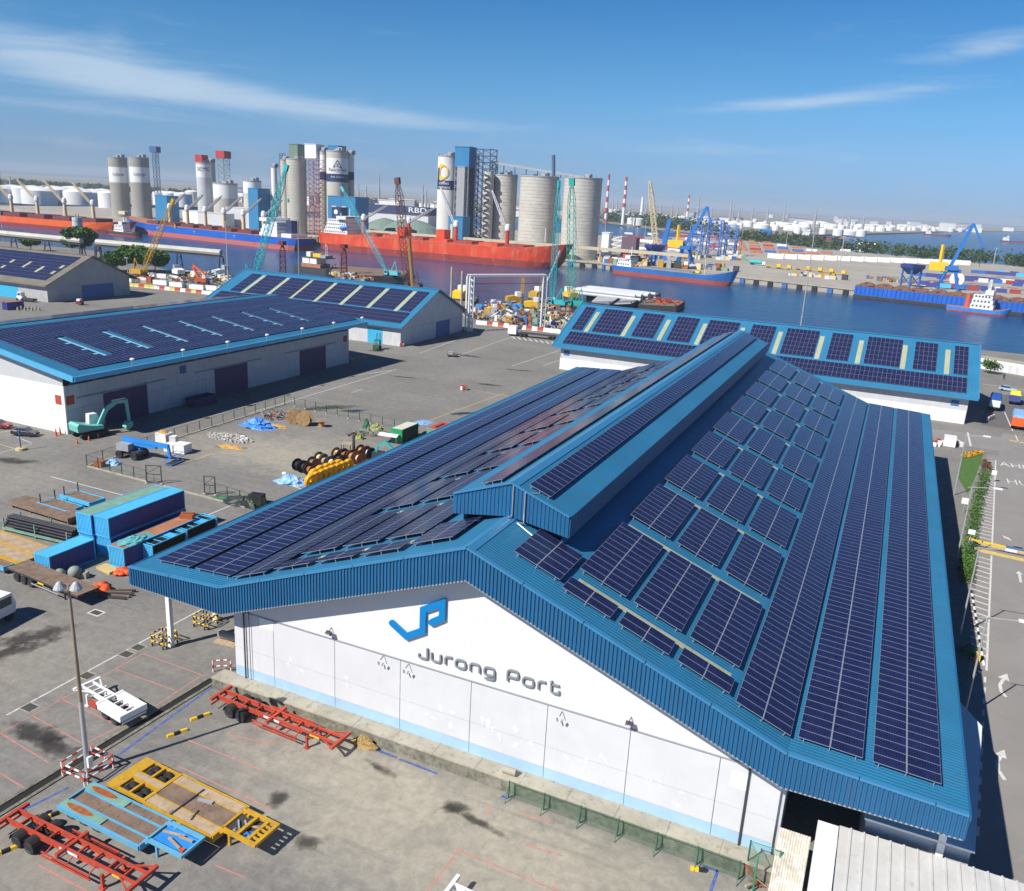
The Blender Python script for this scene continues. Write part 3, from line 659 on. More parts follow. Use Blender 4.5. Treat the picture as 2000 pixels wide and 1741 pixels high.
for x0, x1 in ((-MX, 0), (0, MX)): MB().bar((x0, MY0 - 0.02, interp(mp_, x0) + 0.04), (x1, MY0 - 0.02, interp(mp_, x1) + 0.04), 0.24, 0.14).build('verge_capping', cap_blue, main)
mb = MB().prism_y([(-0.6, MZR - 0.16), (0, MZR + 0.08), (0.6, MZR - 0.16), (0.55, MZR - 0.24), (-0.55, MZR - 0.24)], MY0, MY1); mb.build('ridge_capping', cap_blue, main)
mb = MB(); mb.tube([(0.25, MY0 - 0.12, MZR - 0.1), (0.25, MY0 - 0.12, ZC + 0.15), (0.1, MY0 - 0.5, ZC + 0.12)], 0.05); mb.build('conduit', alu, main)
mb = MB(); mb.tube([(2.05, MY0 + 0.6, 21.75), (1.3, MY0 - 0.14, 21.9), (1.3, MY0 - 0.14, 19.3), (0.9, MY0 - 0.5, ZC - 0.2), (2.6, MY0 - 0.9, ZC - 0.9)], 0.06); mb.build('conduit', alu, main)
# translucent sheets between the panel blocks
def up_pt(s, y, side, off): return Vector((side * (s * cos(UP_A) + off * sin(UP_A)), y, ZC - s * sin(UP_A) + off * cos(UP_A)))
def lo_pt(s, y, side, off): return Vector((side * (XD + s * cos(LO_A) + off * sin(LO_A)), y, ZD - s * sin(LO_A) + off * cos(LO_A)))
ystarts = [(5.75, 11)] + [(19.0 + 12.12 * i, 10) for i in range(7)] + [(103.85, 11)]
for side in (-1, 1):
    for (y0, n_) in [(1.95, 2)] + ystarts:
        y1 = y0 + n_ * 1.003 + 0.25
        q = [up_pt(7.6, y1 + 0.05, side, 0.02), up_pt(20.4, y1 + 0.05, side, 0.02), up_pt(20.4, y1 + 0.75, side, 0.02), up_pt(7.6, y1 + 0.75, side, 0.02)]
        if y1 + 0.8 < LEN: MB().quad(*(q if side > 0 else q[::-1])).build('skylight', skylight, main_roof)
# panels
cols = [(7.13, 2), (11.86, 2), (16.6, 2)]
frames = []; rack = MB()
def add_block(fn, s0, ncol, y0, nrow, side, off, step=1.003, legs=True):
    for i in range(ncol):
        for j in range(nrow):
            s = s0 + (i + 0.5) * 2.055; y = y0 + (j + 0.5) * step
            c = fn(s, y, side, off); u = fn(s + 1, y, side, off) - c; v = Vector((0, 1, 0))
            if side < 0: u = -u
            frames.append((c, u, v))
    w = ncol * 2.055; l = nrow * step
    for k in range(3):
        a = fn(s0 + w * (0.1 + 0.4 * k), y0 + 0.1, side, off - 0.09); b = fn(s0 + w * (0.1 + 0.4 * k), y0 + l - 0.1, side, off - 0.09); rack.bar(a, b, 0.05, 0.07)
        if k == 1 and ncol == 2: rack.bar(fn(s0 + w / 2, y0, side, off - 0.015), fn(s0 + w / 2, y0 + l, side, off - 0.015), 0.075, 0.03)
        if legs:
            for y in [y0 + 0.12, y0 + l - 0.12] + [y0 + q * 2.5 for q in range(1, int(l / 2.5))]:
                rack.bar(fn(s0 + w * (0.1 + 0.4 * k), y, side, 0.0), fn(s0 + w * (0.1 + 0.4 * k), y, side, off - 0.06), 0.05)
for side in (-1, 1):
    add_block(up_pt, 2.6, 2, 2.65, 5, side, 0.38)
    for s0, nc in cols:
        add_block(up_pt, s0, nc, 1.95, 2, side, 0.38)
        for y0, nr in ystarts: add_block(up_pt, s0, nc, y0, nr, side, 0.38)
    add_block(up_pt, 21.2, 2, 1.55, 115, side, 0.36, 1.004)
    add_block(lo_pt, 0.374, 2, 1.82, 115, side, 0.36, 1.004)
    add_block(lo_pt, 5.05, 2, 1.82, 115, side, 0.36, 1.004)
    mon_a = atan2(MZR - MZE, MX)
    mfn = lambda s, y, sd, off: Vector((sd * (s * cos(mon_a) + off * sin(mon_a)), y, MZR - s * sin(mon_a) + off * cos(mon_a)))
    add_block(mfn, 1.15, 1, 8.3, 102, side, 0.3, 1.004)
rack.build('panel_rack', alu, main)
place_panels(main_roof, frames)
# plinth the warehouse stands on
PLX0, PLX1 = -25.3, 24.3
mb = MB(); mb.bb((PLX0, 0.15, -0.5), (PLX1, WY + 0.09, ZP - 0.02)); plinth = structure(mb.build('plinth', concrete_d, None))
for i in range(13):
    x0 = PLX0 + i * (PLX1 - PLX0) / 13; x1 = PLX0 + (i + 1) * (PLX1 - PLX0) / 13
    MB().bb((x0 + 0.015, 0.06, ZP - 0.14), (x1 - 0.015, WY + 0.085, ZP)).build('coping', concrete, plinth)

# ================================================================== other sheds
def ridge_shed(name, label, x0, x1, ye, ze, yr, zr, wx0, wx1, roofm, wallm, end_door, lower, band=None):
    o = thing(name, label, 'warehouse', (0.5 * (x0 + x1), yr, 0)); ox, oy = o.location.x, o.location.y
    yf = 2 * yr - ye; mb = MB(); pr = [(ye - oy, ze), (yr - oy, zr), (yf - oy, ze)]
    mb.prism_x(pr + [(y, z - 0.2) for y, z in reversed(pr)], x0 - ox, x1 - ox); roof = mb.build('roof', roofm, o)
    sl = (zr - ze) / (yr - ye); wy0 = ye + 1.3; wy1 = yf - 3.8
    zt = lambda y: zr - abs(y - yr) * sl - 0.22
    for yy, nm in ((wy0, 'front_wall'), (wy1, 'rear_wall')):
        mb = MB(); mb.bb((wx0 - ox, yy - oy, 0), (wx1 - ox, yy - oy + 0.3, zt(yy) + (0.0 if yy < yr else -0.1))); mb.build(nm, wallm, o)
    for xx, s in ((wx0, 1), (wx1 - 0.3, -1)):
        mb = MB(); mb.prism_x([(wy0 - oy + 0.31, 0), (wy1 - oy - 0.01, 0), (wy1 - oy - 0.01, zt(wy1)), (yr - oy, zr - 0.22), (wy0 - oy + 0.31, zt(wy0 + .31))], xx - ox, xx - ox + 0.3); mb.build('gable_wall', wallm, o)
    mb = MB(); mb.bb((wx1 - ox + 0.004, wy0 - oy, 5.0), (wx1 - ox + 0.06, wy1 - oy, 5.1)); mb.build('girt', grey_paint, o)
    if end_door:
        a, b, h, m_ = end_door; mb = MB(); mb.bb((wx1 - ox + 0.003, a - oy, 0), (wx1 - ox + 0.07, b - oy, h)); mb.build('door', m_, o)
    for a, b, h, m_ in lower:
        mb = MB(); mb.bb((a - ox, wy0 - oy - 0.06, 0), (b - ox, wy0 - oy - 0.003, h)); mb.build('door', m_, o)
    # eave gutter and verge trims
    mb = MB(); mb.bb((x0 - ox, ye - oy - 0.14, ze - 0.38), (x1 - ox, ye - oy + 0.02, ze + 0.06)); mb.build('gutter', band or cap_blue, o)
    for xx in (x0, x1):
        mb = MB()
        mb.bar((xx - ox, ye - oy, ze + 0.07), (xx - ox, yr - oy, zr + 0.07), 0.35, 0.14); mb.bar((xx - ox, yr - oy, zr + 0.07), (xx - ox, yf - oy, ze + 0.07), 0.35, 0.14)
        mb.build('verge_capping', band or cap_blue, o)
    mb = MB(); mb.bar((x0 - ox, yr - oy, zr + 0.08), (x1 - ox, yr - oy, zr + 0.08), 0.7, 0.12); mb.build('ridge_capping', band or cap_blue, o)
    return o, roof, (ye, ze, yr, zr, sl)
def slope_fn(ye, ze, sl):
    a = math.atan(sl)
    return lambda x, s, off: Vector((x, ye + s * cos(a) - off * sin(a), ze + s * sin(a) + off * cos(a)))
def slope_panels(roof, fn, blocks):
    fr = []
    for x0, ncol, s0, nrow in blocks:          # portrait panels: long side up the slope
        for i in range(ncol):
            for j in range(nrow):
                x = x0 + (i + 0.5) * 1.0; s = s0 + (j + 0.5) * 2.06; c = fn(x, s, 0.22)
                fr.append((c, fn(x, s + 1, 0.22) - c, Vector((-1, 0, 0))))
    return fr
def skylights(roof, o, fn, xs, s0, s1, w):
    inv = Vector(o.location)
    for x in xs:
        q = [fn(x - w / 2, s0, 0.03) - inv, fn(x + w / 2, s0, 0.03) - inv, fn(x + w / 2, s1, 0.03) - inv, fn(x - w / 2, s1, 0.03) - inv]
        MB().quad(*q).build('skylight', skylight, roof)
# shed by the wharf (middle)
oB, rB, pB = ridge_shed('warehouse', 'blue roofed warehouse whose shaded gable end stands beside the white portal frame', -182, -104.7, 161.5, 5.9, 183.5, 15.3, -180.5, -105.9, roof_blue_x, off_wall,
                        (184, 193, 5.0, door_blue), [(-117.5, -112.2, 4.6, door_sky), (-140, -130, 4.6, door_sky), (-165, -155, 4.6, door_sky)])
fB = slope_fn(161.5, 5.9, pB[4]); skB = [-171.2, -161.1, -151.7, -142, -132, -122, -112]
blk = [(-176.6, 4, 9.0, 6)] + [(s + 1.05, 8, 9.0, 6) for s in skB[:-1]] + [(-110.9, 4, 9.0, 6), (-179.5, 73, 2.0, 3)]
place_panels(rB, slope_panels(rB, fB, blk)); skylights(rB, oB, fB, skB, 8.4, 21.2, 1.3)
# shed across the far end of the main warehouse (right)
oC, rC, pC = ridge_shed('warehouse', 'blue roofed warehouse standing crosswise behind the main warehouse, beside the water', -57, 45.9, 160.8, 6.3, 182, 15.8, -54.8, 44.2, roof_blue_x, off_wall,
                        None, [])
fC = slope_fn(160.8, 6.3, pC[4])
blkC = [(-54.8, 3, 9.0, 6), (-48.9, 8, 9.0, 6), (-37.7, 6, 9.0, 6), (-28, 6, 9.0, 6), (-19.2, 8, 9.0, 6), (-7.8, 6, 9.0, 6), (1.1, 8, 9.0, 6), (12.2, 5, 9.0, 6), (20.8, 8, 9.0, 6), (31.7, 5, 9.0, 6), (40.4, 3, 9.0, 6), (-54.6, 98, 1.6, 3)]
place_panels(rC, slope_panels(rC, fC, blkC)); skylights(rC, oC, fC, [-50.5, -40, -30, -20, -10, -0.3, 10, 19.4, 29.5, 39], 8.6, 19.4, 1.1)
mb = MB(); mb.bb((-54.8 + 5.45, 162.1 - 182 - 0.1, 0), (44.2 + 5.45, 162.1 - 182 - 0.004, 3.0)); mb.build('lower_wall_band', white_paint, oC)
for x in (-53, 41.6): MB().bb((x + 5.45 - 0.8, -20.01, 4.0), (x + 5.45 + 0.8, -19.95, 5.2)).build('number_plate', door_blue, oC)
# far left shed with weathered grey roof
grey_roof = M('weathered_roof', (0.17, 0.15, 0.125), 0.8, var=0.2, scale=0.3, ribs=('X', 0.5))
grey_wall = M('aged_block_wall', (0.40, 0.40, 0.40), 0.85, var=0.12, scale=0.4, dirt=(0.28, 0.27, 0.26), dirt_amt=0.3)
oD, rD, pD = ridge_shed('warehouse', 'far left warehouse with a weathered brown roof carrying rows of solar panels', -400, -245.6, 154.5, 5.9, 174.8, 15.4, -398, -246.8, grey_roof, grey_wall,
                        (170, 184, 5.0, door_blue), [(-300, -262, 4.4, door_sky)], band=grey_roof)
fD = slope_fn(154.5, 5.9, pD[4])
fr = []
for k in range(8):
    s0 = 3.3 + k * 2.16
    gaps = {2: [(-252.6, -250.6), (-279, -277), (-260.6, -258.8)], 3: [(-269.6, -267.6), (-260.6, -258.8)], 4: [(-269.6, -267.6), (-252.6, -250.6), (-279, -277)]}.get(k, [])
    for i in range(int((395 - 249.5) / 1.02)):
        x = -249.5 - (i + 0.5) * 1.02
        if any(a < x < b for a, b in gaps): continue
        c = fD(x, s0 + 1.03, 0.2); fr.append((c, fD(x, s0 + 2.03, 0.2) - c, Vector((-1, 0, 0))))
place_panels(rD, fr)
skylights(rD, oD, fD, [-251.6, -259.7, -268.6, -278], 8.0, 14.5, 1.4)
# long shed on the left, ridge parallel to the main warehouse
oA = thing('warehouse', 'long low pitched warehouse on the left with plum sliding doors and a panel covered roof', 'warehouse', (-129, 47.2, 0))
SA = 0.152; aA = math.atan(SA); AX0, AZ0, AXR = -99.0, 11.0, -129.0; AZR = AZ0 + SA * 30; AY0, AY1 = 46.9, 134.8
mb = MB(); pr = [(-159 + 129, AZ0), (0, AZR), (30, AZ0)]
mb.prism_y(pr + [(x, z - 0.25) for x, z in reversed(pr)], AY0 - 47.2, AY1 - 47.2); rA = mb.build('roof', roof_blue, oA)
mb = MB(); mb.bb((29.95, AY0 - 47.2, AZ0 - 0.75), (30.25, AY1 - 47.2, AZ0 + 0.12)); mb.build('gutter', M('eave_blue', (0.10, 0.42, 0.66), 0.4, var=0.05), oA)
mb = MB()
for (x0, z0), (x1, z1) in zip(pr[:-1], pr[1:]): mb.bar((x0, AY0 - 47.3, z0 - 0.3), (x1, AY0 - 47.3, z1 - 0.3), 0.3, 1.0)
mb.build('verge_capping', M('verge_blue', (0.09, 0.38, 0.62), 0.4, var=0.05), oA)
LXW = -103.5 + 129; LH = 8.6
def A_l(x, y, z): return (x + 129, y - 47.2, z)
mb = MB(); mb.bb(A_l(-154.5, 48.2, 0), A_l(-103.5, 48.45, LH)); mb.build('front_wall', M('bright_wall', (0.74, 0.74, 0.72), 0.7, var=0.04, scale=0.3), oA)
mb = MB(); mb.prism_y([(-25.3, LH + 0.02), (25.3, LH + 0.02), (25.3, AZ0 + 0.3), (0, AZR - 0.4), (-25.3, AZ0 + 0.3)], 1.05, 1.2); mb.build('gable_cladding', M('gable_grey', (0.52, 0.53, 0.54), 0.6, var=0.04, ribs=('X', 0.35)), oA)
for i in range(15):
    y0 = 48.46 + i * 5.66; MB().bb(A_l(-103.75, y0, 0), A_l(-103.5, min(y0 + 5.64, 132.8), 4.25)).build('wall_panel', off_wall, oA); MB().bb(A_l(-103.75, y0, 4.28), A_l(-103.5, min(y0 + 5.64, 132.8), LH)).build('wall_panel', off_wall, oA)
mb = MB(); mb.bb(A_l(-104.3, 48.46, LH), A_l(-104.0, 132.8, AZ0 + 0.35)); mb.build('eave_gap_shade', gap_dark, oA)  # near-black sheet: darkness of the open eave gap put into its colour
mb = MB(); mb.bb(A_l(-104.0, 48.46, 0), A_l(-103.76, 132.8, LH - 0.02)); mb.build('wall_core', off_wall, oA)
mb = MB(); mb.bb(A_l(-154.5, 132.8, 0), A_l(-103.5, 133.1, AZ0)); mb.build('rear_wall', off_wall, oA)
mb = MB(); mb.bb(A_l(-154.5, 48.46, 0), A_l(-154.2, 132.7, AZ0)); mb.build('side_wall', off_wall, oA)
def yA(u, v): return PX(u, v, -103.5).y
for (u0, v0), (u1, v1), zt in (((205, 815), (289, 795), 5.9), ((421, 770), (484, 755), 5.9), ((586, 730), (636, 717), 5.9)):
    a, b = yA(u0, v0), yA(u1, v1)
    MB().bb(A_l(-103.499, a, 0), A_l(-103.4, b, zt)).build('sliding_door', door_plum, oA)
    mb = MB(); mb.bb(A_l(-103.499, a - 5.5, zt + 0.1), A_l(-103.25, b + 4.5, zt + 0.3)); mb.build('door_rail', grey_paint, oA)
for i in range(18): MB().bar(A_l(-103.6, 49.5 + i * 4.9, LH + 0.2), A_l(-99.4, 49.5 + i * 4.9, AZ0 - 0.4), 0.14).build('eave_bracket', cap_blue if i == 0 else grey_paint, oA)
for (u, v), n_ in (((114, 781), 0), ((137, 782), 1), ((357, 722), 2), ((674, 662), 1)):
    p = PX(u, v, -103.5) if n_ else PY(u, v, 48.2)
    if n_: mb = MB(); mb.bb(A_l(-103.499, p.y - 0.8, p.z - 0.8), A_l(-103.44, p.y + 0.8, p.z + 0.8))
    else: mb = MB(); mb.bb(A_l(p.x - 0.7, 48.13, p.z - 0.8), A_l(p.x + 0.7, 48.19, p.z + 0.8))
    mb.build('number_plate', red_paint if n_ < 2 else door_blue, oA)
for k in range(7):                              # lamps on short posts along the eave
    y = 59 + k * 12.2; mb = MB(); mb.cyl(A_l(-98.9, y, AZ0 - 1.2), A_l(-98.8, y, AZ0 + 1.3), 0.06, 6); l = mb.build('lamp_post', pole_metal, oA)
    MB().lathe(A_l(-98.7, y, AZ0 + 1.25), [(0.12, 0), (0.42, 0.08), (0.42, 0.3), (0.15, 0.42)], 10).build('lamp_head', white_paint, l)
fr = []
def fA(s, y, side, off=0.22): return Vector((AXR + side * ((30.3 - s) * cos(aA) + off * sin(aA)), y, AZ0 + s * sin(aA) + off * cos(aA)))
bars = [60, 70, 80, 90, 100, 110, 120]
for side in (1, -1):
    for k in range(6 if side > 0 else 6):
        s0 = 2.75 + k * 4.3
        for c_ in range(2):
            for j in range(84):
                y = 50.0 + (j + 0.5) * 1.004
                if k in (1, 2, 3) and any(b - 0.9 < y < b + 0.6 for b in bars): continue
                s = s0 + (c_ + 0.5) * 2.055; c = fA(s, y, side); fr.append((c, fA(s + 1, y, side) - c, Vector((0, -1 if side > 0 else 1, 0))))
place_panels(rA, fr)
lt = M('walkway_pale_blue', (0.22, 0.50, 0.68), 0.5, var=0.06)
for b in bars:
    q = [fA(7.2, b + 0.1, 1, 0.03), fA(19.6, b + 0.1, 1, 0.03), fA(19.6, b - 0.75, 1, 0.03), fA(7.2, b - 0.75, 1, 0.03)]
    for s_ in (8.3, 11.25, 15.55): mb = MB().quad(*[p - Vector(oA.location) for p in (fA(s_ - 0.25, b - 0.76, 1, 0.27), fA(s_ + 0.25, b - 0.76, 1, 0.27), fA(s_ + 0.25, b - 2.1, 1, 0.27), fA(s_ - 0.25, b - 2.1, 1, 0.27))]); mb.build('walkway_tab', lt, rA)
    mb = MB().quad(*[p - Vector(oA.location) for p in q]); mb.build('walkway', lt, rA)
# ================================================================== ground marks in the near yard
PL = paint_line
marks('white_line', [(gl((13, 1397)), gl((396, 1189)))], 0.16, PL)
marks('white_line', [(gl((98, 931)), gl((250, 970))), (gl((372, 1020)), gl((450, 988))), (gl((640, 975)), gl((560, 945))), (gl((485, 808)), gl((765, 725))), (gl((605, 758)), gl((627, 752)))], 0.2, PL)
marks('white_line', [(gl((686, 767)), gl((708, 761))), (gl((820, 690)), gl((930, 650))), (gl((700, 733)), gl((775, 722))), (gl((600, 757)), (gl((625, 751))))], 0.2, PL)
marks('white_line', [(gl((880, 700)), gl((1010, 655))), (gl((1000, 715)), gl((1092, 685))), (gl((1060, 715)), gl((1092, 704)))], 0.2, PL)
for i in range(8): marks('white_line', [(gl((1000 + i * 11, 657 + i * 1.6)), gl((1006 + i * 11, 662 + i * 1.6)))], 0.5, PL)
marks('yellow_line', [(gl((830, 825)), gl((985, 768))), (gl((913, 760)), gl((995, 775))), (gl((360, 905)), gl((410, 888)))], 0.16, paint_yellow)
PR = [((0, 1432), (65, 1397)), ((65, 1397), (279, 1277)), ((279, 1277), (395, 1319)), ((395, 1319), (304, 1379)), ((228, 1308), (340, 1348)), ((0, 1432), (95, 1490)), ((65, 1399), (160, 1452)), ((120, 1366), (220, 1412)), ((160, 1456), (240, 1416)), ((0, 1510), (48, 1540)),
      ((365, 1445), (512, 1505)), ((348, 1497), (530, 1580)), ((445, 1435), (535, 1455)), ((75, 1690), (170, 1741)), ((420, 1690), (480, 1715)), ((900, 1655), (835, 1741)), ((897, 1662), (1090, 1741)), ((960, 1575), (948, 1592)), ((1010, 1590), (1075, 1605)), ((1025, 1650), (1100, 1672))]
marks('red_line', [(gl(a), gl(b)) for a, b in PR], 0.13, paint_red)
PB = [((0, 1606), (135, 1538)), ((228, 1478), (413, 1343)), ((413, 1343), (445, 1352)), ((735, 1465), (775, 1480)), ((780, 1483), (855, 1512)), ((980, 1555), (992, 1560)), ((1372, 1691), (1402, 1702)), ((1402, 1700), (1388, 1741))]
marks('blue_line', [(gl(a), gl(b)) for a, b in PB], 0.22, paint_blue)
# drain channel between the two yards
a, b = Vector(gl((0, 1583))), Vector(gl((416, 1328))); d = (b - a).normalized(); nrm = Vector((-d.y, d.x))
a0 = a - d * 25
mb = MB(); strip(a0, b, 0.75, 0.012, mb); structure(mb.build('drain_channel', M('drain_dark', (0.018, 0.018, 0.015), 0.8, var=0.3), ground))
for s in (-1, 1):
    for i in range(10):
        p = a0 + (b - a0) * (i / 10) + nrm * s * 0.5; q = a0 + (b - a0) * ((i + 0.985) / 10) + nrm * s * 0.5
        MB().bar((p.x, p.y, 0.03), (q.x, q.y, 0.03), 0.28, 0.12).build('kerb', concrete_d, ground)
for u, v in ((58, 1382), (170, 1320), (247, 1278), (270, 1265)):   # gully gratings
    p = G(u, v); MB().box((p.x, p.y, 0.007), (1.1, 0.9, 0.01)).build('gully_grating', M('grating', (0.07, 0.07, 0.065), 0.8), ground)
    for s in (-1, 1): MB().box((p.x, p.y + s * 0.52, 0.008), (1.3, 0.12, 0.012)).build('gully_frame', concrete, ground); MB().box((p.x + s * 0.62, p.y, 0.008), (0.12, 0.9, 0.012)).build('gully_frame', concrete, ground)
mb = MB(); p = G(188, 1197); mb.box((p.x, p.y, 0.006), (1.6, 1.1, 0.006)); mb.build('painted_box', PL, ground); MB().box((p.x, p.y, 0.011), (1.2, 0.75, 0.004)).build('gully_grating', M('grating', (0.07, 0.07, 0.065), 0.8), ground)
# stains and puddles
for i, (u, v, rx, ry, rz, m_) in enumerate([(70, 1432, 2.6, 0.9, 0.1, oil_mat), (110, 1460, 2.2, 0.8, 0.1, oil_mat), (60, 1245, 3.4, 1.2, 1.1, oil_mat), (15, 1275, 3.0, 1.0, 1.1, oil_mat), (640, 797, 5.5, 1.6, 0.9, oil_mat), (690, 803, 2.2, 1.0, 0.9, puddle_mat), (905, 808, 2.4, 0.9, 0.9, puddle_mat), (905, 694, 3.5, 1.0, 0.1, oil_mat), (925, 697, 2.2, 0.7, 0.1, puddle_mat), (735, 686, 2.2, 1.0, 0.4, oil_mat),
                                            (1010, 723, 3.5, 0.6, 0.2, oil_mat), (955, 752, 3.0, 0.8, 0.2, oil_mat), (885, 1578, 1.1, 0.55, 0.5, oil_mat), (930, 1604, 2.2, 0.35, -0.15, oil_mat), (600, 1643, 1.1, 0.6, 0.7, oil_mat), (545, 1560, 0.7, 0.9, 0.2, oil_mat), (740, 1500, 1.2, 0.35, -0.2, oil_mat), (790, 737, 4, 0.5, 0.2, oil_mat), (490, 792, 1.2, 0.5, 0.9, oil_mat), (20, 900, 4, 1.2, 0.3, oil_mat)]):
    p = G(u, v); blotch('oil_stain' if m_ is oil_mat else 'puddle', p.x, p.y, rx * 1.5, ry * 1.5, m_ is puddle_mat, 0.008 + 0.0015 * (i % 6), rz, seed=i)

# ================================================================== builders for the yard
def wheel_mesh(r=0.52, w=0.32):
    mb = MB(); mb.lathe((0, 0, -w / 2), [(r * 0.6, 0), (r * 0.92, 0), (r, w * 0.2), (r, w * 0.8), (r * 0.92, w), (r * 0.6, w)], 18); t = mb.mesh('tyre', rubber); smooth_by_angle(t, 0.6)
    mb = MB(); mb.lathe((0, 0, -w / 2 - 0.01), [(r * 0.15, 0.06), (r * 0.5, 0.1), (r * 0.6, 0.0), (r * 0.6, w + 0.02), (r * 0.5, w - 0.08), (r * 0.15, w - 0.04)], 14); q = mb.mesh('rim', rim_grey)
    return t, q
TYRE, RIM = wheel_mesh(); TYRE_C, RIM_C = wheel_mesh(0.32, 0.22)
def wheel(parent, x, y, r=0.52, car=False):
    o = inst(TYRE_C if car else TYRE, 'tyre', parent, (x, y, r), (pi / 2, 0, 0)); inst(RIM_C if car else RIM, 'rim', o); return o
def chassis(name, label, pr, pf, col, length=None, axles=2, wfrac=0.2, guard=True, group=None):
    """skeletal container trailer; pr rear centre, pf front centre on deck height 1.3"""
    pr, pf = Vector(pr), Vector(pf); d = pf - pr; L = length or d.length; o = thing(name, label, 'trailer', (pr.x, pr.y, 0), atan2(d.y, d.x), group)
    zt = 1.3
    for s in (-1, 1):
        mb = MB(); mb.bb((0.05, s * 0.47 - 0.07, zt - 0.40), (L * 0.72, s * 0.47 + 0.07, zt - 0.37)); mb.bb((0.05, s * 0.47 - 0.02, zt - 0.37), (L * 0.72, s * 0.47 + 0.02, zt - 0.06)); mb.bb((0.05, s * 0.47 - 0.08, zt - 0.06), (L * 0.72, s * 0.47 + 0.08, zt))
        mb.bb((L * 0.72, s * 0.47 - 0.07, zt - 0.2), (L - 0.2, s * 0.47 + 0.07, zt)); mb.build('main_beam', col, o)
    for x in [0.12, L * 0.48, L - 0.15]:
        MB().bb((x - 0.13, -1.22, zt - 0.2), (x + 0.13, 1.22, zt + 0.03)).build('bolster', col, o)
    for k in range(1, 9):
        x = L * k / 9
        if abs(x - L * 0.48) < 0.4: continue
        MB().bb((x - 0.06, -0.44, zt - 0.24), (x + 0.06, 0.44, zt - 0.09)).build('cross_member', col, o)
    for s in (-1, 1):
        MB().bar((L - 0.2, s * 1.15, zt - 0.1), (L - 1.6, s * 0.5, zt - 0.1), 0.1).build('brace', col, o)
        MB().bb((L * 0.78 - 0.09, s * 0.85 - 0.09, 0.1), (L * 0.78 + 0.09, s * 0.85 + 0.09, zt - 0.2)).build('landing_leg', col, o)
        MB().bb((L * 0.78 - 0.2, s * 0.85 - 0.2, 0), (L * 0.78 + 0.2, s * 0.85 + 0.2, 0.1)).build('landing_foot', col, o)
        if guard:
            for z in (0.55, 0.85): MB().bar((L * 0.36, s * 1.18, z), (L * 0.72, s * 1.18, z), 0.08, 0.1).build('side_guard', col, o)
            for x in (L * 0.38, L * 0.54, L * 0.7): MB().bar((x, s * 0.5, zt - 0.3), (x, s * 1.18, 0.7), 0.07).build('guard_stay', col, o)
    MB().bar((L * 0.78, -0.85, 0.7), (L * 0.78, 0.85, 0.7), 0.1).build('leg_tie', col, o)
    for k in range(axles):
        x = L * wfrac + k * 1.25 - 0.6
        MB().cyl((x, -1.0, 0.52), (x, 1.0, 0.52), 0.09, 8).build('axle', steel_dark, o)
        for s in (-1, 1):
            wheel(o, x, s * 0.98); wheel(o, x, s * 0.62)
            MB().cyl((x, s * 0.62 - 0.18, 0.52), (x, s * 1.2 + 0.0, 0.52), 0.58, 16).build('hidden_hub', steel_dark, o) if False else None
            mg = MB(); n = 8
            for q in range(n):
                a0_, a1_ = pi * q / n, pi * (q + 1) / n
                mg.add([(x + 0.6 * cos(a0_), s * 0.45, 0.52 + 0.6 * sin(a0_)), (x + 0.6 * cos(a1_), s * 0.45, 0.52 + 0.6 * sin(a1_)), (x + 0.6 * cos(a1_), s * 1.2, 0.52 + 0.6 * sin(a1_)), (x + 0.6 * cos(a0_), s * 1.2, 0.52 + 0.6 * sin(a0_))], [(0, 1, 2, 3)])
            mg.build('mudguard', rubber, o)
    MB().bb((-0.05, -1.1, 0.55), (0.03, 1.1, 0.7)).build('rear_bumper', col, o)
    return o
red1 = chassis('container_trailer', 'red skeletal container trailer parked along the white warehouse plinth', G(430, 1351, 1.3), G(668, 1446, 1.3), red_paint)
red2 = chassis('container_trailer', 'red skeletal container trailer in the bottom left corner beside the blue lowbed', G(22, 1587, 1.3), G(281, 1716, 1.3), red_paint)
MB().bb((5.5, -0.56, 0.98), (7.2, -0.54, 1.18)).build('fleet_number', white_paint, red1); MB().bb((5.5, -0.56, 0.98), (7.2, -0.54, 1.18)).build('fleet_number', white_paint, red2)
for r_ in (red1, red2): MB().bb((10.4, -0.56, 1.0), (11.4, -0.54, 1.14)).build('reflector', bright_yellow, r_)
wh = chassis('container_trailer', 'short white container trailer standing by the lamp post', G(261, 1388, 1.3), G(168, 1333, 1.3), white_paint, wfrac=0.26, guard=False)
Lw = (G(261, 1388, 1.3) - G(168, 1333, 1.3)).length
MB().bb((0.05, -1.24, 0.75), (3.3, -0.58, 1.28)).build('side_cover', white_paint, wh); MB().bb((0.05, 0.58, 0.75), (3.3, 1.24, 1.28)).build('side_cover', white_paint, wh); MB().bb((0.0, -1.24, 0.78), (0.06, 1.24, 1.27)).build('tail_plate', white_paint, wh)
MB().bb((3.5, 0.9, 0.55), (4.7, 1.22, 1.0)).build('warning_board', red_paint, wh)
chassis('container_trailer', 'white container trailer cut off by the bottom edge of the yard', G(874, 1732, 1.3), G(874, 1732, 1.3) + Vector((9, -0.4, 0)), white_paint, guard=False, wfrac=0.8)

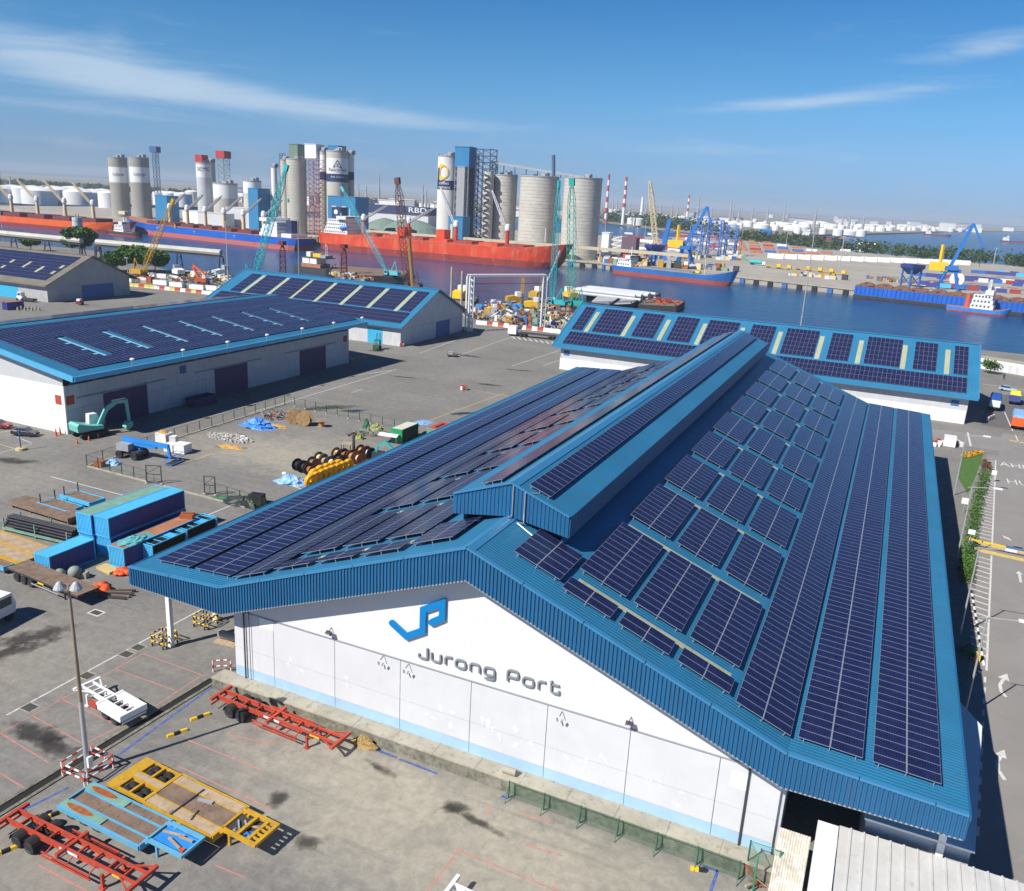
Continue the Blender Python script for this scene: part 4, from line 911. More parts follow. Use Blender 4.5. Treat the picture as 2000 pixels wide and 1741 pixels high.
def planks(parent, x0, x1, y0, y1, z, n, mat, along='x', name='deck_plank', gap=0.02, seed=1, ng=1):
    rnd = random.Random(seed)
    w = (y1 - y0) / n
    for i in range(n):
        xs = sorted([x0, x1] + [x0 + (x1 - x0) * rnd.uniform(0.25, 0.75) for _ in range(ng)])
        for a_, b_ in zip(xs[:-1], xs[1:]):
            h = rnd.uniform(0, 0.025)
            MB().bb((a_ + gap, y0 + i * w + gap / 2, z - 0.06), (b_ - gap, y0 + (i + 1) * w - gap / 2, z + h)).build(name, mat, parent)
def lowbed(name, label, pr, pj, pf, col, dark):
    pr, pj, pf = Vector(pr), Vector(pj), Vector(pf); d = pf - pr; o = thing(name, label, 'trailer', (pr.x, pr.y, 0), atan2(d.y, d.x)); LJ = (pj - pr).length; LF = d.length; zt = 0.92; W = 1.42
    return o, LJ, LF, zt, W
# blue low loader
o, LJ, LF, zt, W = lowbed('low_loader', 'pale blue low loader trailer with rusty wheel covers parked beside the yellow one', G(147, 1549, 0.95), G(300, 1630, 0.95), G(378, 1654, 1.35), lowbed_blue, 0)
for s in (-1, 1):
    MB().bb((0, s * W - 0.09, zt - 0.34), (LJ, s * W + 0.09, zt + 0.02)).build('side_rail', lowbed_blue, o)
    MB().bb((0.3, s * 0.58 - 0.08, zt - 0.3), (LJ - 0.1, s * 0.58 + 0.08, zt + 0.03)).build('main_beam', lowbed_blue, o)
    MB().bb((0.05, s * 0.68, zt - 0.02) if s > 0 else (0.05, -W + 0.1, zt - 0.02), (LJ * 0.52, W - 0.1, zt + 0.05) if s > 0 else (LJ * 0.52, -0.68, zt + 0.05)).build('wheel_cover', cont_green_top, o)
    mb = MB(); 
    for k in range(14):
        a_ = 2 * pi * k / 14
        mb.v.append((LJ * 0.22 + 1.3 * cos(a_) * (1 + 0.1 * sin(3 * a_)), s * 1.02 + 0.27 * sin(a_), zt + 0.056))
    mb.f.append(tuple(range(14))); mb.mi.append(0); mb.build('rust_patch', rust, o)
    planks(o, LJ * 0.53, LJ - 0.1, s * 0.68 if s > 0 else -W + 0.1, W - 0.1 if s > 0 else -0.68, zt, 2, wood_brown, seed=5 + s)
    for k in range(3): wheel(o, LJ * 0.09 + k * 1.3 + 0.2, s * 1.05, 0.42); 
planks(o, 0.4, LJ - 0.1, -0.48, 0.48, zt - 0.02, 4, wood_brown, seed=3)
MB().bb((0.0, -W, zt - 0.3), (0.12, W, zt + 0.02)).build('rear_beam', lowbed_blue, o); MB().bb((LJ - 0.08, -W, zt - 0.4), (LJ + 0.08, W, zt + 0.1)).build('front_beam', lowbed_blue, o)
GZ = 1.35
for s in (-1, 1):
    MB().bar((LJ, s * 0.95, zt), (LJ + 0.55, s * 0.95, GZ), 0.16, 0.3).build('gooseneck_arm', lowbed_blue, o)
    MB().bb((LJ + 0.4, s * 0.95 - 0.12, GZ - 0.2), (LF, s * 0.95 + 0.12, GZ + 0.03)).build('gooseneck_beam', lowbed_blue, o)
    MB().bb((LJ + 0.9, s * 0.8 - 0.08, 0.0), (LJ + 1.06, s * 0.8 + 0.08, GZ - 0.2)).build('landing_leg', lowbed_blue, o)
MB().bb((LF - 0.15, -0.83, GZ - 0.2), (LF, 0.83, GZ + 0.02)).build('front_beam', lowbed_blue, o); MB().bb((LJ + 0.4, -0.83, GZ - 0.3), (LF - 0.15, 0.83, GZ - 0.24)).build('gooseneck_tray', lift_blue, o)
for k, (x, y, a_) in enumerate(((0.9, 0.3, 0.2), (1.6, -0.3, 2.9), (2.0, 0.35, 0.1))): MB().box((LJ + 0.5 + x, y, GZ - 0.1), (1.7 - k * 0.3, 0.16, 0.1), rz=a_).build('loose_timber', wood_pale, o)
MB().box((LF - 0.5, -0.5, GZ - 0.12), (0.3, 0.25, 0.2)).build('loose_box', orange_red, o)
# yellow low loader
o, LJ, LF, zt, W = lowbed('low_loader', 'yellow low loader trailer with a wide timber deck and open wheel wells', G(249, 1503, 1.0), G(447, 1607, 1.0), G(523, 1631, 1.4), yellow_paint, 0)
W = 1.75; zt = 1.0; LR = LJ * 0.36
MB().bb((0, -W, zt - 0.3), (0.95, W, zt)).build('rear_platform', yellow_paint, o)
for k in range(2):
    for y in (-1.35, -0.75, 0.75, 1.35): wheel(o, 1.55 + k * 1.35, y, 0.47)
for y in (-W + 0.1, -0.3, 0.3, W - 0.1): MB().bb((0.96, y - 0.09, zt - 0.28), (LR, y + 0.09, zt - 0.01)).build('well_beam', yellow_paint, o)
for x in (0.98, 2.22, LR - 0.1): MB().bb((x - 0.1, -W, zt - 0.25), (x + 0.1, W, zt - 0.005 + 0.01)).build('well_cross_beam', yellow_paint, o)
MB().bb((0.96, -0.2, zt - 0.05), (LR, 0.2, zt + 0.03)).build('centre_plank', wood_pale, o)
MB().bb((LR, -W, zt - 0.35), (LR + 0.12, W, zt + 0.04)).build('deck_beam', yellow_paint, o)
planks(o, LR + 0.14, LJ - 0.05, -W + 0.12, -W + 0.9, zt, 2, wood_pale, seed=8); planks(o, LR + 0.14, LJ - 0.05, W - 0.9, W - 0.12, zt, 2, wood_pale, seed=9); planks(o, LR + 0.14, LJ - 0.05, -W + 0.98, W - 0.98, zt - 0.03, 4, wood_brown, seed=10)
for s in (-1, 1):
    MB().bb((LR, s * W - 0.06, zt - 0.4), (LJ, s * W + 0.06, zt + 0.02)).build('side_rail', yellow_paint, o); MB().bb((LR + 0.14, s * (W - 0.94) - 0.035, zt - 0.05), (LJ, s * (W - 0.94) + 0.035, zt + 0.03)).build('deck_strip', yellow_paint, o)
    MB().bar((LJ, s * 1.1, zt - 0.1), (LJ + 0.5, s * 1.1, 1.4), 0.18, 0.35).build('gooseneck_arm', yellow_paint, o); MB().bb((LJ + 0.3, s * 1.1 - 0.13, 1.2), (LF, s * 1.1 + 0.13, 1.43)).build('gooseneck_beam', yellow_paint, o)
    MB().bb((LJ + 0.7, s * 0.9 - 0.09, 0), (LJ + 0.88, s * 0.9 + 0.09, 1.2)).build('landing_leg', yellow_paint, o)
MB().bb((LJ - 0.1, -W, zt - 0.5), (LJ + 0.1, W, zt + 0.05)).build('front_beam', yellow_paint, o)
for x in (LJ + 1.6, LF - 0.9, LF - 0.15): MB().bb((x - 0.13, -0.96, 1.2), (x + 0.13, 0.96, 1.41)).build('gooseneck_cross_beam', yellow_paint, o)
for y in (-0.6, -0.2, 0.2, 0.6): MB().bb((LF - 0.8, y - 0.05, 1.22), (LF - 0.27, y + 0.05, 1.4)).build('gooseneck_rib', yellow_paint, o)
MB().bb((LJ + 0.3, -0.96, 1.0), (LF - 0.9, 0.96, 1.06)).build('gooseneck_tray', steel_dark, o)
rnd = random.Random(4)
for k in range(9): MB().box((LJ + 0.8 + rnd.uniform(0, 1.6), rnd.uniform(-0.7, 0.7), 1.15), (rnd.uniform(0.3, 1.1), 0.12, 0.1), rz=rnd.uniform(0, 3)).build('loose_timber', [wood_pale, grey_paint, lift_blue, wood_brown][k % 4], o)
MB().box((LJ * 0.72, 0.5, zt + 0.06), (1.2, 0.25, 0.14), rz=0.2).build('loose_timber', grey_paint, o); MB().box((LJ * 0.62, -0.2, zt + 0.04), (0.12, 3.1, 0.07)).build('lashing_bar', steel_dark, o); MB().box((LJ * 0.76, -0.9, zt + 0.04), (0.1, 1.0, 0.06), rz=0.3).build('lashing_bar', steel_dark, o)

# ---- lamp post with guard rails
PB_ = G(172, 1508)
lp = thing('lamp_post', 'tall rusty floodlight mast rising from the red and white guard rails', 'lamp post', (PB_.x, PB_.y, 0))
mb = MB(); mb.cyl((0, 0, 0), (0, 0, 6.2), 0.21, 12, 0.17); mb.build('lower_mast', pole_metal, lp, True); mb = MB(); mb.cyl((0, 0, 6.2), (0, 0, 15.9), 0.16, 12, 0.10); mb.build('upper_mast', pole_rust, lp, True)
MB().bar((-0.55, 0, 15.7), (0.55, 0, 15.7), 0.08).build('cross_arm', pole_rust, lp)
for s, dy in ((-1, -0.35), (1, 0.2)):
    MB().lathe((s * 0.5, dy, 15.55), [(0.1, 0.55), (0.2, 0.45), (0.42, 0.1), (0.45, 0), (0.1, -0.02)], 12).build('floodlight', M('lamp_grey', (0.40, 0.43, 0.45), 0.4, var=0.1), lp)
MB().bb((0.22, -0.2, 0.6), (0.42, 0.2, 1.5)).build('switch_box', white_paint, lp)
rw_m = []
def rail_hoop(label, c, rz, w=2.3, h=1.15, colors=(red_paint, white_paint), name='guard_rail', cat='barrier', group=None):
    o = thing(name, label, cat, (c[0], c[1], 0), rz, group)
    for s in (-1, 1):
        for k in range(3): MB().cyl((s * w / 2, 0, h * k / 3), (s * w / 2, 0, h * (k + 1) / 3), 0.07, 8).build('post', colors[(k + 1) % 2], o)
    for z in (h * 0.5, h):
        n = 5
        for k in range(n): MB().cyl((-w / 2 + w * k / n, 0, z), (-w / 2 + w * (k + 1) / n, 0, z), 0.07, 8).build('rail', colors[k % 2], o)
    return o
for (dx, dy, rz, nm) in ((0, -1.25, 0, 'front'), (0.15, 1.25, 0, 'rear'), (-1.35, 0, pi / 2, 'left'), (1.35, 0.05, pi / 2, 'right')):
    rail_hoop('red and white guard rail on the %s side of the floodlight mast' % nm, (PB_.x + dx, PB_.y + dy), rz)
# ---- wheel stops
WS = [((391, 1402), 'beside the rear of the red trailer at the plinth'), ((346, 1434), 'on the sandy yard near the mast shadow'), ((12, 1664), 'at the left edge below the red trailer'), ((108, 1592), 'under the red trailer beside the blue lowbed'), ((1364, 1700), 'alone near the green fence post')]
for (u, v), w_ in WS:
    p = G(u, v); o = thing('wheel_stop', 'yellow and black wheel stop block ' + w_, 'wheel stop', (p.x, p.y, 0), 1.15 if u < 1000 else 0.3)
    n = 3 if u < 1000 else 2
    for k in range(n): MB().prism_x([(-0.16, 0), (0.16, 0), (0.1, 0.22), (-0.1, 0.22)], -0.55 * n / 2 + k * 0.55, -0.55 * n / 2 + k * 0.55 + 0.549).build('block', bright_yellow if k % 2 == 0 else black_paint, o)

# ---- shipping containers (long axis along local y)
def container(name, label, corner, L, H=2.59, W=2.44, side=cont_navy_shade, top=cont_blue, end=cont_blue, z0=0.0, rz=0.0, cat='container', group=None, open_side=False):
    """corner: near right top corner on the ground plan"""
    o = thing(name, label, cat, (corner[0] - W / 2, corner[1], z0), rz, group)
    def ribs(n, length):
        out = []; p = length / n
        for i in range(n): out += [(i * p, 0), (i * p + p * 0.45, 0), (i * p + p * 0.55, 0.05), (i * p + p * 0.95, 0.05)]
        return out + [(length, 0)]
    for s in (-1, 1):
        if open_side and s > 0: continue
        q = ribs(int(L / 0.28), L - 0.3); mb = MB(); k = len(q)
        x0 = s * (W / 2 - 0.03)
        mb.add([(x0 - s * d_, 0.15 + y, 0.15) for y, d_ in q] + [(x0 - s * d_, 0.15 + y, H - 0.12) for y, d_ in q], [(i, i + 1, k + i + 1, k + i) if s > 0 else (k + i, k + i + 1, i + 1, i) for i in range(k - 1)]); mb.build('side_wall', side, o)
    q = ribs(9, W - 0.3); k = len(q)
    for yy, s in ((0.03, 1), (L - 0.03, -1)):
        mb = MB(); mb.add([(-W / 2 + 0.15 + x, yy + s * d_, 0.15) for x, d_ in q] + [(-W / 2 + 0.15 + x, yy + s * d_, H - 0.12) for x, d_ in q], [(i, i + 1, k + i + 1, k + i) if s > 0 else (k + i, k + i + 1, i + 1, i) for i in range(k - 1)]); mb.build('end_wall', end, o)
    mb = MB()
    for x in (-W / 2, W / 2):
        for y in (0, L): mb.bb((x - (0.14 if x > 0 else 0), y - (0.14 if y > 0 else 0), 0), (x + (0.14 if x < 0 else 0), y + (0.14 if y == 0 else 0), H))
    for z0_, z1_ in ((0.0, 0.14), (H - 0.12, H)):
        for x in (-W / 2, W / 2): mb.bb((x - (0.1 if x > 0 else 0), 0.141, z0_), (x + (0.1 if x < 0 else 0), L - 0.141, z1_))
        for y in (0, L): mb.bb((-W / 2 + 0.141, y - (0.1 if y > 0 else 0), z0_), (W / 2 - 0.141, y + (0.1 if y == 0 else 0), z1_))
    mb.build('frame', end, o)
    if top is not None:
        n = max(3, int(L / 2.0))
        for i in range(n): MB().bb((-W / 2 + 0.101, 0.101 + (L - 0.2) * i / n + 0.02, H - 0.08), (W / 2 - 0.101, 0.101 + (L - 0.2) * (i + 1) / n - 0.02, H - 0.03)).build('roof_sheet', top, o)
    MB().bb((-W / 2 + 0.101, 0.11, 0.06), (W / 2 - 0.101, L - 0.11, 0.12)).build('floor', wood_brown, o)
    return o
c = G(210.4, 1013.4, 5.2); UL = 12.0
up_y = c.y
container('shipping_container', 'upper blue shipping container with a bright blue roof, right one of the stacked pair', (c.x, c.y), UL, z0=2.6)
container('shipping_container', 'upper blue shipping container with a faded green roof, left one of the stacked pair', (c.x - 2.5, c.y - 0.35), UL, top=cont_green_top, z0=2.6)
container('shipping_container', 'bottom blue container carrying the bright blue roofed one', (c.x, c.y + 0.1), UL, z0=0.0)
container('shipping_container', 'bottom blue container carrying the green roofed one', (c.x - 2.5, c.y - 0.2), UL, z0=0.0)
rr = container('shipping_container', 'blue container with a rusty orange roof beside the stacked pair', (G(240.5, 1073, 2.6).x, G(240.5, 1073, 2.6).y), UL, top=rust_deck)
p = rr.location
def heap(name, label, c, rx, ry, h, mat, cat, n=18, m=6, rough=0.3, seed=0, group=None, rz=0.0, z0=0.0):
    rnd = random.Random(seed + 100); vs, fs = [], []
    ph = [(rnd.uniform(0, 6.28), rnd.uniform(0, 6.28), rnd.uniform(0.5, 1)) for _ in range(5)]
    for j in range(m + 1):
        for i in range(n):
            a_ = 2 * pi * i / n; r = 1 - j / m; k = 1 + rough * sum(q[2] * 0.4 * sin((2 + w_) * a_ + q[0] + j * q[1]) for w_, q in enumerate(ph)) + rnd.uniform(-1, 1) * rough * 0.25
            z = h * (1 - r ** 1.7) * (1 + (rnd.uniform(-1, 1) * rough * 0.6 if 0 < j < m else 0))
            vs.append((rx * r * k * cos(a_), ry * r * k * sin(a_), max(0.0, z)))
    for j in range(m):
        for i in range(n): fs.append((j * n + i, j * n + (i + 1) % n, (j + 1) * n + (i + 1) % n, (j + 1) * n + i))
    mb = MB().add(vs, fs); o = mb.build(name, mat); o.location = (c[0], c[1], z0); o.rotation_euler = (0, 0, rz); tag(o, label, cat, group); return o
heap('tarpaulin', 'faded turquoise tarpaulin draped on the rusty orange container roof', (p.x + 0.1, p.y + 2.6), 1.25, 2.4, 0.45, M('turquoise_tarp', (0.12, 0.40, 0.42), 0.6, var=0.25, scale=1.2, bump=0.5), 'tarpaulin', seed=2, z0=2.57)
for k, (dy, dx) in enumerate(((10.9, 0.2), (11.6, -0.3))): o = MB().box((0, 0, 0.25), (1.7, 0.5, 0.5), rz=0.3 + 0.2 * k).build('scrap_beam', rust); o.location = (p.x + dx, p.y + dy, 2.57); tag(o, 'rusty beam lying on the far end of the orange container roof', 'beam', 'rusty beams on the container roof')
c2 = G(95, 1088.5, 2.6); container('shipping_container', 'short blue container standing alone in front of the container stack', (c2.x, c2.y), 6.06)
def open_rack(label, corner, L=5.6, H=2.35):
    o = container('open_container', label, corner, L, H=H, top=None, side=cont_blue, open_side=True)
    W = 2.44
    for k in range(5): MB().bb((-W / 2 + 0.11, 0.5 + k * (L - 1) / 4 - 0.05, H - 0.1), (W / 2 - 0.11, 0.5 + k * (L - 1) / 4 + 0.05, H - 0.02)).build('roof_bar', cont_blue, o)
    MB().bar((-1.0, 0.4, H - 0.06), (1.0, L - 0.6, H - 0.05), 0.08).build('roof_brace', cont_blue, o); MB().bb((-W / 2 + 0.11, L * 0.55, H - 0.09), (W / 2 - 0.11, L * 0.75, H - 0.03)).build('roof_sheet', cont_blue, o)
    MB().bb((-W / 2 + 0.12, 0.2, 0.2), (W / 2 - 0.25, L - 0.2, H - 0.2)).build('interior_shade', M('interior_shade', (0.012, 0.011, 0.01), 0.9), o); return o  # near-black block: shade inside the open container put into its colour
a1 = G(297, 1067, 2.35); open_rack('nearer blue open sided container beside the rusty roofed one', (a1.x, a1.y)); a2 = G(361, 1037, 2.35); open_rack('farther blue open sided container behind the canopy corner', (a2.x, a2.y), 5.6)

# ---- flat racks and timber decks on the left
def flat_rack(name, label, pr, pl, Ly, z, rim, deck, n=7, seed=0, cat='flat rack', posts=False, h=0.5):
    """pr: right end centre, pl: left end centre (world)"""
    pr, pl = Vector(pr), Vector(pl); d = pr - pl; o = thing(name, label, cat, (pl.x, pl.y, 0), atan2(d.y, d.x)); L = d.length
    for s in (-1, 1): MB().bb((0, s * Ly / 2 - 0.09, z - h), (L, s * Ly / 2 + 0.09, z + 0.06)).build('side_rail', rim, o)
    for x in (0.08, L - 0.08): MB().bb((x - 0.08, -Ly / 2 + 0.09, z - h), (x + 0.08, Ly / 2 - 0.09, z + 0.02)).build('end_rail', rim, o)
    for k in range(5): MB().bb((L * (k + 0.5) / 5 - 0.08, -Ly / 2 + 0.1, z - h), (L * (k + 0.5) / 5 + 0.08, Ly / 2 - 0.1, z - 0.08)).build('cross_member', steel_dark, o)
    planks(o, 0.17, L - 0.17, -Ly / 2 + 0.1, Ly / 2 - 0.1, z, n, deck, seed=seed)
    if z - h > 0.12:
        for k in range(4): MB().bb((0.4 + (L - 0.8) * k / 3 - 0.1, -Ly / 2 + 0.15, 0), (0.4 + (L - 0.8) * k / 3 + 0.1, Ly / 2 - 0.15, z - h)).build('bearer', wood_brown, o)
    if posts:
        for s in (-1, 1):
            MB().bb((L * posts - 0.06, s * (Ly / 2 - 0.12) - 0.06, z), (L * posts + 0.06, s * (Ly / 2 - 0.12) + 0.06, z + 1.3)).build('stanchion', steel_dark, o)
    return o
def lft(u, v, z, dx): q = G(u, v, z); return q, q + Vector((-dx, 0.5, 0))
r_, l_ = lft(262, 1076, 1.2, 0); 
r1 = G(84, 1078, 1.2); flat_rack('flat_rack', 'pale timber flat rack with yellow edge beside the pipe stack', r1, r1 + Vector((-12.2, 0.5, 0)), 2.5, 1.2, yellow_paint, wood_pale, 6, 1)
r2 = G(60, 1092, 1.2); flat_rack('flat_rack', 'pale timber flat rack with orange yellow edge next to the short blue container', r2, r2 + Vector((-12.2, 0.5, 0)), 2.5, 1.2, yellow_paint, wood_pale, 6, 2)
r3 = G(105, 1020, 1.0); flat_rack('flat_rack', 'brown timber flat rack behind the stacked black pipes', G(150, 1008, 1.0), G(150, 1008, 1.0) + Vector((-12, 0.4, 0)), 2.5, 1.0, wood_brown, wood_brown, 6, 3)
flat_rack('flat_rack', 'blue edged flat rack with stanchions, nearer one beyond the pipes', G(146, 994, 1.0), G(146, 994, 1.0) + Vector((-6.0, 0.2, 0)), 2.4, 1.0, cont_blue, wood_brown, 6, 4, posts=0.1)
flat_rack('flat_rack', 'blue edged flat rack with stanchions, farther one beyond the pipes', G(190, 978, 1.0), G(190, 978, 1.0) + Vector((-6.0, 0.2, 0)), 2.4, 1.0, cont_blue, wood_brown, 6, 5, posts=0.12)
flat_rack('flat_rack', 'small blue flat rack at the left edge beside the flatbed trailer', G(26, 1102, 0.9), G(26, 1102, 0.9) + Vector((-6, 0.2, 0)), 2.2, 0.9, lowbed_blue, wood_brown, 6, 6)
# pipe stack
pr_, pl_ = G(150, 1040, 1.5), G(20, 1010, 1.5); d = pr_ - pl_
pk = thing('pipe_rack', 'pale green steel rack holding black pipes beside the timber flat racks', 'rack', (pl_.x, pl_.y, 0), atan2(d.y, d.x)); L = d.length
for s in (-1, 1):
    MB().bb((0, s * 1.25 - 0.08, 0.3), (L, s * 1.25 + 0.08, 0.6)).build('side_rail', cont_green_top, pk)
    for x in (0.3, L * 0.5, L - 0.3): MB().bb((x - 0.07, s * 1.25 - 0.07, 0), (x + 0.07, s * 1.25 + 0.07, 1.9)).build('stanchion', cont_green_top, pk)
blackpipe = M('black_pipe', (0.022, 0.022, 0.03), 0.5, var=0.2)
for row in range(4):
    for k in range(6 - row):
        y = (k - (5 - row) / 2) * 0.36; o = MB().cyl((0.1, 0, 0), (L - 0.1, 0, 0), 0.17, 10).build('pipe', blackpipe, None, True)
        o.parent = None; o.location = (pl_.x - sin(pk.rotation_euler.z) * y, pl_.y + cos(pk.rotation_euler.z) * y, 0.78 + row * 0.31); o.rotation_euler = (0, 0, pk.rotation_euler.z)
        tag(o, 'long black pipe lying in the green steel rack', 'pipe', 'black pipes in the green rack')
# dark flatbed semi trailer
tr, tl = G(173, 1156, 1.45), G(173, 1156, 1.45) + Vector((-12.4, 1.0, 0)); d = tr - tl
fb = thing('flatbed_trailer', 'flatbed trailer with brown timber deck and three axles by the short blue container', 'trailer', (tl.x, tl.y, 0), atan2(d.y, d.x)); L = d.length
planks(fb, 0.05, L - 0.05, -1.25, 1.25, 1.45, 7, wood_brown, seed=12)
MB().bb((0, -1.28, 1.2), (L, -1.2, 1.38)).build('side_rail', steel_dark, fb); MB().bb((0, 1.2, 1.2), (L, 1.28, 1.38)).build('side_rail', steel_dark, fb)
for s in (-0.5, 0.5): MB().bb((0.2, s - 0.08, 0.95), (L - 0.3, s + 0.08, 1.38)).build('main_beam', steel_dark, fb)
for k in range(3):
    for s in (-1, 1): wheel(fb, 5.0 + k * 1.25 - 3.6, s * 1.02)
for s in (-1, 1): MB().bb((9.4, s * 0.8 - 0.08, 0), (9.56, s * 0.8 + 0.08, 1.2)).build('landing_leg', steel_dark, fb); MB().bar((4.2, s * 1.2, 0.6), (9.0, s * 1.2, 0.6), 0.08, 0.12).build('side_guard', grey_paint, fb)
MB().bb((5.6, -1.31, 1.0), (6.6, -1.285, 1.22)).build('hazard_plate', bright_yellow, fb)
for (u, v, w_), r_ in zip(((117, 1121, 'left'), (146, 1118, 'right')), (0.62, 0.75)):
    p = G(u, v, r_); o = MB().lathe((0, 0, 0), [(r_ * sin(a_), r_ * (1 - cos(a_))) for a_ in [pi * k / 10 + 0.02 for k in range(11)]][:11], 16).build('mooring_buoy', M('buoy_grey', (0.26, 0.30, 0.27), 0.6, var=0.3, scale=1.5), None, True); o.location = (p.x, p.y, 0); tag(o, 'weathered grey buoy ball beside the flatbed trailer, %s of two' % w_, 'buoy')
o = MB().box((0, 0, 0.35), (1.4, 0.8, 0.7), rz=0.4).build('concrete_block', concrete); q = G(160, 1128); o.location = (q.x, q.y, 0); tag(o, 'pale concrete block beside the grey buoy balls', 'block')
def lumps(name, label, cat, u, v, mat, n, spread, size, seed=0, z=0.0, group=None):
    """a pile of sacks or bags: one soft mound with separate bulges"""
    p = G(u, v, z); rnd = random.Random(seed); o = thing(name, label, cat, (p.x, p.y, z), 0, group)
    for k in range(n):
        a_ = rnd.uniform(0, 6.28); r_ = spread * sqrt(rnd.random()) ; s = size * rnd.uniform(0.75, 1.25)
        zz = max(0, (1 - r_ / spread)) * size * rnd.uniform(0.2, 1.0)
        prof_ = [(s * 0.3, 0), (s * 0.85, s * 0.18), (s, s * 0.5), (s * 0.75, s * 0.85), (s * 0.2, s)]
        MB().lathe((r_ * cos(a_), r_ * sin(a_), zz), prof_, 9).build('bag', mat, o, True)
    return o
lumps('bag_pile', 'pile of orange red bags next to the canopy corner', 'bags', 241, 1120, orange_red, 12, 0.8, 0.45, 1); lumps('bag_pile', 'pile of orange red bags at the end of the flatbed trailer', 'bags', 203, 1151, orange_red, 14, 1.0, 0.45, 2)
q = G(211, 1114); o = thing('timber_stack', 'stack of pale yellow boards before the rusty roofed container', 'timber', (q.x, q.y, 0), -0.15)
for k in range(5): MB().box((0, (k - 2) * 0.26, 0.16), (2.6, 0.23, 0.3 + 0.03 * (k % 2))).build('board', M('yellow_board', (0.55, 0.42, 0.18), 0.8, var=0.15), o)
q = G(225, 1163); o = thing('timber_stack', 'dark boards and pipes left under the canopy edge', 'timber', (q.x, q.y, 0), 0.35)
for k in range(5): MB().box((0.2 * (k % 3), (k - 2) * 0.4, 0.2), (3.2, 0.22, 0.2), rz=0.05 * k).build('board', wood_brown if k % 2 else steel_dark, o)
# truck at the left edge
q = G(-14, 1216); tk = thing('truck', 'white truck cab cut off by the left edge of the yard', 'truck', (q.x, q.y, 0), pi / 2 + 0.1)
MB().prism_y([(-2.0, 0.7), (1.7, 0.7), (1.9, 1.6), (1.5, 2.9), (-2.0, 2.9)], -1.2, 1.2).build('cab', white_paint, tk); MB().bb((-6.5, -1.2, 0.9), (-2.1, 1.2, 3.0)).build('cargo_box', white_paint, tk)
MB().prism_y([(1.63, 1.75), (1.87, 1.72), (1.60, 2.7), (1.45, 2.72)], -1.05, 1.05).build('windscreen', window_glass, tk)
for s in (-1, 1): MB().bb((0.0, s * 1.2, 1.7), (1.4, s * 1.215, 2.6)).build('side_window', window_glass, tk)
for x in (1.0, -3.4, -4.7):
    for s in (-1, 1): wheel(tk, x, s * 1.02)
# ---- things below the canopy
for (u, v), n_ in (((322, 1258), 'white column at the canopy corner'), ((402, 1221), 'striped column farther under the canopy')):
    q = G(u, v)
    for k, (dx, dy, rz) in enumerate(((0, -0.9, 0), (0, 0.9, 0), (-0.95, 0, pi / 2), (0.95, 0, pi / 2))):
        rail_hoop('yellow and black guard hoop on the %s of the %s' % (('front', 'rear', 'left', 'right')[k], n_), (q.x + dx, q.y + dy), rz, 1.4, 1.2, (bright_yellow, black_paint), 'column_guard')
q = G(434, 1312); rail_hoop('red and white hoop rail at the left end of the plinth', (q.x, q.y), 0.6, 1.6, 1.2)
q = G(430, 1248); o = thing('concrete_pipe', 'concrete drain pipe on a timber pallet under the canopy', 'pipe', (q.x, q.y, 0), 0.1)
mb = MB(); n = 16
for k in range(n):
    a0_, a1_ = 2 * pi * k / n, 2 * pi * (k + 1) / n
    for (ra, rb, xa, xb) in ((0.42, 0.42, 0, 2.2), (0.32, 0.32, 2.2, 0), (0.32, 0.42, 0, 0), (0.42, 0.32, 2.2, 2.2)):
        mb.add([(xa, ra * cos(a0_), 0.6 + ra * sin(a0_)), (xa, ra * cos(a1_), 0.6 + ra * sin(a1_)), (xb, rb * cos(a1_), 0.6 + rb * sin(a1_)), (xb, rb * cos(a0_), 0.6 + rb * sin(a0_))], [(0, 1, 2, 3)])
mb.build('pipe', concrete, o); MB().bb((-0.1, -0.9, 0.0), (2.4, 0.9, 0.16)).build('pallet', wood_pale, o)
q = G(1000, 1507, 1.22); o = MB().cyl((0, 0, 0.3), (1.1, 0, 0.3), 0.28, 14).build('concrete_pipe', concrete); o.location = (q.x - 0.6, 0.75, 1.22); tag(o, 'short concrete pipe lying on the plinth ledge', 'pipe')
q = G(725, 1445); o = heap('leaf_heap', 'heap of dry brown leaves against the plinth by the red trailer', (q.x, -0.25), 1.3, 0.45, 0.9, M('dry_leaves', (0.33, 0.22, 0.08), 0.9, var=0.5, scale=6, bump=0.8), 'leaves', seed=5)
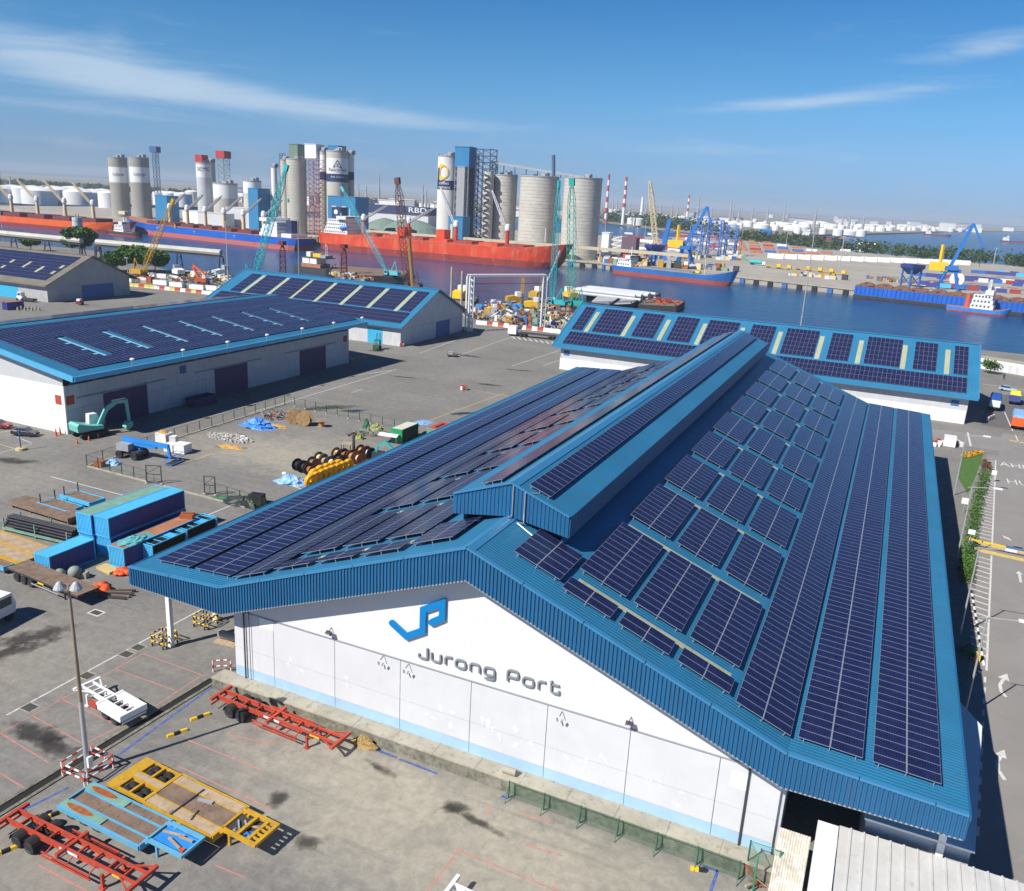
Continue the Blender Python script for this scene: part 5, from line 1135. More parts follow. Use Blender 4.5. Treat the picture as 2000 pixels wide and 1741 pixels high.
# green wire fence along the plinth on the right
fx0, fx1 = G(975, 1585).x, 24.0
net = M('green_net', (0.03, 0.16, 0.09), 0.7)
def net_material(name, col, alpha):
    m, nt, b = _nodes(name); b.inputs['Base Color'].default_value = c4(col); b.inputs['Alpha'].default_value = alpha; b.inputs['Roughness'].default_value = 0.8; return m
net_m = net_material('wire_net', (0.04, 0.17, 0.10), 0.24); net_f = net_material('wire_net_faint', (0.10, 0.20, 0.12), 0.08)
def fence(label, pts, h, step, postm, netm, foot=None, rail=True, name='wire_fence', lean=False):
    o = thing(name, label, 'fence', (pts[0][0], pts[0][1], 0)); ox, oy = pts[0]
    for (x0, y0), (x1, y1) in zip(pts[:-1], pts[1:]):
        L = sqrt((x1 - x0) ** 2 + (y1 - y0) ** 2); n = max(1, round(L / step))
        for k in range(n + 1):
            x, y = x0 + (x1 - x0) * k / n - ox, y0 + (y1 - y0) * k / n - oy
            MB().cyl((x, y, 0), (x, y, h), 0.06, 6).build('post', postm, o)
            if foot: MB().lathe((x, y, 0), [(0.26, 0), (0.24, 0.16), (0.08, 0.2)], 8).build('post_foot', foot, o)
            if lean: MB().bar((x, y, h * 0.8), (x, y - 0.7, 0), 0.05).build('stay', postm, o)
            if k < n:
                xb, yb = x0 + (x1 - x0) * (k + 1) / n - ox, y0 + (y1 - y0) * (k + 1) / n - oy
                if netm: MB().quad((x, y, 0.08), (xb, yb, 0.08), (xb, yb, h - 0.05), (x, y, h - 0.05)).build('net_panel', netm, o)
                if rail: MB().cyl((x, y, h - 0.05), (xb, yb, h - 0.05), 0.025, 5).build('top_rail', postm, o)
    return o
fence('green wire fence standing along the stained plinth below the lettering', [(fx0, -0.35), (22.0, -0.35)], 1.55, 2.9, fence_green, net_m, lean=True)
# ================================================================== fenced lot and the yard before the long shed
lotA, lotB, lotC, lotD = gl((170, 911)), gl((556, 790)), gl((770, 838)), gl((498, 997))
fence('net fence on white feet running left from the lot gates', [lotA, gl((286, 941))], 1.9, 2.6, black_paint, net_f, concrete)
fence('net fence on white feet along the lot side nearest the long shed', [lotA, lotB], 1.9, 3.1, black_paint, net_f, concrete)
fence('net fence on white feet behind the timber cable drums', [lotB, lotC], 1.9, 2.8, black_paint, net_f, concrete)
fence('net fence on white feet right of the gates beside the black sheeting', [gl((420, 967)), gl((520, 998))], 1.9, 2.6, black_paint, net_f, concrete)
def kerb_line(a, b, n):
    a, b = Vector(a), Vector(b)
    for i in range(n):
        p = a + (b - a) * (i / n); q = a + (b - a) * ((i + 0.97) / n); MB().bar((p.x, p.y, 0.05), (q.x, q.y, 0.05), 0.35, 0.16).build('kerb', concrete, ground)
kerb_line(lotA, lotB, 22); kerb_line(lotA, gl((286, 941)), 10); kerb_line(gl((320, 950)), gl((480, 992)), 8)
def gate(label, u, v, u2, v2):
    a, b = G(u, v), G(u2, v2); d = b - a; o = thing('gate', label, 'gate', (a.x, a.y, 0), atan2(d.y, d.x)); L = d.length
    for x in (0, L): MB().bb((x - 0.06, -0.06, 0.12), (x + 0.06, 0.06, 2.9)).build('stile', steel_dark, o)
    for z in (0.25, 1.5, 2.85): MB().bb((0.06, -0.04, z - 0.05), (L - 0.06, 0.04, z + 0.05)).build('rail', steel_dark, o)
    MB().bar((0.1, 0, 1.6), (L - 0.1, 0, 2.8), 0.07).build('brace', steel_dark, o); MB().bar((L * 0.5, 0, 0.25), (L * 0.5, 0, 1.5), 0.06).build('mullion', steel_dark, o)
    for x in (0, L): MB().lathe((x, 0, 0), [(0.3, 0), (0.28, 0.16), (0.1, 0.2)], 8).build('foot', concrete, o)
gate('black steel gate leaf at the left of the lot entrance', 287, 944, 316, 946); gate('black steel gate leaf at the right of the lot entrance', 400, 966, 421, 968)

# tracked excavator
q = G(178, 852); ex = thing('excavator', 'turquoise tracked excavator parked at the corner of the long shed', 'excavator', (q.x, q.y, 0), 1.35); ex.scale = (1.25,) * 3
for s in (-1, 1):
    mb = MB(); mb.prism_y([(-2.1, 0.45), (-1.7, 0.0), (1.7, 0.0), (2.1, 0.45), (1.75, 0.9), (-1.75, 0.9)], s * 1.15 - 0.3, s * 1.15 + 0.3); mb.build('track', rubber, ex)
MB().bb((-0.9, -0.85, 0.45), (0.9, 0.85, 0.95)).build('undercarriage', steel_dark, ex); MB().cyl((0, 0, 0.9), (0, 0, 1.1), 0.8, 16).build('slew_ring', steel_dark, ex)
MB().prism_y([(-2.3, 1.1), (1.3, 1.1), (1.3, 1.6), (-0.2, 1.75), (-2.1, 2.3), (-2.4, 2.0)], -1.25, 1.25).build('house', exc_green, ex)
cab = MB().prism_y([(0.0, 1.62), (1.5, 1.62), (1.55, 2.3), (1.2, 3.05), (0.1, 3.05)], 0.25, 1.2).build('cab', white_paint, ex)
MB().prism_y([(0.15, 2.2), (1.3, 2.2), (1.12, 2.9), (0.2, 2.9)], 1.2, 1.22).build('cab_window', window_glass, cab); MB().prism_y([(1.53, 1.8), (1.57, 2.28), (1.25, 2.98), (1.2, 2.98)], 0.32, 1.12).build('windscreen', window_glass, cab)
bp = [Vector((1.1, -0.3, 1.5)), Vector((2.3, -0.3, 3.6)), Vector((3.7, -0.3, 4.4)), Vector((5.4, -0.3, 4.3))]
for a_, b_, w_ in zip(bp[:-1], bp[1:], (0.55, 0.6, 0.45)): MB().bar(a_, b_, 0.35, w_).build('boom', exc_green, ex)
MB().bar((5.3, -0.3, 4.6), (5.55, -0.3, 1.3), 0.28, 0.4).build('stick', exc_green, ex); MB().bar((3.2, -0.3, 4.7), (5.2, -0.3, 4.75), 0.12).build('ram', alu, ex)
MB().prism_y([(5.1, 1.2), (5.8, 1.3), (5.9, 0.6), (5.2, 0.15), (4.7, 0.5)], -0.8, 0.2).build('bucket', exc_green, ex)
# boom lift
q = G(259, 893); bl = thing('boom_lift', 'blue and grey boom lift with folded arm in the fenced lot', 'boom lift', (q.x, q.y, 0), 0.15); bl.scale = (1.3,) * 3
for x in (-1.1, 1.1):
    for s in (-1, 1): wheel(bl, x, s * 1.0)
MB().bb((-1.5, -0.75, 0.55), (1.5, 0.75, 1.0)).build('chassis', steel_dark, bl); MB().bb((-1.5, -1.05, 1.02), (0.3, 0.1, 1.9)).build('engine_cover', grey_paint, bl); MB().bb((-1.4, 0.2, 1.02), (1.0, 1.1, 1.75)).build('turret', lift_blue, bl)
MB().bar((-1.3, 0.05, 2.35), (5.4, 0.05, 2.05), 0.4, 0.5).build('lower_boom', lift_blue, bl); MB().bar((-1.2, 0.1, 1.9), (3.6, 0.1, 1.75), 0.4, 0.5).build('riser_arm', lift_blue, bl)
MB().bar((5.3, 0.05, 2.2), (5.6, 0.05, 0.45), 0.3, 0.3).build('jib', lift_blue, bl)
for z in (0.15, 0.75, 1.25):
    for s in (-1, 1): MB().bar((5.6, s * 1.15, z), (6.7, s * 1.15, z), 0.05).build('basket_rail', lift_blue, bl)
    for x in (5.6, 6.7): MB().bar((x, -1.15, z), (x, 1.15, z), 0.05).build('basket_rail', lift_blue, bl)
MB().bb((5.6, -1.15, 0.08), (6.7, 1.15, 0.14)).build('basket_floor', steel_dark, bl)
def crate(name, label, cat, u, v, dims, mat, rz=0.0, extra=None):
    q = G(u, v); o = thing(name, label, cat, (q.x, q.y, 0), rz); w, l, h = dims
    MB().bb((-w / 2, -l / 2, 0.1), (w / 2, l / 2, h)).build('body', mat, o); MB().bb((-w / 2 - 0.03, -l / 2 - 0.03, h - 0.08), (w / 2 + 0.03, l / 2 + 0.03, h + 0.02)).build('rim', mat, o)
    for s in (-1, 1): MB().bb((s * w * 0.35 - 0.1, -l / 2, 0), (s * w * 0.35 + 0.1, l / 2, 0.1)).build('skid', steel_dark, o)
    return o
crate('crate', 'white waste bin filled with rubble by the lot fence', 'bin', 321, 866, (2.2, 1.8, 1.9), white_paint, 0.1)
q = G(321, 866); heap('rubble', 'yellowish rubble heaped in the white waste bin', (q.x, q.y), 1.0, 0.8, 0.5, sand_orange, 'rubble', seed=3, z0=1.9)
crate('crate', 'small white tank on the lot between bin and boxes', 'tank', 339, 868, (1.2, 1.1, 1.5), white_paint, 0.4)
crate('crate', 'left one of two grey white box crates behind the boom lift', 'crate', 335, 882, (1.8, 1.6, 1.4), white_paint, 0.1); crate('crate', 'right one of two grey white box crates behind the boom lift', 'crate', 356, 884, (2.4, 2.0, 1.6), white_paint, 0.1)
crate('crate', 'rusty brown box by the lot corner post', 'box', 195, 911, (1.4, 1.1, 0.9), rust, 0.2)
q = G(222, 906); heap('tarpaulin', 'small crumpled blue tarpaulin near the lot corner', (q.x, q.y), 1.5, 0.9, 0.8, tarp_pale, 'tarpaulin', seed=6)
q = G(505, 834); heap('tarpaulin', 'large crumpled blue tarpaulin over a mound in the lot', (q.x, q.y), 3.3, 2.0, 1.7, tarp_blue, 'tarpaulin', n=34, m=10, rough=0.34, seed=7)
q = G(570, 943); heap('tarpaulin', 'pale blue tarpaulin heap beside the yellow hose rolls', (q.x, q.y), 2.6, 1.6, 1.2, tarp_pale, 'tarpaulin', n=30, m=9, rough=0.34, seed=8)
o = lumps('white_bag', 'white bag beside the pale blue tarpaulin', 'bag', 557, 932, white_paint, 2, 0.3, 0.6, 3)
q = G(450, 856); rb = thing('rubble_heap', 'spread of broken grey concrete rubble in the middle of the lot', 'rubble', (q.x, q.y, 0)); rnd = random.Random(9)
mb = MB()
for k in range(420):
    a_, r_ = rnd.uniform(0, 6.28), sqrt(rnd.random()); s = rnd.uniform(0.08, 0.42); x, y = 5.0 * r_ * cos(a_), 2.2 * r_ * sin(a_)
    mb.box((x, y, s * 0.4 + 0.5 * max(0, 0.7 - r_)), (s, s * rnd.uniform(0.5, 1.2), s * rnd.uniform(0.4, 0.9)), rot=Matrix.Rotation(rnd.uniform(0, 3), 3, 'Z') @ Matrix.Rotation(rnd.uniform(-0.6, 0.6), 3, 'X'))
stuff(mb.build('chunks', rubble_grey, rb)); mb = MB()
for (x, y, s) in ((2.2, 0.6, 0.8), (3.4, 0.3, 0.7), (2.9, -0.2, 0.5)): MB().box((x, y, s * 0.4), (s, s * 0.8, s * 0.8), rz=s * 3).build('slab', white_paint, rb)
q = G(451, 874); blotch('wet_sand', q.x, q.y, 3.2, 1.5, False, 0.01, 0.2); heap('sand_heap', 'low spread of orange sand in front of the rubble', (q.x, q.y), 2.4, 1.2, 0.28, sand_orange, 'sand', seed=10, n=26)
q = G(536, 833); heap('sand_heap', 'low spread of orange sand right of the large blue tarpaulin', (q.x, q.y), 2.6, 1.3, 0.25, sand_orange, 'sand', seed=11, n=26)
def scrap(name, label, cat, u, v, n, spread, mats, seed, L=(0.6, 2.2), h=1.0):
    q = G(u, v); o = thing(name, label, cat, (q.x, q.y, 0)); rnd = random.Random(seed)
    for k in range(n):
        a_, r_ = rnd.uniform(0, 6.28), spread * sqrt(rnd.random()); l = rnd.uniform(*L); el = rnd.uniform(0.0, 0.7); az = rnd.uniform(0, 6.28)
        p0 = Vector((r_ * cos(a_), r_ * sin(a_), 0.08 + h * rnd.random() * max(0, 1 - r_ / spread))); p1 = p0 + Vector((l * cos(az) * cos(el), l * sin(az) * cos(el), l * sin(el)))
        MB().bar(p0, p1, rnd.uniform(0.05, 0.16) * (1 if L[1] < 2.5 else 3.2)).build('scrap_piece', mats[k % len(mats)], o)
    return o
scrap('scrap_heap', 'tangle of dark steel scrap behind the large blue tarpaulin', 'scrap', 541, 815, 60, 2.6, [steel_dark, grey_paint, rust], 12, (0.5, 1.8), 1.0)
def drum(label, u, v, r, w, flange, core, rz=0.0, lying=False, group=None, z=0):
    q = G(u, v); o = thing('cable_drum', label, 'cable drum', (q.x, q.y, z), rz, group)
    ax = Vector((0, 1, 0)) if not lying else Vector((0, 0, 1)); c0 = Vector((0, 0, r)) if not lying else Vector((0, 0, w / 2))
    for s in (-1, 1): MB().cyl(c0 + ax * (s * w / 2 - 0.04), c0 + ax * (s * w / 2 + 0.04), r, 20).build('flange', flange, o)
    MB().cyl(c0 - ax * (w / 2 - 0.05), c0 + ax * (w / 2 - 0.05), r * 0.55, 16).build('core', core, o)
    for k in range(6): a_ = pi * k / 3; MB().bar(c0 + ax * (-w / 2 - 0.05) + Vector((r * 0.2 * cos(a_), 0, r * 0.2 * sin(a_))) if not lying else c0 + Vector((0, 0, w / 2 + 0.05)), (c0 + ax * (-w / 2 - 0.05) + Vector((r * 0.95 * cos(a_), 0, r * 0.95 * sin(a_)))) if not lying else c0 + Vector((r * 0.95 * cos(a_), r * 0.95 * sin(a_), w / 2 + 0.05)), 0.06).build('spoke', flange, o)
    return o
drum('large timber cable drum, left of the upright pair beyond the tarpaulin', 574, 827, 1.35, 1.5, wood_drum, wood_drum, 0.5); drum('large timber cable drum, right of the upright pair beyond the tarpaulin', 595, 831, 1.4, 1.5, wood_drum, wood_drum, 0.3)
drum('small timber cable drum lying flat right of the large pair', 628, 834, 0.95, 1.2, wood_drum, wood_drum, 0.0, True)
DK = [(585, 921, 1.25, black_paint, black_paint), (597, 925, 1.25, black_paint, black_paint), (608, 930, 1.2, steel_dark, rust), (613, 915, 1.15, wood_brown, wood_brown), (627, 907, 1.25, wood_brown, cream), (637, 914, 1.3, wood_brown, wood_pale), (651, 918, 1.35, steel_dark, white_paint), (664, 912, 1.35, steel_dark, steel_dark), (661, 899, 1.3, wood_brown, cream), (676, 901, 1.3, steel_dark, rust), (690, 905, 1.35, rust, wood_drum), (701, 907, 1.25, rust, white_paint), (708, 893, 1.3, rust, wood_drum), (720, 895, 1.25, steel_dark, white_paint)]
WD = ['leftmost black', 'second black', 'dark rusty', 'brown timber', 'brown', 'pale timber cored', 'broad white cored', 'all dark', 'rear cream cored', 'rear rusty cored', 'right timber cored', 'small rust flanged', 'rear rust flanged', 'last dark']
for (u, v, r, f_, c_), w_ in zip(DK, WD): drum('%s cable drum in the row by the yellow hose rolls' % w_, u, v, r * 0.82, 1.3, f_, c_, 1.25)
def torus(mb, c, R, r, n=18, m=8, ax='z'):
    vs = []
    for i in range(n):
        a_ = 2 * pi * i / n
        for j in range(m):
            b_ = 2 * pi * j / m; x, y, z = (R + r * cos(b_)) * cos(a_), (R + r * cos(b_)) * sin(a_), r * sin(b_)
            vs.append((c[0] + x, c[1] + y, c[2] + z) if ax == 'z' else (c[0] + x, c[1] + z, c[2] + y))
    mb.add(vs, [(i * m + j, ((i + 1) % n) * m + j, ((i + 1) % n) * m + (j + 1) % m, i * m + (j + 1) % m) for i in range(n) for j in range(m)]); return mb
TOR = torus(MB(), (0, 0, 0), 0.74, 0.42, ax='y').mesh('hose_roll', M('hose_yellow', (0.78, 0.40, 0.012), 0.5, var=0.12)); smooth_by_angle(TOR)
for k, (u, v) in enumerate([(607, 951), (617, 946), (628, 941), (638, 937), (648, 933), (659, 929), (669, 925), (680, 920), (613, 940), (625, 933), (637, 929), (648, 924), (660, 921)]):
    q = G(u, v); o = bpy.data.objects.new('hose_roll', TOR); C.objects.link(o); o.location = (q.x, q.y, 1.0); o.rotation_euler = (0.15, 0, 1.3 + 0.05 * (k % 3)); tag(o, 'big yellow hose roll in the row beside the roof edge', 'hose roll', 'yellow hose rolls')
q = G(699, 883); o = lumps('hose_pile', 'bright yellow hose bundle behind the forklift', 'hose', 708, 884, bright_yellow, 9, 1.1, 0.7, 4)
# forklift
q = G(677, 899); fk = thing('forklift', 'yellow forklift with a tall dark mast among the cable drums', 'forklift', (q.x, q.y, 0), 0.35)
MB().prism_y([(-1.9, 0.4), (1.0, 0.4), (1.0, 1.2), (-0.8, 1.5), (-1.9, 1.5)], -0.85, 0.85).build('body', yellow_paint, fk)
for x, y in ((-0.7, -0.75), (-0.7, 0.75), (0.85, -0.75), (0.85, 0.75)): MB().bar((x, y, 1.3), (x, y, 2.9), 0.09).build('cab_post', steel_dark, fk)
MB().bb((-0.8, -0.85, 2.9), (0.95, 0.85, 3.0)).build('cab_roof', wood_pale, fk)
for s in (-1, 1): MB().bb((1.15, s * 0.45 - 0.1, 0.1), (1.35, s * 0.45 + 0.1, 4.4)).build('mast_rail', steel_dark, fk); MB().bb((1.4, s * 0.35 - 0.06, 0.1), (2.5, s * 0.35 + 0.06, 0.18)).build('fork', steel_dark, fk)
for z in (0.8, 2.6, 4.3): MB().bb((1.16, -0.35, z - 0.08), (1.34, 0.35, z + 0.08)).build('mast_tie', steel_dark, fk)
for x in (-1.2, 0.8):
    for s in (-1, 1): wheel(fk, x, s * 0.8)
# mini excavator arm and stuff by the roof edge
q = G(741, 899); me_ = thing('mini_excavator', 'small turquoise excavator half hidden behind the roof edge', 'excavator', (q.x, q.y, 0), 0.2)
MB().bb((-1.2, -0.9, 0.0), (1.2, 0.9, 0.5)).build('tracks', rubber, me_); MB().bb((-1.1, -0.75, 0.52), (0.7, 0.75, 1.5)).build('house', steel_dark, me_)
for a_, b_ in (((-0.6, 0, 1.4), (-0.3, 0, 2.5)), ((-0.3, 0, 2.5), (1.2, 0, 3.4)), ((1.2, 0, 3.4), (2.8, 0, 1.9))): MB().bar(a_, b_, 0.3, 0.35).build('boom', turq, me_)
q = G(788, 866); gc = container('site_container', 'green container with a white roof at the far corner of the lot', (G(785, 868).x, G(785, 868).y), 5.8, H=2.7, side=M('cont_dark_green', (0.02, 0.05, 0.045), 0.6), top=M('cream_roof', (0.62, 0.59, 0.50), 0.7, var=0.12), end=M('cont_green', (0.02, 0.33, 0.12), 0.5, var=0.1))
MB().bb((-0.5, 1.0, 2.59), (0.7, 3.2, 2.66)).build('roof_vent', steel_dark, gc)
rc = container('site_container', 'red topped pale green container partly hidden by the roof edge', (G(842, 868).x + 0.6, G(842, 868).y + 1.5), 5.8, H=2.5, side=M('cont_pale_green', (0.22, 0.36, 0.28), 0.6, var=0.1), top=M('cont_red', (0.50, 0.07, 0.045), 0.6, var=0.15), end=M('cont_pale_green', (0.22, 0.36, 0.28), 0.6, var=0.1))
MB().bb((-0.25, 1.2, 2.47), (0.25, 4.4, 2.53)).build('roof_slot', black_paint, rc)
q = G(806, 852); o = heap('tarpaulin', 'blue tarpaulin slung between the green and the red containers', (q.x + 0.6, q.y + 2.0), 1.6, 2.4, 0.3, tarp_pale, 'tarpaulin', seed=13, z0=2.2)
q = G(760, 866); cp = thing('canopy_tent', 'low white tent frame beside the green container', 'tent', (q.x, q.y, 0), 0.1)
MB().prism_x([(-0.9, 1.5), (0, 1.9), (0.9, 1.5), (0, 1.8)], -1.9, 1.9).build('cover', white_paint, cp)
for x in (-1.8, 1.8):
    for y in (-0.85, 0.85): MB().bar((x, y, 0), (x, y, 1.55), 0.07).build('leg', alu, cp)
scrap('scrap_heap', 'mixed scrap and green netting left of the tent', 'scrap', 727, 848, 45, 2.4, [cont_green_top, rust, grey_paint, fence_green], 14, (0.4, 1.4), 1.0); scrap('scrap_heap', 'dark scrap bundle behind the cable drums', 'scrap', 690, 851, 22, 1.1, [steel_dark, rust, cont_green_top], 15, (0.4, 1.2), 1.3)
q = G(735, 840); heap('net_heap', 'yellow green heap of netting by the lot fence', (q.x, q.y), 1.6, 1.2, 1.4, M('net_heap', (0.28, 0.30, 0.10), 0.9, var=0.4, scale=4, bump=0.8), 'netting', seed=16); q = G(702, 858); heap('net_heap', 'small yellow heap of netting left of the tent', (q.x, q.y), 0.9, 0.8, 1.1, M('net_heap', (0.28, 0.30, 0.10), 0.9, var=0.4, scale=4, bump=0.8), 'netting', seed=17)
q = G(716, 836); heap('sheet_heap', 'dark green sheeting propped up by the lot fence', (q.x, q.y), 0.8, 0.6, 1.8, fence_green, 'sheeting', seed=18)
q = G(475, 985); heap('sheet_heap', 'black sheeting heap inside the lot near the gates', (q.x, q.y), 3.4, 1.4, 1.2, M('black_sheet', (0.02, 0.028, 0.026), 0.45, var=0.4, scale=3, bump=0.8), 'sheeting', n=30, m=8, seed=19); q = G(440, 975); heap('sheet_heap', 'flat green sheeting left of the black heap', (q.x, q.y), 2.2, 0.8, 0.5, fence_green, 'sheeting', seed=20)
crate('crate', 'open black tub on the sheeting near the roof edge', 'tub', 502, 985, (2.0, 1.5, 1.5), black_paint, 0.2); q = G(490, 990); heap('sheet_heap', 'small yellow sheet among the black sheeting', (q.x, q.y), 1.0, 0.7, 0.8, M('pale_yellow_sheet', (0.6, 0.55, 0.15), 0.6, var=0.2), 'sheeting', seed=21)
# plum skip at the long shed wall
q = G(394, 790); sk = thing('waste_skip', 'plum coloured open waste skip against the long shed wall', 'skip', (q.x, q.y, 0), pi / 2)
for s in (-1, 1): MB().prism_x([(s * 1.15 - 0.05, 0.1), (s * 1.15 + 0.05, 0.1), (s * 1.3 + 0.05, 1.8), (s * 1.3 - 0.05, 1.8)], -3.0, 3.0).build('side', door_plum, sk); MB().bb((s * 3.0 - 0.05, -1.25, 0.1), (s * 3.0 + 0.05, 1.25, 1.8)).build('end', door_plum, sk)
MB().bb((-2.95, -1.1, 0.1), (2.95, 1.1, 0.2)).build('floor', steel_dark, sk); MB().bb((-2.9, -1.15, 0.9), (2.9, 1.15, 1.0)).build('waste_fill', gap_dark, sk)
# cones
for k, (u, v) in enumerate(((151, 867), (174, 861), (192, 856), (204, 852), (110, 852), (118, 849))):
    q = G(u, v); o = thing('traffic_cone', 'orange traffic cone by the excavator tracks' if k < 4 else 'orange marker post at the corner of the long shed', 'cone', (q.x, q.y, 0), 0, 'cones by the excavator' if k < 4 else 'marker posts by the shed corner')
    MB().lathe((0, 0, 0.04), [(0.2, 0), (0.06, 0.85 if k < 4 else 1.3)], 10).build('cone', orange_red, o); MB().bb((-0.25, -0.25, 0), (0.25, 0.25, 0.04)).build('base', orange_red, o); MB().lathe((0, 0, 0.4), [(0.135, 0), (0.11, 0.2)], 10).build('sleeve', white_paint, o)
# cars
def car(label, loc, rz, body, cat='car', name='car', van=False):
    o = thing(name, label, cat, loc, rz)
    b = MB(); pts = [(-2.1, 0.35), (2.1, 0.35), (2.15, 0.7), (1.9, 0.85), (1.0, 0.95), (-1.9, 1.0), (-2.15, 0.8)]
    b.prism_y(pts, -0.86, 0.86); b.build('body', body, o)
    mb = MB(); lo = [(1.05, 0.95), (-1.75, 1.0)]; hi = [(0.4, 1.45), (-1.15, 1.45)]
    for s in (-1, 1): pass
    mb.add([(1.05, -0.8, 0.94), (1.05, 0.8, 0.94), (-1.75, 0.8, 0.99), (-1.75, -0.8, 0.99), (0.35, -0.65, 1.44), (0.35, 0.65, 1.44), (-1.1, 0.65, 1.44), (-1.1, -0.65, 1.44)], [(0, 1, 5, 4), (1, 2, 6, 5), (2, 3, 7, 6), (3, 0, 4, 7)]); mb.build('windows', window_glass, o)
    MB().bb((-1.12, -0.66, 1.43), (0.37, 0.66, 1.49)).build('roof', body, o)
    for x in (1.3, -1.3):
        for s in (-1, 1): wheel(o, x, s * 0.78, 0.32, True)
    for s in (-1, 1): MB().bb((2.1, s * 0.6 - 0.15, 0.6), (2.17, s * 0.6 + 0.15, 0.75)).build('headlight', white_paint, o); MB().bb((-2.17, s * 0.6 - 0.15, 0.7), (-2.1, s * 0.6 + 0.15, 0.85)).build('tail_light', red_paint, o)
    return o
q = G(50, 851); car('dark car parked in front of the long shed gable', (q.x, q.y, 0), 0.35, M('car_dark', (0.03, 0.035, 0.045), 0.25, spec=0.6)); q = G(-2, 836); car('dark red car parked at the left edge by the long shed', (q.x, q.y, 0), 0.35, M('car_red', (0.28, 0.02, 0.025), 0.25, spec=0.6))
marks('white_line', [(gl((0, 885)), gl((60, 868))), (gl((28, 852)), gl((62, 866))), (gl((0, 845)), gl((20, 842)))], 0.14, PL); marks('yellow_line', [(gl((0, 868)), gl((40, 880)))], 0.14, paint_yellow)
q = G(41, 879); o = thing('bollard_post', 'blue post on a yellow concrete base before the long shed', 'post', (q.x, q.y, 0)); MB().cyl((0, 0, 0.3), (0, 0, 3.6), 0.1, 8).build('post', door_blue, o); MB().lathe((0, 0, 0), [(0.85, 0), (0.8, 0.35), (0.3, 0.4)], 14).build('base', M('base_yellow', (0.5, 0.42, 0.2), 0.8), o)
# small barriers lying about the yard
def barrier_ball(label, u, v, n=6, group=None, seed=0):
    q = G(u, v); o = thing('barrier_cluster', label, 'barrier', (q.x, q.y, 0), 0.3 * seed, group)
    for k in range(n): a_ = 2 * pi * k / n; MB().box((0.55 * cos(a_), 0.55 * sin(a_), 0.45 + 0.2 * (k % 2)), (0.75, 0.4, 0.8), rz=a_ + pi / 2).build('barrier_block', red_paint if k % 2 else white_paint, o)
barrier_ball('ring of red and white barrier blocks alone in the middle of the open yard', 906, 762); barrier_ball('red and white barrier blocks at the corner of the middle warehouse', 784, 677, 4, seed=1)
q = G(884, 697); o = thing('pallet_stack', 'dark loaded hand trailer standing beside the puddle', 'trailer', (q.x, q.y, 0), 0.4); MB().bb((-1.5, -0.9, 0.4), (1.5, 0.9, 0.6)).build('bed', steel_dark, o); MB().bb((-1.2, -0.7, 0.61), (0.2, 0.7, 1.5)).build('load', grey_paint, o); MB().bb((0.3, -0.6, 0.61), (1.3, 0.6, 1.0)).build('load', wood_brown, o)
for x in (-0.9, 0.9):
    for s in (-1, 1): wheel(o, x, s * 0.8, 0.32, True)
q = G(737, 683); o = thing('forklift', 'dark forklift at the front wall of the middle warehouse', 'forklift', (q.x, q.y, 0), 1.9); MB().prism_y([(-1.9, 0.4), (1.0, 0.4), (1.0, 1.2), (-0.8, 1.5), (-1.9, 1.5)], -0.85, 0.85).build('body', fence_green, o)
for s in (-1, 1): MB().bb((1.15, s * 0.45 - 0.1, 0.1), (1.35, s * 0.45 + 0.1, 4.6)).build('mast_rail', steel_dark, o)
for x, y in ((-0.7, -0.75), (-0.7, 0.75), (0.85, -0.75), (0.85, 0.75)): MB().bar((x, y, 1.3), (x, y, 2.7), 0.09).build('cab_post', steel_dark, o)
MB().bb((-0.8, -0.85, 2.7), (0.95, 0.85, 2.8)).build('cab_roof', fence_green, o)
for x in (-1.2, 0.8):
    for s in (-1, 1): wheel(o, x, s * 0.8)
def bollard_group(label, pts, group, h=0.9):
    for (u, v) in pts: q = G(u, v); o = MB().lathe((0, 0, 0), [(0.35, 0), (0.3, h * 0.7), (0.15, h)], 8).build('concrete_sinker', concrete); o.location = (q.x, q.y, 0); tag(o, label, 'block', group)
bollard_group('white concrete sinker at the far end of the long shed', [(684 + 6 * k, 703 + (k % 2) * 3 - k) for k in range(6)], 'sinkers by the long shed')
# ---- far left: beyond the long shed
q = G(43, 588); tr_ = thing('tractor', 'white wheeled tractor with a dark trailer before the far left warehouse', 'tractor', (q.x, q.y, 0), 0.1)
MB().bb((-1.2, -1.0, 0.6), (1.2, 1.0, 1.8)).build('body', white_paint, tr_); MB().bb((-0.9, -0.9, 1.8), (0.6, 0.9, 3.1)).build('cab', white_paint, tr_); MB().bb((-0.7, -0.93, 2.0), (0.4, 0.93, 2.8)).build('cab_window', window_glass, tr_)
for x in (-1.0, 1.0):
    for s in (-1, 1): wheel(tr_, x, s * 0.95)
MB().bb((1.6, -1.0, 0.5), (6.0, 1.0, 1.2)).build('trailer_bed', steel_dark, tr_); MB().bar((1.2, 0, 0.6), (1.7, 0, 0.6), 0.1).build('drawbar', steel_dark, tr_)
q = G(157, 596); mcy = thing('forklift', 'small dark red forklift on the road behind the long shed', 'forklift', (q.x, q.y, 0), 0.1); MB().prism_y([(-1.4, 0.3), (1.0, 0.3), (1.0, 1.0), (-1.4, 1.4)], -0.7, 0.7).build('body', M('dark_red', (0.2, 0.03, 0.03), 0.5), mcy); MB().bb((-1.0, -0.6, 1.4), (0.4, 0.6, 2.1)).build('cab', white_paint, mcy); MB().bb((1.05, -0.5, 0.1), (1.2, 0.5, 1.6)).build('mast', steel_dark, mcy)
q = G(10, 606); container('shipping_container', 'dark container with a rusty red roof at the left edge behind the long shed', (q.x + 1.2, q.y), 6.0, side=cont_navy_shade, top=rust_deck, end=cont_navy_shade)
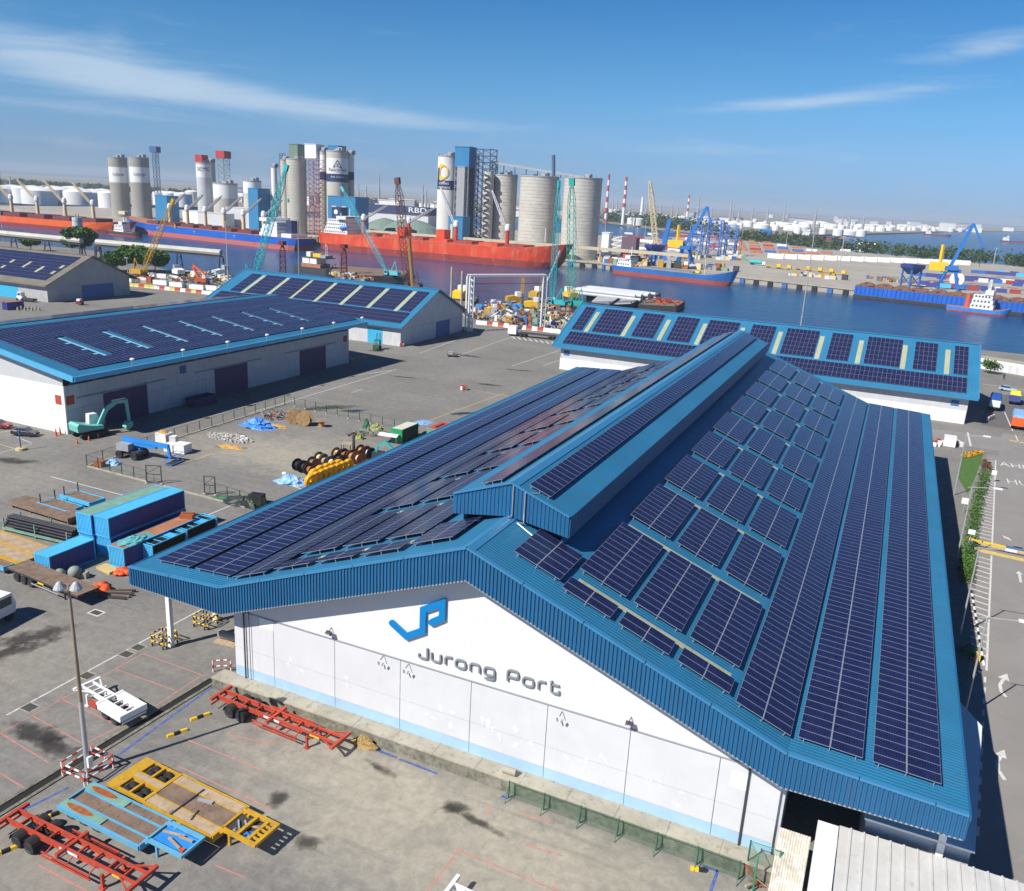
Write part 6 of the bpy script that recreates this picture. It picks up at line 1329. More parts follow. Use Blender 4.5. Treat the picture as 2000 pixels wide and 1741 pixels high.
bollard_group('white concrete block in the row beside the far left warehouse road', [(35 + 7 * k, 607 - (k % 2) * 2) for k in range(7)], 'white blocks on the road', 1.2)
# ================================================================== right hand side: road, hedge, lean-to, trucks
rd = Vector((8.1, 91.4)).normalized(); rn = Vector((rd.y, -rd.x)); R0 = Vector((40.1, 40.4))
def RP(t, s): p = R0 + rd * t + rn * s; return (p.x, p.y)
road = structure(flat('road', [RP(-70, -0.2), RP(-70, 30), RP(118, 30), RP(118, 1.0), RP(96, 0.4), RP(96, -1.6), RP(-2, -1.6)], 0.004, road_mat))
structure(flat('cross_road', [(34, 140), (80, 141), (80, 156), (34, 152)], 0.008, road_mat)).parent = None
def rmark(name, a, b, w, mat, z=0.012): mb = MB(); strip(a, b, w, z, mb); mb.build(name, mat, road)
rmark('edge_line', RP(0, 0), RP(36, 0), 0.22, paint_line); rmark('edge_line', RP(40.5, 0), RP(92, 0), 0.22, paint_line)
for k in range(19): rmark('hatch_bar', RP(1.5 + k * 1.8, -0.12), RP(2.0 + k * 1.8, -1.5 - 0.06 * k), 0.3, paint_line)
for k in range(30): rmark('hatch_bar', RP(41 + k * 1.7, -0.12), RP(41.4 + k * 1.7, -2.4 + 0.03 * k), 0.28, paint_line)
for k in range(12): rmark('lane_dash', RP(-28 + k * 2.3, -0.1), RP(-26.8 + k * 2.3, -0.1), 0.22, paint_line)
for k in range(5): rmark('lane_dash', RP(-4 + k * 5, 4.6), RP(-1 + k * 5, 4.6), 0.2, paint_line)
rmark('hump_band', RP(37.0, -2.2), RP(36.4, 20), 1.3, paint_yellow); rmark('hump_band', RP(40.0, -2.2), RP(39.4, 20), 1.0, paint_yellow); rmark('stop_band', RP(112, 2.4), RP(111, 20), 0.9, paint_yellow)
for k in range(7): rmark('kerb_zigzag', RP(-27 + k * 1.5, -1.05 + 0.35 * (k % 2)), RP(-25.5 + k * 1.5, -1.05 + 0.35 * ((k + 1) % 2)), 0.1, paint_yellow)
def arrow(pts, head, w=0.32):
    mb = MB()
    for a_, b_ in zip(pts[:-1], pts[1:]): strip(a_, b_, w, 0.013, mb)
    mb.build('lane_arrow', paint_line, road); a_, b_ = Vector(pts[-2]), Vector(pts[-1]); d = (b_ - a_).normalized(); n = Vector((-d.y, d.x)); q = [b_ + n * head * 0.55, b_ + d * head * 1.5, b_ - n * head * 0.55]
    MB().add([(p.x, p.y, 0.0145) for p in q], [(0, 2, 1)]).build('arrow_head', paint_line, road)
arrow([gl((1965, 1362)), gl((1955, 1350)), gl((1953, 1338)), gl((1960, 1327))], 1.0); arrow([gl((1963, 1524)), gl((1950, 1505)), gl((1948, 1488)), gl((1954, 1478))], 0.9); arrow([gl((1994, 1138)), gl((1991, 1122))], 0.8); arrow([gl((1975, 1056)), gl((1968, 1052))], 0.8)
for tx, u, v in (('AHEAD', 1992, 912), ('HUMP', 1998, 945)):
    vs, fs = text_polys(tx, 3.0); q = G(u, v); MB().add([(q.x + x * 0.9 + 1.0, q.y + y * 1.5, 0.013) for x, y, z in vs], fs).build('road_lettering', paint_line, road)
# leaf clouds
def leaves(mb, c, r, n, s, rnd, flat_=1.0):
    for _ in range(n):
        d = Vector((rnd.gauss(0, 1), rnd.gauss(0, 1), rnd.gauss(0, 1))); d.normalize(); k = rnd.random() ** 0.45
        p = Vector((c[0] + d.x * r[0] * k, c[1] + d.y * r[1] * k, c[2] + d.z * r[2] * k)); a_ = Vector((rnd.gauss(0, 1), rnd.gauss(0, 1), rnd.gauss(0, 0.6))).normalized(); b_ = a_.cross(Vector((rnd.gauss(0, 1), rnd.gauss(0, 1), rnd.gauss(0, 1)))).normalized(); w = s * rnd.uniform(0.6, 1.3)
        mb.add([p - a_ * w, p + b_ * w * 0.6, p + a_ * w, p - b_ * w * 0.6], [(0, 1, 2, 3)])
rnd = random.Random(21)
mb = MB(); hp = [(1905, 1000), (1897, 1040), (1892, 1080), (1889, 1110), (1886, 1135)]
for (u0, v0), (u1, v1) in zip([(1924, 925), (1915, 960)] + hp[:-1], [(1915, 960)] + hp):
    a_, b_ = G(u0, v0, 0.5), G(u1, v1, 0.5)
    for k in range(4): p = a_ + (b_ - a_) * (k / 4); leaves(mb, (p.x, p.y, 0.6), (1.1, 1.6, 0.75), 170, 0.16, rnd)
h_ = thing('hedge', 'clipped green hedge beside the hatched road edge', 'hedge', G(1900, 1040)); mb.v = [(x - h_.location.x, y - h_.location.y, z) for x, y, z in mb.v]; mb.build('foliage', leaf_green, h_)
mb = MB(); p = G(1930, 908); leaves(mb, (0, 0, 0.6), (1.0, 4.0, 0.8), 500, 0.16, rnd); o = mb.build('shrub', leaf_brown); o.location = (p.x - 0.6, p.y - 3, 0); tag(o, 'reddish brown shrub at the far tip of the hedge', 'shrub')
verge = structure(flat('grass_verge', [gl((1880, 884)), gl((1922, 884)), gl((1908, 925)), gl((1890, 965)), gl((1872, 935))], 0.012, grass_mat))
mb = MB()
for (u, v) in ((1886, 893), (1895, 890), (1903, 888), (1912, 886)): p = G(u, v); leaves(mb, (p.x, p.y, 0.35), (1.0, 0.9, 0.4), 110, 0.16, rnd)
stuff(mb.build('flower_bed', leaf_orange)).location = (0, 0, 0); bpy.data.objects['flower_bed']['label'] = 'orange flowers on the grass verge'; 
# boom barrier
q = G(1894, 1068); bg_ = thing('boom_barrier', 'boom barrier with yellow and blue arm lowered across the road', 'barrier', (q.x, q.y, 0), atan2(rn.y, rn.x)); MB().bb((-0.3, -0.3, 0), (0.3, 0.3, 1.3)).build('cabinet', bright_yellow, bg_); MB().bb((-0.25, -0.7, 0), (0.25, -0.35, 1.1)).build('control_box', door_blue, bg_)
for k in range(6): MB().bb((0.3 + k * 2.0, -0.09, 1.0), (0.3 + k * 2.0 + 1.99, 0.09, 1.2)).build('arm_section', bright_yellow if k < 2 else door_blue, bg_)
MB().bb((-0.6, -0.5, 2.0), (0.3, -0.42, 2.7)).build('sign_plate', white_paint, bg_); MB().cyl((-0.15, -0.46, 0), (-0.15, -0.46, 2.0), 0.05, 6).build('sign_post', pole_metal, bg_)
def street_lamp(label, x, y, h=10.4, arm=2.6, rz=0.0):
    o = thing('street_lamp', label, 'street lamp', (x, y, 0), rz); MB().cyl((0, 0, 0), (0, 0, h), 0.11, 8, 0.07).build('pole', pole_metal, o); MB().bar((0, 0, h), (arm, 0, h + 0.35), 0.08).build('arm', pole_metal, o); MB().box((arm + 0.35, 0, h + 0.36), (1.1, 0.38, 0.18)).build('lamp_head', white_paint, o); MB().bar((0, 0, h), (-0.5, 0, h - 0.1), 0.06).build('stub', pole_metal, o)
for y, w_ in ((29.5, 'nearest to the lean-to roof'), (48, 'beside the hatched road edge'), (72, 'beside the hedge end'), (103, 'beside the grass verge')): street_lamp('grey street lamp %s' % w_, 38.0 + (y - 48) * 0.03, y)
def sign_post(label, u, v, h, plate, mat): q = G(u, v); o = thing('road_sign', label, 'sign', (q.x, q.y, 0)); MB().cyl((0, 0, 0), (0, 0, h), 0.05, 6).build('post', pole_metal, o); MB().bb((-plate / 2, -0.08, h - plate), (plate / 2, -0.05, h)).build('plate', mat, o); return o
sign_post('white and red warning sign on the verge beside the hedge', 1880, 1003, 2.6, 1.0, white_paint); sign_post('small white sign at the verge edge', 1938, 942, 2.2, 0.8, white_paint)
for (u0, v0), (u1, v1), n_ in (((1897, 1155), (1921, 1300), 20), ((1898, 1322), (1916, 1310), 5)):   # striped kerb
    a_, b_ = G(u0, v0), G(u1, v1)
    for k in range(n_): p = a_ + (b_ - a_) * (k / n_); r_ = a_ + (b_ - a_) * ((k + 1) / n_); MB().bar((p.x, p.y, 0.07), (r_.x, r_.y, 0.07), 0.22, 0.14).build('striped_kerb', white_paint if k % 2 else black_paint, ground)
q = G(1894, 1275); heap('bin_cover', 'rounded green cover beside the striped kerb', (q.x, q.y), 0.9, 1.1, 1.0, M('cover_green', (0.03, 0.17, 0.10), 0.6, var=0.2), 'cover', seed=31); q = G(1907, 1291); o = MB().box((0, 0, 0.45), (0.5, 0.9, 0.9)).build('fire_hydrant_box', bright_yellow); o.location = (q.x, q.y, 0); tag(o, 'yellow hydrant box beside the green cover', 'box')
q = G(1853, 872); crate('crate', 'white site cabinet beyond the roof edge near the junction', 'cabinet', 1853, 872, (2.2, 1.8, 2.2), white_paint)
for k, (u, v) in enumerate(((1828, 872), (1836, 868), (1866, 868), (1874, 872))): barrier_ball('red and white barrier blocks by the site cabinet, number %s from the left' % ('one', 'two', 'three', 'four')[k], u, v, 3, seed=k)
q = G(1934, 820); o = thing('barrier_board', 'leaning red and white striped board at the kerb by the truck park', 'barrier', (q.x, q.y, 0), 1.2)
for k in range(5): MB().bb((k * 0.9 - 2, -0.2, 0), (k * 0.9 - 1.1, 0.2, 0.9)).build('segment', red_paint if k % 2 else white_paint, o)
# lean-to with white roof beneath the canopy and corrugated annex in the corner
lt_ = thing('lean_to', 'white flat roofed lean-to partly under the right canopy edge', 'shelter', (33, 14, 0)); poly = [(29.2, 3.6), (35.9, 3.6), (37.4, 19.9), (36.0, 22.9), (29.2, 22.9)]
MB().prism([(x - 33, y - 14) for x, y in poly], 4.85, 5.0).build('roof', M('lean_to_white', (0.74, 0.75, 0.77), 0.6, var=0.04), lt_); MB().prism([(x * 0.96 + 1.3 - 33, y * 0.96 + 0.6 - 14) for x, y in poly], 0.0, 4.84).build('walls', off_wall, lt_)
ax = thing('annex', 'low annex with a grey corrugated roof in the bottom right corner', 'annex', (36, -14, 0)); X0, X1, Y0, Y1, Z0 = 27.75, 46.0, -34.0, 3.35, 4.0
n = 22; p = (X1 - X0) / n; grey_sheet = M('pale_roof_sheet', (0.56, 0.555, 0.54), 0.7, var=0.10, scale=0.5, dirt=(0.40, 0.36, 0.29), dirt_amt=0.2)
for k in range(n):
    x = X0 + k * p - 36; mb = MB(); zz = [(x, 0), (x + p * 0.8, 0.0), (x + p * 0.84, 0.09), (x + p * 0.96, 0.09), (x + p, 0)]
    for (xa, za), (xb, zb) in zip(zz[:-1], zz[1:]): mb.quad((xa, Y0 + 14, Z0 + za - 0.5), (xb, Y0 + 14, Z0 + zb - 0.5), (xb, Y1 + 14, Z0 + zb), (xa, Y1 + 14, Z0 + za))
    mb.build('roof_sheet', grey_sheet, ax)
MB().bb((X0 - 36 + 0.2, Y0 + 14, 0), (X1 - 36 - 0.2, Y1 + 13.8, Z0 - 0.62)).build('walls', off_wall, ax); MB().bb((X0 - 36, Y1 + 13.7, Z0 - 0.3), (X1 - 36, Y1 + 13.96, Z0 - 0.06)).build('eave_trim', wood_pale, ax)
for k in range(30): MB().bb((26.35 - 36, Y1 + 14 - (k + 1) * 1.15 + 0.02 - 0.3, 3.2), (27.7 - 36, Y1 + 14 - k * 1.15 - 0.3, Z0 + 0.12)).build('parapet_block', M('parapet_white', (0.74, 0.75, 0.79), 0.6, var=0.05), ax)
MB().bb((26.45 - 36, Y0 + 14, 0), (27.6 - 36, Y1 + 13.6, 3.19)).build('parapet_wall', off_wall, ax)
ws = thing('sheet_stack', 'white corrugated sheets leaning beside the annex parapet', 'sheets', (25.0, 0.9, 0))
for k in range(12): x = -0.95 + k * 0.17; MB().add([(x, 0.9, 3.5), (x + 0.085, 0.9, 3.56), (x + 0.17, 0.9, 3.5), (x + 0.17, -2.6, 0.9), (x + 0.085, -2.6, 0.96), (x, -2.6, 0.9)], [(5, 4, 1, 0), (4, 3, 2, 1)]).build('sheet', M('weathered_sheet', (0.50, 0.46, 0.38), 0.7, var=0.25, scale=0.6, dirt=(0.66, 0.66, 0.64), dirt_amt=0.6), ws)
MB().bb((-0.9, -2.5, 0), (1.1, 0.9, 0.85)).build('support', off_wall, ws)
fence('tall green post fence with barbed arms at the end of the plinth', [gl((1470, 1741)), (22.4, 0.3), (24.4, 0.3)], 2.9, 2.6, M('post_green', (0.04, 0.25, 0.15), 0.6), net_m)
scrap('scrap_heap', 'loose pipes and rods at the foot of the green post fence', 'scrap', 1510, 1728, 16, 1.2, [concrete, steel_dark, rust], 33, (0.5, 1.6), 0.4)
# truck park
def truck(label, loc, rz, cabm, bodym, topm, L=7.0, H=2.6, rear=None):
    o = thing('truck', label, 'truck', loc, rz)
    MB().prism_y([(0, 0.6), (2.1, 0.6), (2.2, 1.5), (1.85, 2.6), (0, 2.6)], -1.2, 1.2).build('cab', cabm, o); MB().prism_y([(2.0, 1.55), (2.21, 1.5), (1.9, 2.45), (1.75, 2.45)], -1.05, 1.05).build('windscreen', window_glass, o)
    MB().bb((-L, -1.25, 0.9), (-0.15, 1.25, 0.9 + H * 0.75)).build('cargo_body', bodym, o); MB().prism_x([(-1.28, 0.9 + H * 0.75), (1.28, 0.9 + H * 0.75), (1.05, 0.9 + H), (-1.05, 0.9 + H)], -L, -0.12).build('cargo_top', topm, o)
    if rear: MB().bb((-L - 0.06, -1.15, 1.1), (-L - 0.004, 1.15, 0.9 + H * 0.7)).build('tail_gate', rear, o)
    MB().bb((-L + 0.2, -0.5, 0.6), (0.5, 0.5, 0.89)).build('chassis', steel_dark, o)
    for x in (1.1, -L + 1.4, -L + 2.7):
        for s in (-1, 1): wheel(o, x, s * 1.0)
    return o
tb = M('canvas_blue', (0.02, 0.09, 0.36), 0.6, var=0.15); q = G(1947, 806); truck('blue canvas covered truck with a pale tail gate parked behind the crosswise warehouse', (q.x, q.y + 8, 0), pi / 2 - 0.1, tb, tb, tb, rear=white_paint)
q = G(1988, 842); truck('orange red truck with a pale blue tarpaulin cut off at the right edge', (q.x + 0.5, q.y + 8, 0), pi / 2 - 0.1, ship_orange, ship_orange, tarp_pale, 7.4); q = G(1984, 800); truck('dark truck with a yellow top next to the blue canvas truck', (q.x + 0.5, q.y + 10, 0), pi / 2 - 0.1, cont_navy_shade, cont_navy_shade, M('lemon', (0.8, 0.75, 0.05), 0.6), 4.5, 2.2)
q = G(1967, 764); car('pale blue car passing the roadside verge beyond the trucks', (q.x, q.y, 0), -0.1, M('car_pale', (0.35, 0.47, 0.58), 0.3, spec=0.6))
rmark('lane_dash', gl((1962, 805)), gl((1978, 842)), 0.25, paint_line); rmark('lane_dash', gl((1983, 850)), gl((1990, 865)), 0.25, paint_line); rmark('lane_mark', gl((1890, 845)), gl((1896, 872)), 0.4, paint_line); structure(flat('truck_park', [gl((1915, 830)), gl((1935, 770)), gl((2030, 775)), gl((2040, 850))], 0.006, M('dark_asphalt', (0.12, 0.125, 0.12), 0.9, var=0.15)))
marks('yellow_line', [(gl((1918, 750)), gl((1945, 754))), (gl((1985, 760)), gl((2000, 762)))], 0.5, paint_yellow)
wl = thing('boundary_wall', 'white panelled boundary wall along the water behind the truck park', 'wall', (60, 250, 0)); a_, b_ = Vector(gl((1905, 718))), Vector(gl((2040, 741))); d = b_ - a_; n = 9
for k in range(n):
    p = a_ + d * (k / n) - Vector((60, 250)); r_ = a_ + d * ((k + 0.97) / n) - Vector((60, 250)); MB().bar((p.x, p.y, 1.6), (r_.x, r_.y, 1.6), 0.3, 3.2).build('wall_panel', white_paint, wl); m_ = p + (r_ - p) * 0.25; m2 = p + (r_ - p) * 0.75; MB().bar((m_.x, m_.y - 0.17, 1.2), (m2.x, m2.y - 0.17, 1.2), 0.03, 2.2).build('panel_infill', off_wall, wl)
structure(flat('quay_path', [gl((1900, 705)), gl((2060, 728)), gl((2060, 716)), gl((1900, 692))], 0.05, concrete)).parent = None
def tree(label, c, h, r, n, s, mat, seed, name='tree', group=None, lobes=7):
    rnd = random.Random(seed); o = thing(name, label, 'tree', (c[0], c[1], c[2] if len(c) > 2 else 0), 0, group); th = h * 0.35
    mb = MB(); mb.cyl((0, 0, 0), (0.1 * r, 0, th), h * 0.03, 8, h * 0.022)
    for k in range(5): a_ = 1.26 * k; mb.cyl((0.1 * r, 0, th * 0.9), (r * 0.55 * cos(a_), r * 0.55 * sin(a_), h * rnd.uniform(0.55, 0.8)), h * 0.016, 6, h * 0.006)
    mb.build('trunk', bark, o); mb = MB()
    for k in range(lobes):
        a_, q = rnd.uniform(0, 6.28), r * rnd.uniform(0.2, 0.65); rr_ = r * rnd.uniform(0.35, 0.6); leaves(mb, (q * cos(a_), q * sin(a_), h * rnd.uniform(0.5, 0.85)), (rr_, rr_, rr_ * 0.7), n // lobes, s, rnd)
    mb.build('crown', mat, o); return o
q = G(1932, 729); tree('small round green tree before the white boundary wall', (q.x, q.y), 4.2, 3.2, 1200, 0.3, leaf_green, 41)
def person(label, u, v, shirt, legs):
    q = G(u, v); o = thing('person', label, 'person', (q.x, q.y, 0)); mb = MB()
    mb.lathe((0, 0, 0.78), [(0.15, 0), (0.2, 0.25), (0.24, 0.55), (0.1, 0.72), (0.07, 0.76), (0.11, 0.82), (0.12, 0.92), (0.07, 1.02)], 8)
    for s in (-1, 1): mb.cyl((s * 0.1, 0, 0), (s * 0.09, 0, 0.8), 0.07, 8, 0.1); mb.cyl((s * 0.27, 0, 0.75), (s * 0.22, 0, 1.42), 0.045, 6, 0.06)
    mb.build('body', shirt, o)
person('person in dark clothes standing on the verge beyond the trucks', 1960, 741, steel_dark, steel_dark)

# ================================================================== wharf behind the middle warehouse
def jersey(a, b, n, pat, label, group):
    a, b = Vector(a), Vector(b); d = b - a; rz = atan2(d.y, d.x); L = d.length / n
    for k in range(n):
        p = a + d * ((k + 0.5) / n); o = MB().prism_x([(-0.45, 0), (0.45, 0), (0.18, 0.5), (0.12, 1.35), (-0.12, 1.35), (-0.18, 0.5)], -L * 0.47, L * 0.47).build('jersey_barrier', {'r': red_paint, 'w': white_paint, 'y': M('faded_yellow', (0.55, 0.50, 0.16), 0.7, var=0.2)}[pat[k % len(pat)]])
        o.location = (p.x, p.y, 0); o.rotation_euler = (0, 0, rz); tag(o, {'r': 'red', 'w': 'white', 'y': 'faded yellow'}[pat[k % len(pat)]] + label, 'barrier', group)
jersey(gl((252, 559)), gl((480, 583)), 22, 'yyryywrwyrwryrwwrww'[:19], ' barrier block along the wharf edge beyond the long shed', 'left wharf barriers'); jersey(gl((930, 633)), gl((1118, 654)), 17, 'wwrwrwrwwrwrw', ' barrier block along the works area behind the white portal', 'right wharf barriers')
for k, (u, v, w, l_) in enumerate([(282, 552, 7, 1), (315, 557, 7, 1), (346, 561, 6.5, 1), (386, 566, 7, 1), (414, 568, 6, 1), (440, 571, 6, 1), (290, 541, 8, 2), (318, 544, 5, 2), (345, 548, 8, 2), (256, 552, 2.2, 1)]):
    q = G(u, v); o = thing('concrete_beam', 'white precast beam with dark starter bars on the wharf, %s from the left in the %s row' % (('first', 'second', 'third', 'fourth', 'fifth', 'sixth', 'first', 'second', 'third', 'seventh')[k], 'front' if l_ == 1 else 'rear'), 'beam', (q.x, q.y, 0), 0.12); MB().bb((-w / 2, -1.0, 0.15), (w / 2, 1.0, 2.0)).build('block', white_paint, o); MB().bb((-w / 2, -1.0, 0), (w / 2, 1.0, 0.14)).build('bearer', steel_dark, o)
    for j in range(4): MB().bar((w / 2 - 0.3, -0.7 + j * 0.45, 2.0), (w / 2 - 0.3, -0.7 + j * 0.45, 2.9), 0.12).build('starter_bar', steel_dark, o)
def crawler(label, base, tip, col, w=1.8, n=16, z0=0.0, house=True, t=0.16, rz=None):
    b = Vector((base[0], base[1], z0)); tip = Vector(tip); d = tip - b; o = thing('crawler_crane', label, 'crane', b, atan2(d.y, d.x) if rz is None else rz); R = Matrix.Rotation(-o.rotation_euler.z, 3, 'Z'); tl = R @ d
    if house:
        for s in (-1, 1): MB().prism_y([(-3.2, 0.5), (-2.7, 0), (2.7, 0), (3.2, 0.5), (2.7, 1.1), (-2.7, 1.1)], s * 2.0 - 0.45, s * 2.0 + 0.45).build('track', rubber, o)
        MB().bb((-2, -1.5, 0.6), (2, 1.5, 1.3)).build('undercarriage', steel_dark, o); MB().bb((-4.4, -1.5, 1.4), (1.6, 1.5, 3.4)).build('house', col, o); MB().bb((0.2, 1.52, 1.5), (2.2, 2.6, 3.6)).build('cab', col, o); MB().bb((0.5, 2.61, 2.4), (2.0, 2.64, 3.4)).build('cab_window', window_glass, o); MB().bb((-5.4, -1.6, 1.4), (-4.41, 1.6, 3.0)).build('counterweight', col, o)
    foot = Vector((1.2, 0, 1.8)) if house else Vector((0, 0, 0))
    MB().lattice(foot, tl, w, w * 0.8, n, t).build('boom', col, o); hd = (tl - foot).normalized(); MB().bar(tl - hd * 2.2, tl + hd * 0.6, w * 0.5, w * 0.7).build('boom_head', col, o)
    if house:
        gt = Vector((-3.0, 0, 8.5)); MB().bar((-0.5, 0, 3.4), gt, 0.3).build('gantry_leg', col, o); MB().bar((-4.0, 0, 3.4), gt, 0.3).build('gantry_leg', col, o); MB().cyl(gt, tl - hd * 1.0, 0.05, 4).build('pendant', steel_dark, o)
    hk = Vector((tl.x + hd.x, tl.y, tl.z - 0.5)); MB().cyl(hk, hk - Vector((0, 0, min(14, tl.z * 0.3))), 0.06, 4).build('hoist_rope', steel_dark, o); MB().box(hk - Vector((0, 0, min(14, tl.z * 0.3))), (0.7, 0.7, 1.6)).build('hook_block', col, o)
    return o
def cr(label, b, tipp, col, **k): g = G(*b); tp = PY(tipp[0], tipp[1], g.y); return crawler(label, (g.x, g.y), tp, col, **k)
cr('yellow crawler crane with slanting lattice boom on the left wharf', (275, 541), (338, 392), yellow_paint, w=2.0); cr('turquoise lattice crane rising behind the middle warehouse roof', (492, 552), (560, 325), turq, w=2.6, n=18, t=0.24); cr('brown piling rig with a nearly upright mast behind the middle warehouse', (803, 566), (776, 350), M('rig_brown', (0.13, 0.055, 0.045), 0.7, var=0.2), w=3.4, n=20, t=0.22)
cr('slim turquoise lattice crane right of the white portal frame', (1082, 601), (1092, 356), turq, w=2.0, n=22, t=0.17); cr('broad green turquoise lattice crane next to the slim one', (1120, 603), (1117, 352), green_tur, w=3.2, n=20, t=0.18)
g = G(762, 546); tp = PY(668, 367, g.y); crawler('pale turquoise crane leaning left over the work barge', (g.x, g.y), tp, turq_l, w=2.0, n=20, z0=1.0, t=0.17)
mb = MB(); a_ = PY(800, 480, G(803, 566).y); g = G(803, 566); mb.cyl((0, 0, 1), (Vector(PY(795, 465, g.y)) - Vector((g.x, g.y, 0))), 0.9, 10); o = mb.build('pile_tube', M('pile_rust_yellow', (0.30, 0.17, 0.04), 0.7, var=0.3)); o.location = (g.x + 1.6, g.y - 1, 0); tag(o, 'rusty yellow pile tube hanging beside the brown rig mast', 'pile')
# white portal frame
pa, pb = Vector((-103.7, 202.5, 0)), Vector((-87.5, 227.0, 0)); d = pb - pa; pf = thing('portal_frame', 'tall white steel portal frame standing beside the middle warehouse', 'gantry', pa, atan2(d.y, d.x)); L = d.length; hz = 18.3
for x in (0, L):
    for y in (-0.9, 0.9):
        for dx in (-0.8, 0.8): MB().bar((x + dx, y, 0), (x + dx, y, hz), 0.42).build('chord', white_paint, pf)
    for k in range(9): MB().bar((x - 0.8, -0.9, k * 2.0 + 0.5), (x + 0.8, -0.9, k * 2.0 + 0.5), 0.22).build('rung', white_paint, pf); MB().bar((x + 0.8, -0.9, k * 2.0 + 0.5), (x + 0.8, 0.9, k * 2.0 + 1.5), 0.2).build('brace', white_paint, pf)
    MB().bb((x - 1.6, -1.8, 0), (x + 1.6, 1.8, 0.4)).build('footing', concrete, pf)
for y in (-0.9, 0.9): MB().bar((-0.6, y, hz + 0.3), (L + 0.6, y, hz + 0.3), 0.4, 0.6).build('top_beam', white_paint, pf); MB().cyl((0, y, hz - 2.4), (L, y, hz - 2.4), 0.05, 5).build('tie_rope', steel_dark, pf)
MB().bb((-0.7, -1.1, hz + 0.62), (L + 0.7, 1.1, hz + 0.72)).build('top_deck', white_paint, pf)
# low loader lorry by the works area
q = G(1003, 656); lr = thing('flatbed_lorry', 'white cab flatbed lorry parked in front of the red and white barriers', 'lorry', (q.x, q.y, 0), pi + 0.1); MB().prism_y([(-1.2, 0.7), (1.6, 0.7), (1.75, 1.7), (1.5, 3.3), (-1.2, 3.3)], -1.25, 1.25).build('cab', white_paint, lr); MB().prism_y([(1.6, 1.8), (1.77, 1.75), (1.53, 3.0), (1.45, 3.0)], -1.1, 1.1).build('windscreen', window_glass, lr)
MB().bb((-16.5, -1.25, 1.15), (-2.0, 1.25, 1.45)).build('flat_bed', steel_dark, lr); MB().bb((-5, -0.5, 0.7), (-1.2, 0.5, 1.1)).build('tractor_chassis', steel_dark, lr)
for x in (0.7, -2.8, -4.1, -12.6, -13.9, -15.2):
    for s in (-1, 1): wheel(lr, x, s * 1.02)
# works area clutter and machines
rnd = random.Random(51); CL = [rust, steel_dark, yellow_paint, white_paint, concrete, wood_brown, cont_green_top, grey_paint]
NM = ['brown sheet piles', 'rusty girders', 'mixed steel scrap', 'yellow and rusty machine parts', 'white rubble and beams', 'timber and pipes', 'dark frames', 'green and grey fittings']
for k, (u, v, n_, sp, h) in enumerate([(960, 606, 40, 7, 1.5), (1000, 612, 40, 7, 1.5), (1040, 606, 40, 7, 2), (930, 622, 25, 5, 1), (985, 625, 35, 8, 0.8), (1090, 630, 50, 7, 2.5), (1150, 612, 40, 6, 2), (410, 545, 40, 8, 2.5), (1075, 596, 40, 8, 3), (1020, 632, 40, 9, 0.6), (1105, 642, 50, 6, 1.2), (360, 552, 40, 9, 2), (455, 560, 40, 8, 3)]):
    scrap('scrap_heap', '%s heaped in the works area %s' % ((NM + ['rusty frames and pallets', 'pale slabs and planks', 'white pipe offcuts', 'grey wharf timbers', 'white and rusty pipe ends'])[k], 'by the left wharf' if u < 500 else 'near the white portal'), 'scrap', u, v, n_, sp, [white_paint, off_wall, concrete] if k in (4, 10) else CL[k % 3:] + CL[:2], 60 + k, (2, 6), h)
def machine(label, u, v, col, s=1.0, rz=0.0, mast=None, name='works_machine', z=0.0):
    q = G(u, v, z); o = thing(name, label, 'machine', (q.x, q.y, z), rz); MB().bb((-2.4 * s, -1.2 * s, 0), (2.4 * s, 1.2 * s, 0.9 * s)).build('base', steel_dark, o); MB().prism_y([(-2.4 * s, 0.91 * s), (1.6 * s, 0.91 * s), (1.6 * s, 2.0 * s), (-0.4 * s, 2.6 * s), (-2.4 * s, 2.2 * s)], -1.2 * s, 1.2 * s).build('body', col, o); MB().bb((0.2 * s, -0.9 * s, 2.3 * s), (1.5 * s, 0.9 * s, 3.5 * s)).build('cab', white_paint if col is not white_paint else grey_paint, o)
    if mast: MB().lattice((2.0 * s, 0, 0.5), (2.0 * s, 0, mast), 1.0, 1.0, 6, 0.12).build('mast', col, o)
    return o
for u, v, col, s, mast, w_ in ((1005, 596, yellow_paint, 1.6, 13, 'with a short mast, left'), (1048, 588, yellow_paint, 1.8, 12, 'with a tall mast, middle'), (1040, 606, bright_yellow, 1.5, None, 'low and boxy, in front'), (1112, 586, bright_yellow, 1.7, None, 'next to the green crane'), (962, 612, bright_yellow, 1.0, None, 'small, near the portal'), (900, 590, bright_yellow, 2.0, None, 'on the floating pontoon'), (348, 540, white_paint, 1.5, None, 'white, among the wharf beams'), (435, 545, white_paint, 1.8, None, 'white, by the conveyor end')):
    machine('works machine %s of the wharf yard' % w_, u, v, col, s, rnd.uniform(0, 3), mast)
machine('orange piling machine with folded arm on the left wharf', 395, 556, M('machine_orange', (0.65, 0.12, 0.03), 0.5), 1.2, 0.5); g = G(395, 556); o = thing('folding_crane', 'orange folded loader crane standing on the left wharf', 'crane', (g.x, g.y, 0))
pts = [Vector(PY(u, v, g.y)) - Vector((g.x, g.y, 0)) for u, v in ((390, 548), (375, 517), (402, 537))]
for a_, b_ in zip(pts[:-1], pts[1:]): MB().bar(a_, b_, 0.7).build('arm', M('machine_orange', (0.65, 0.12, 0.03), 0.5), o)
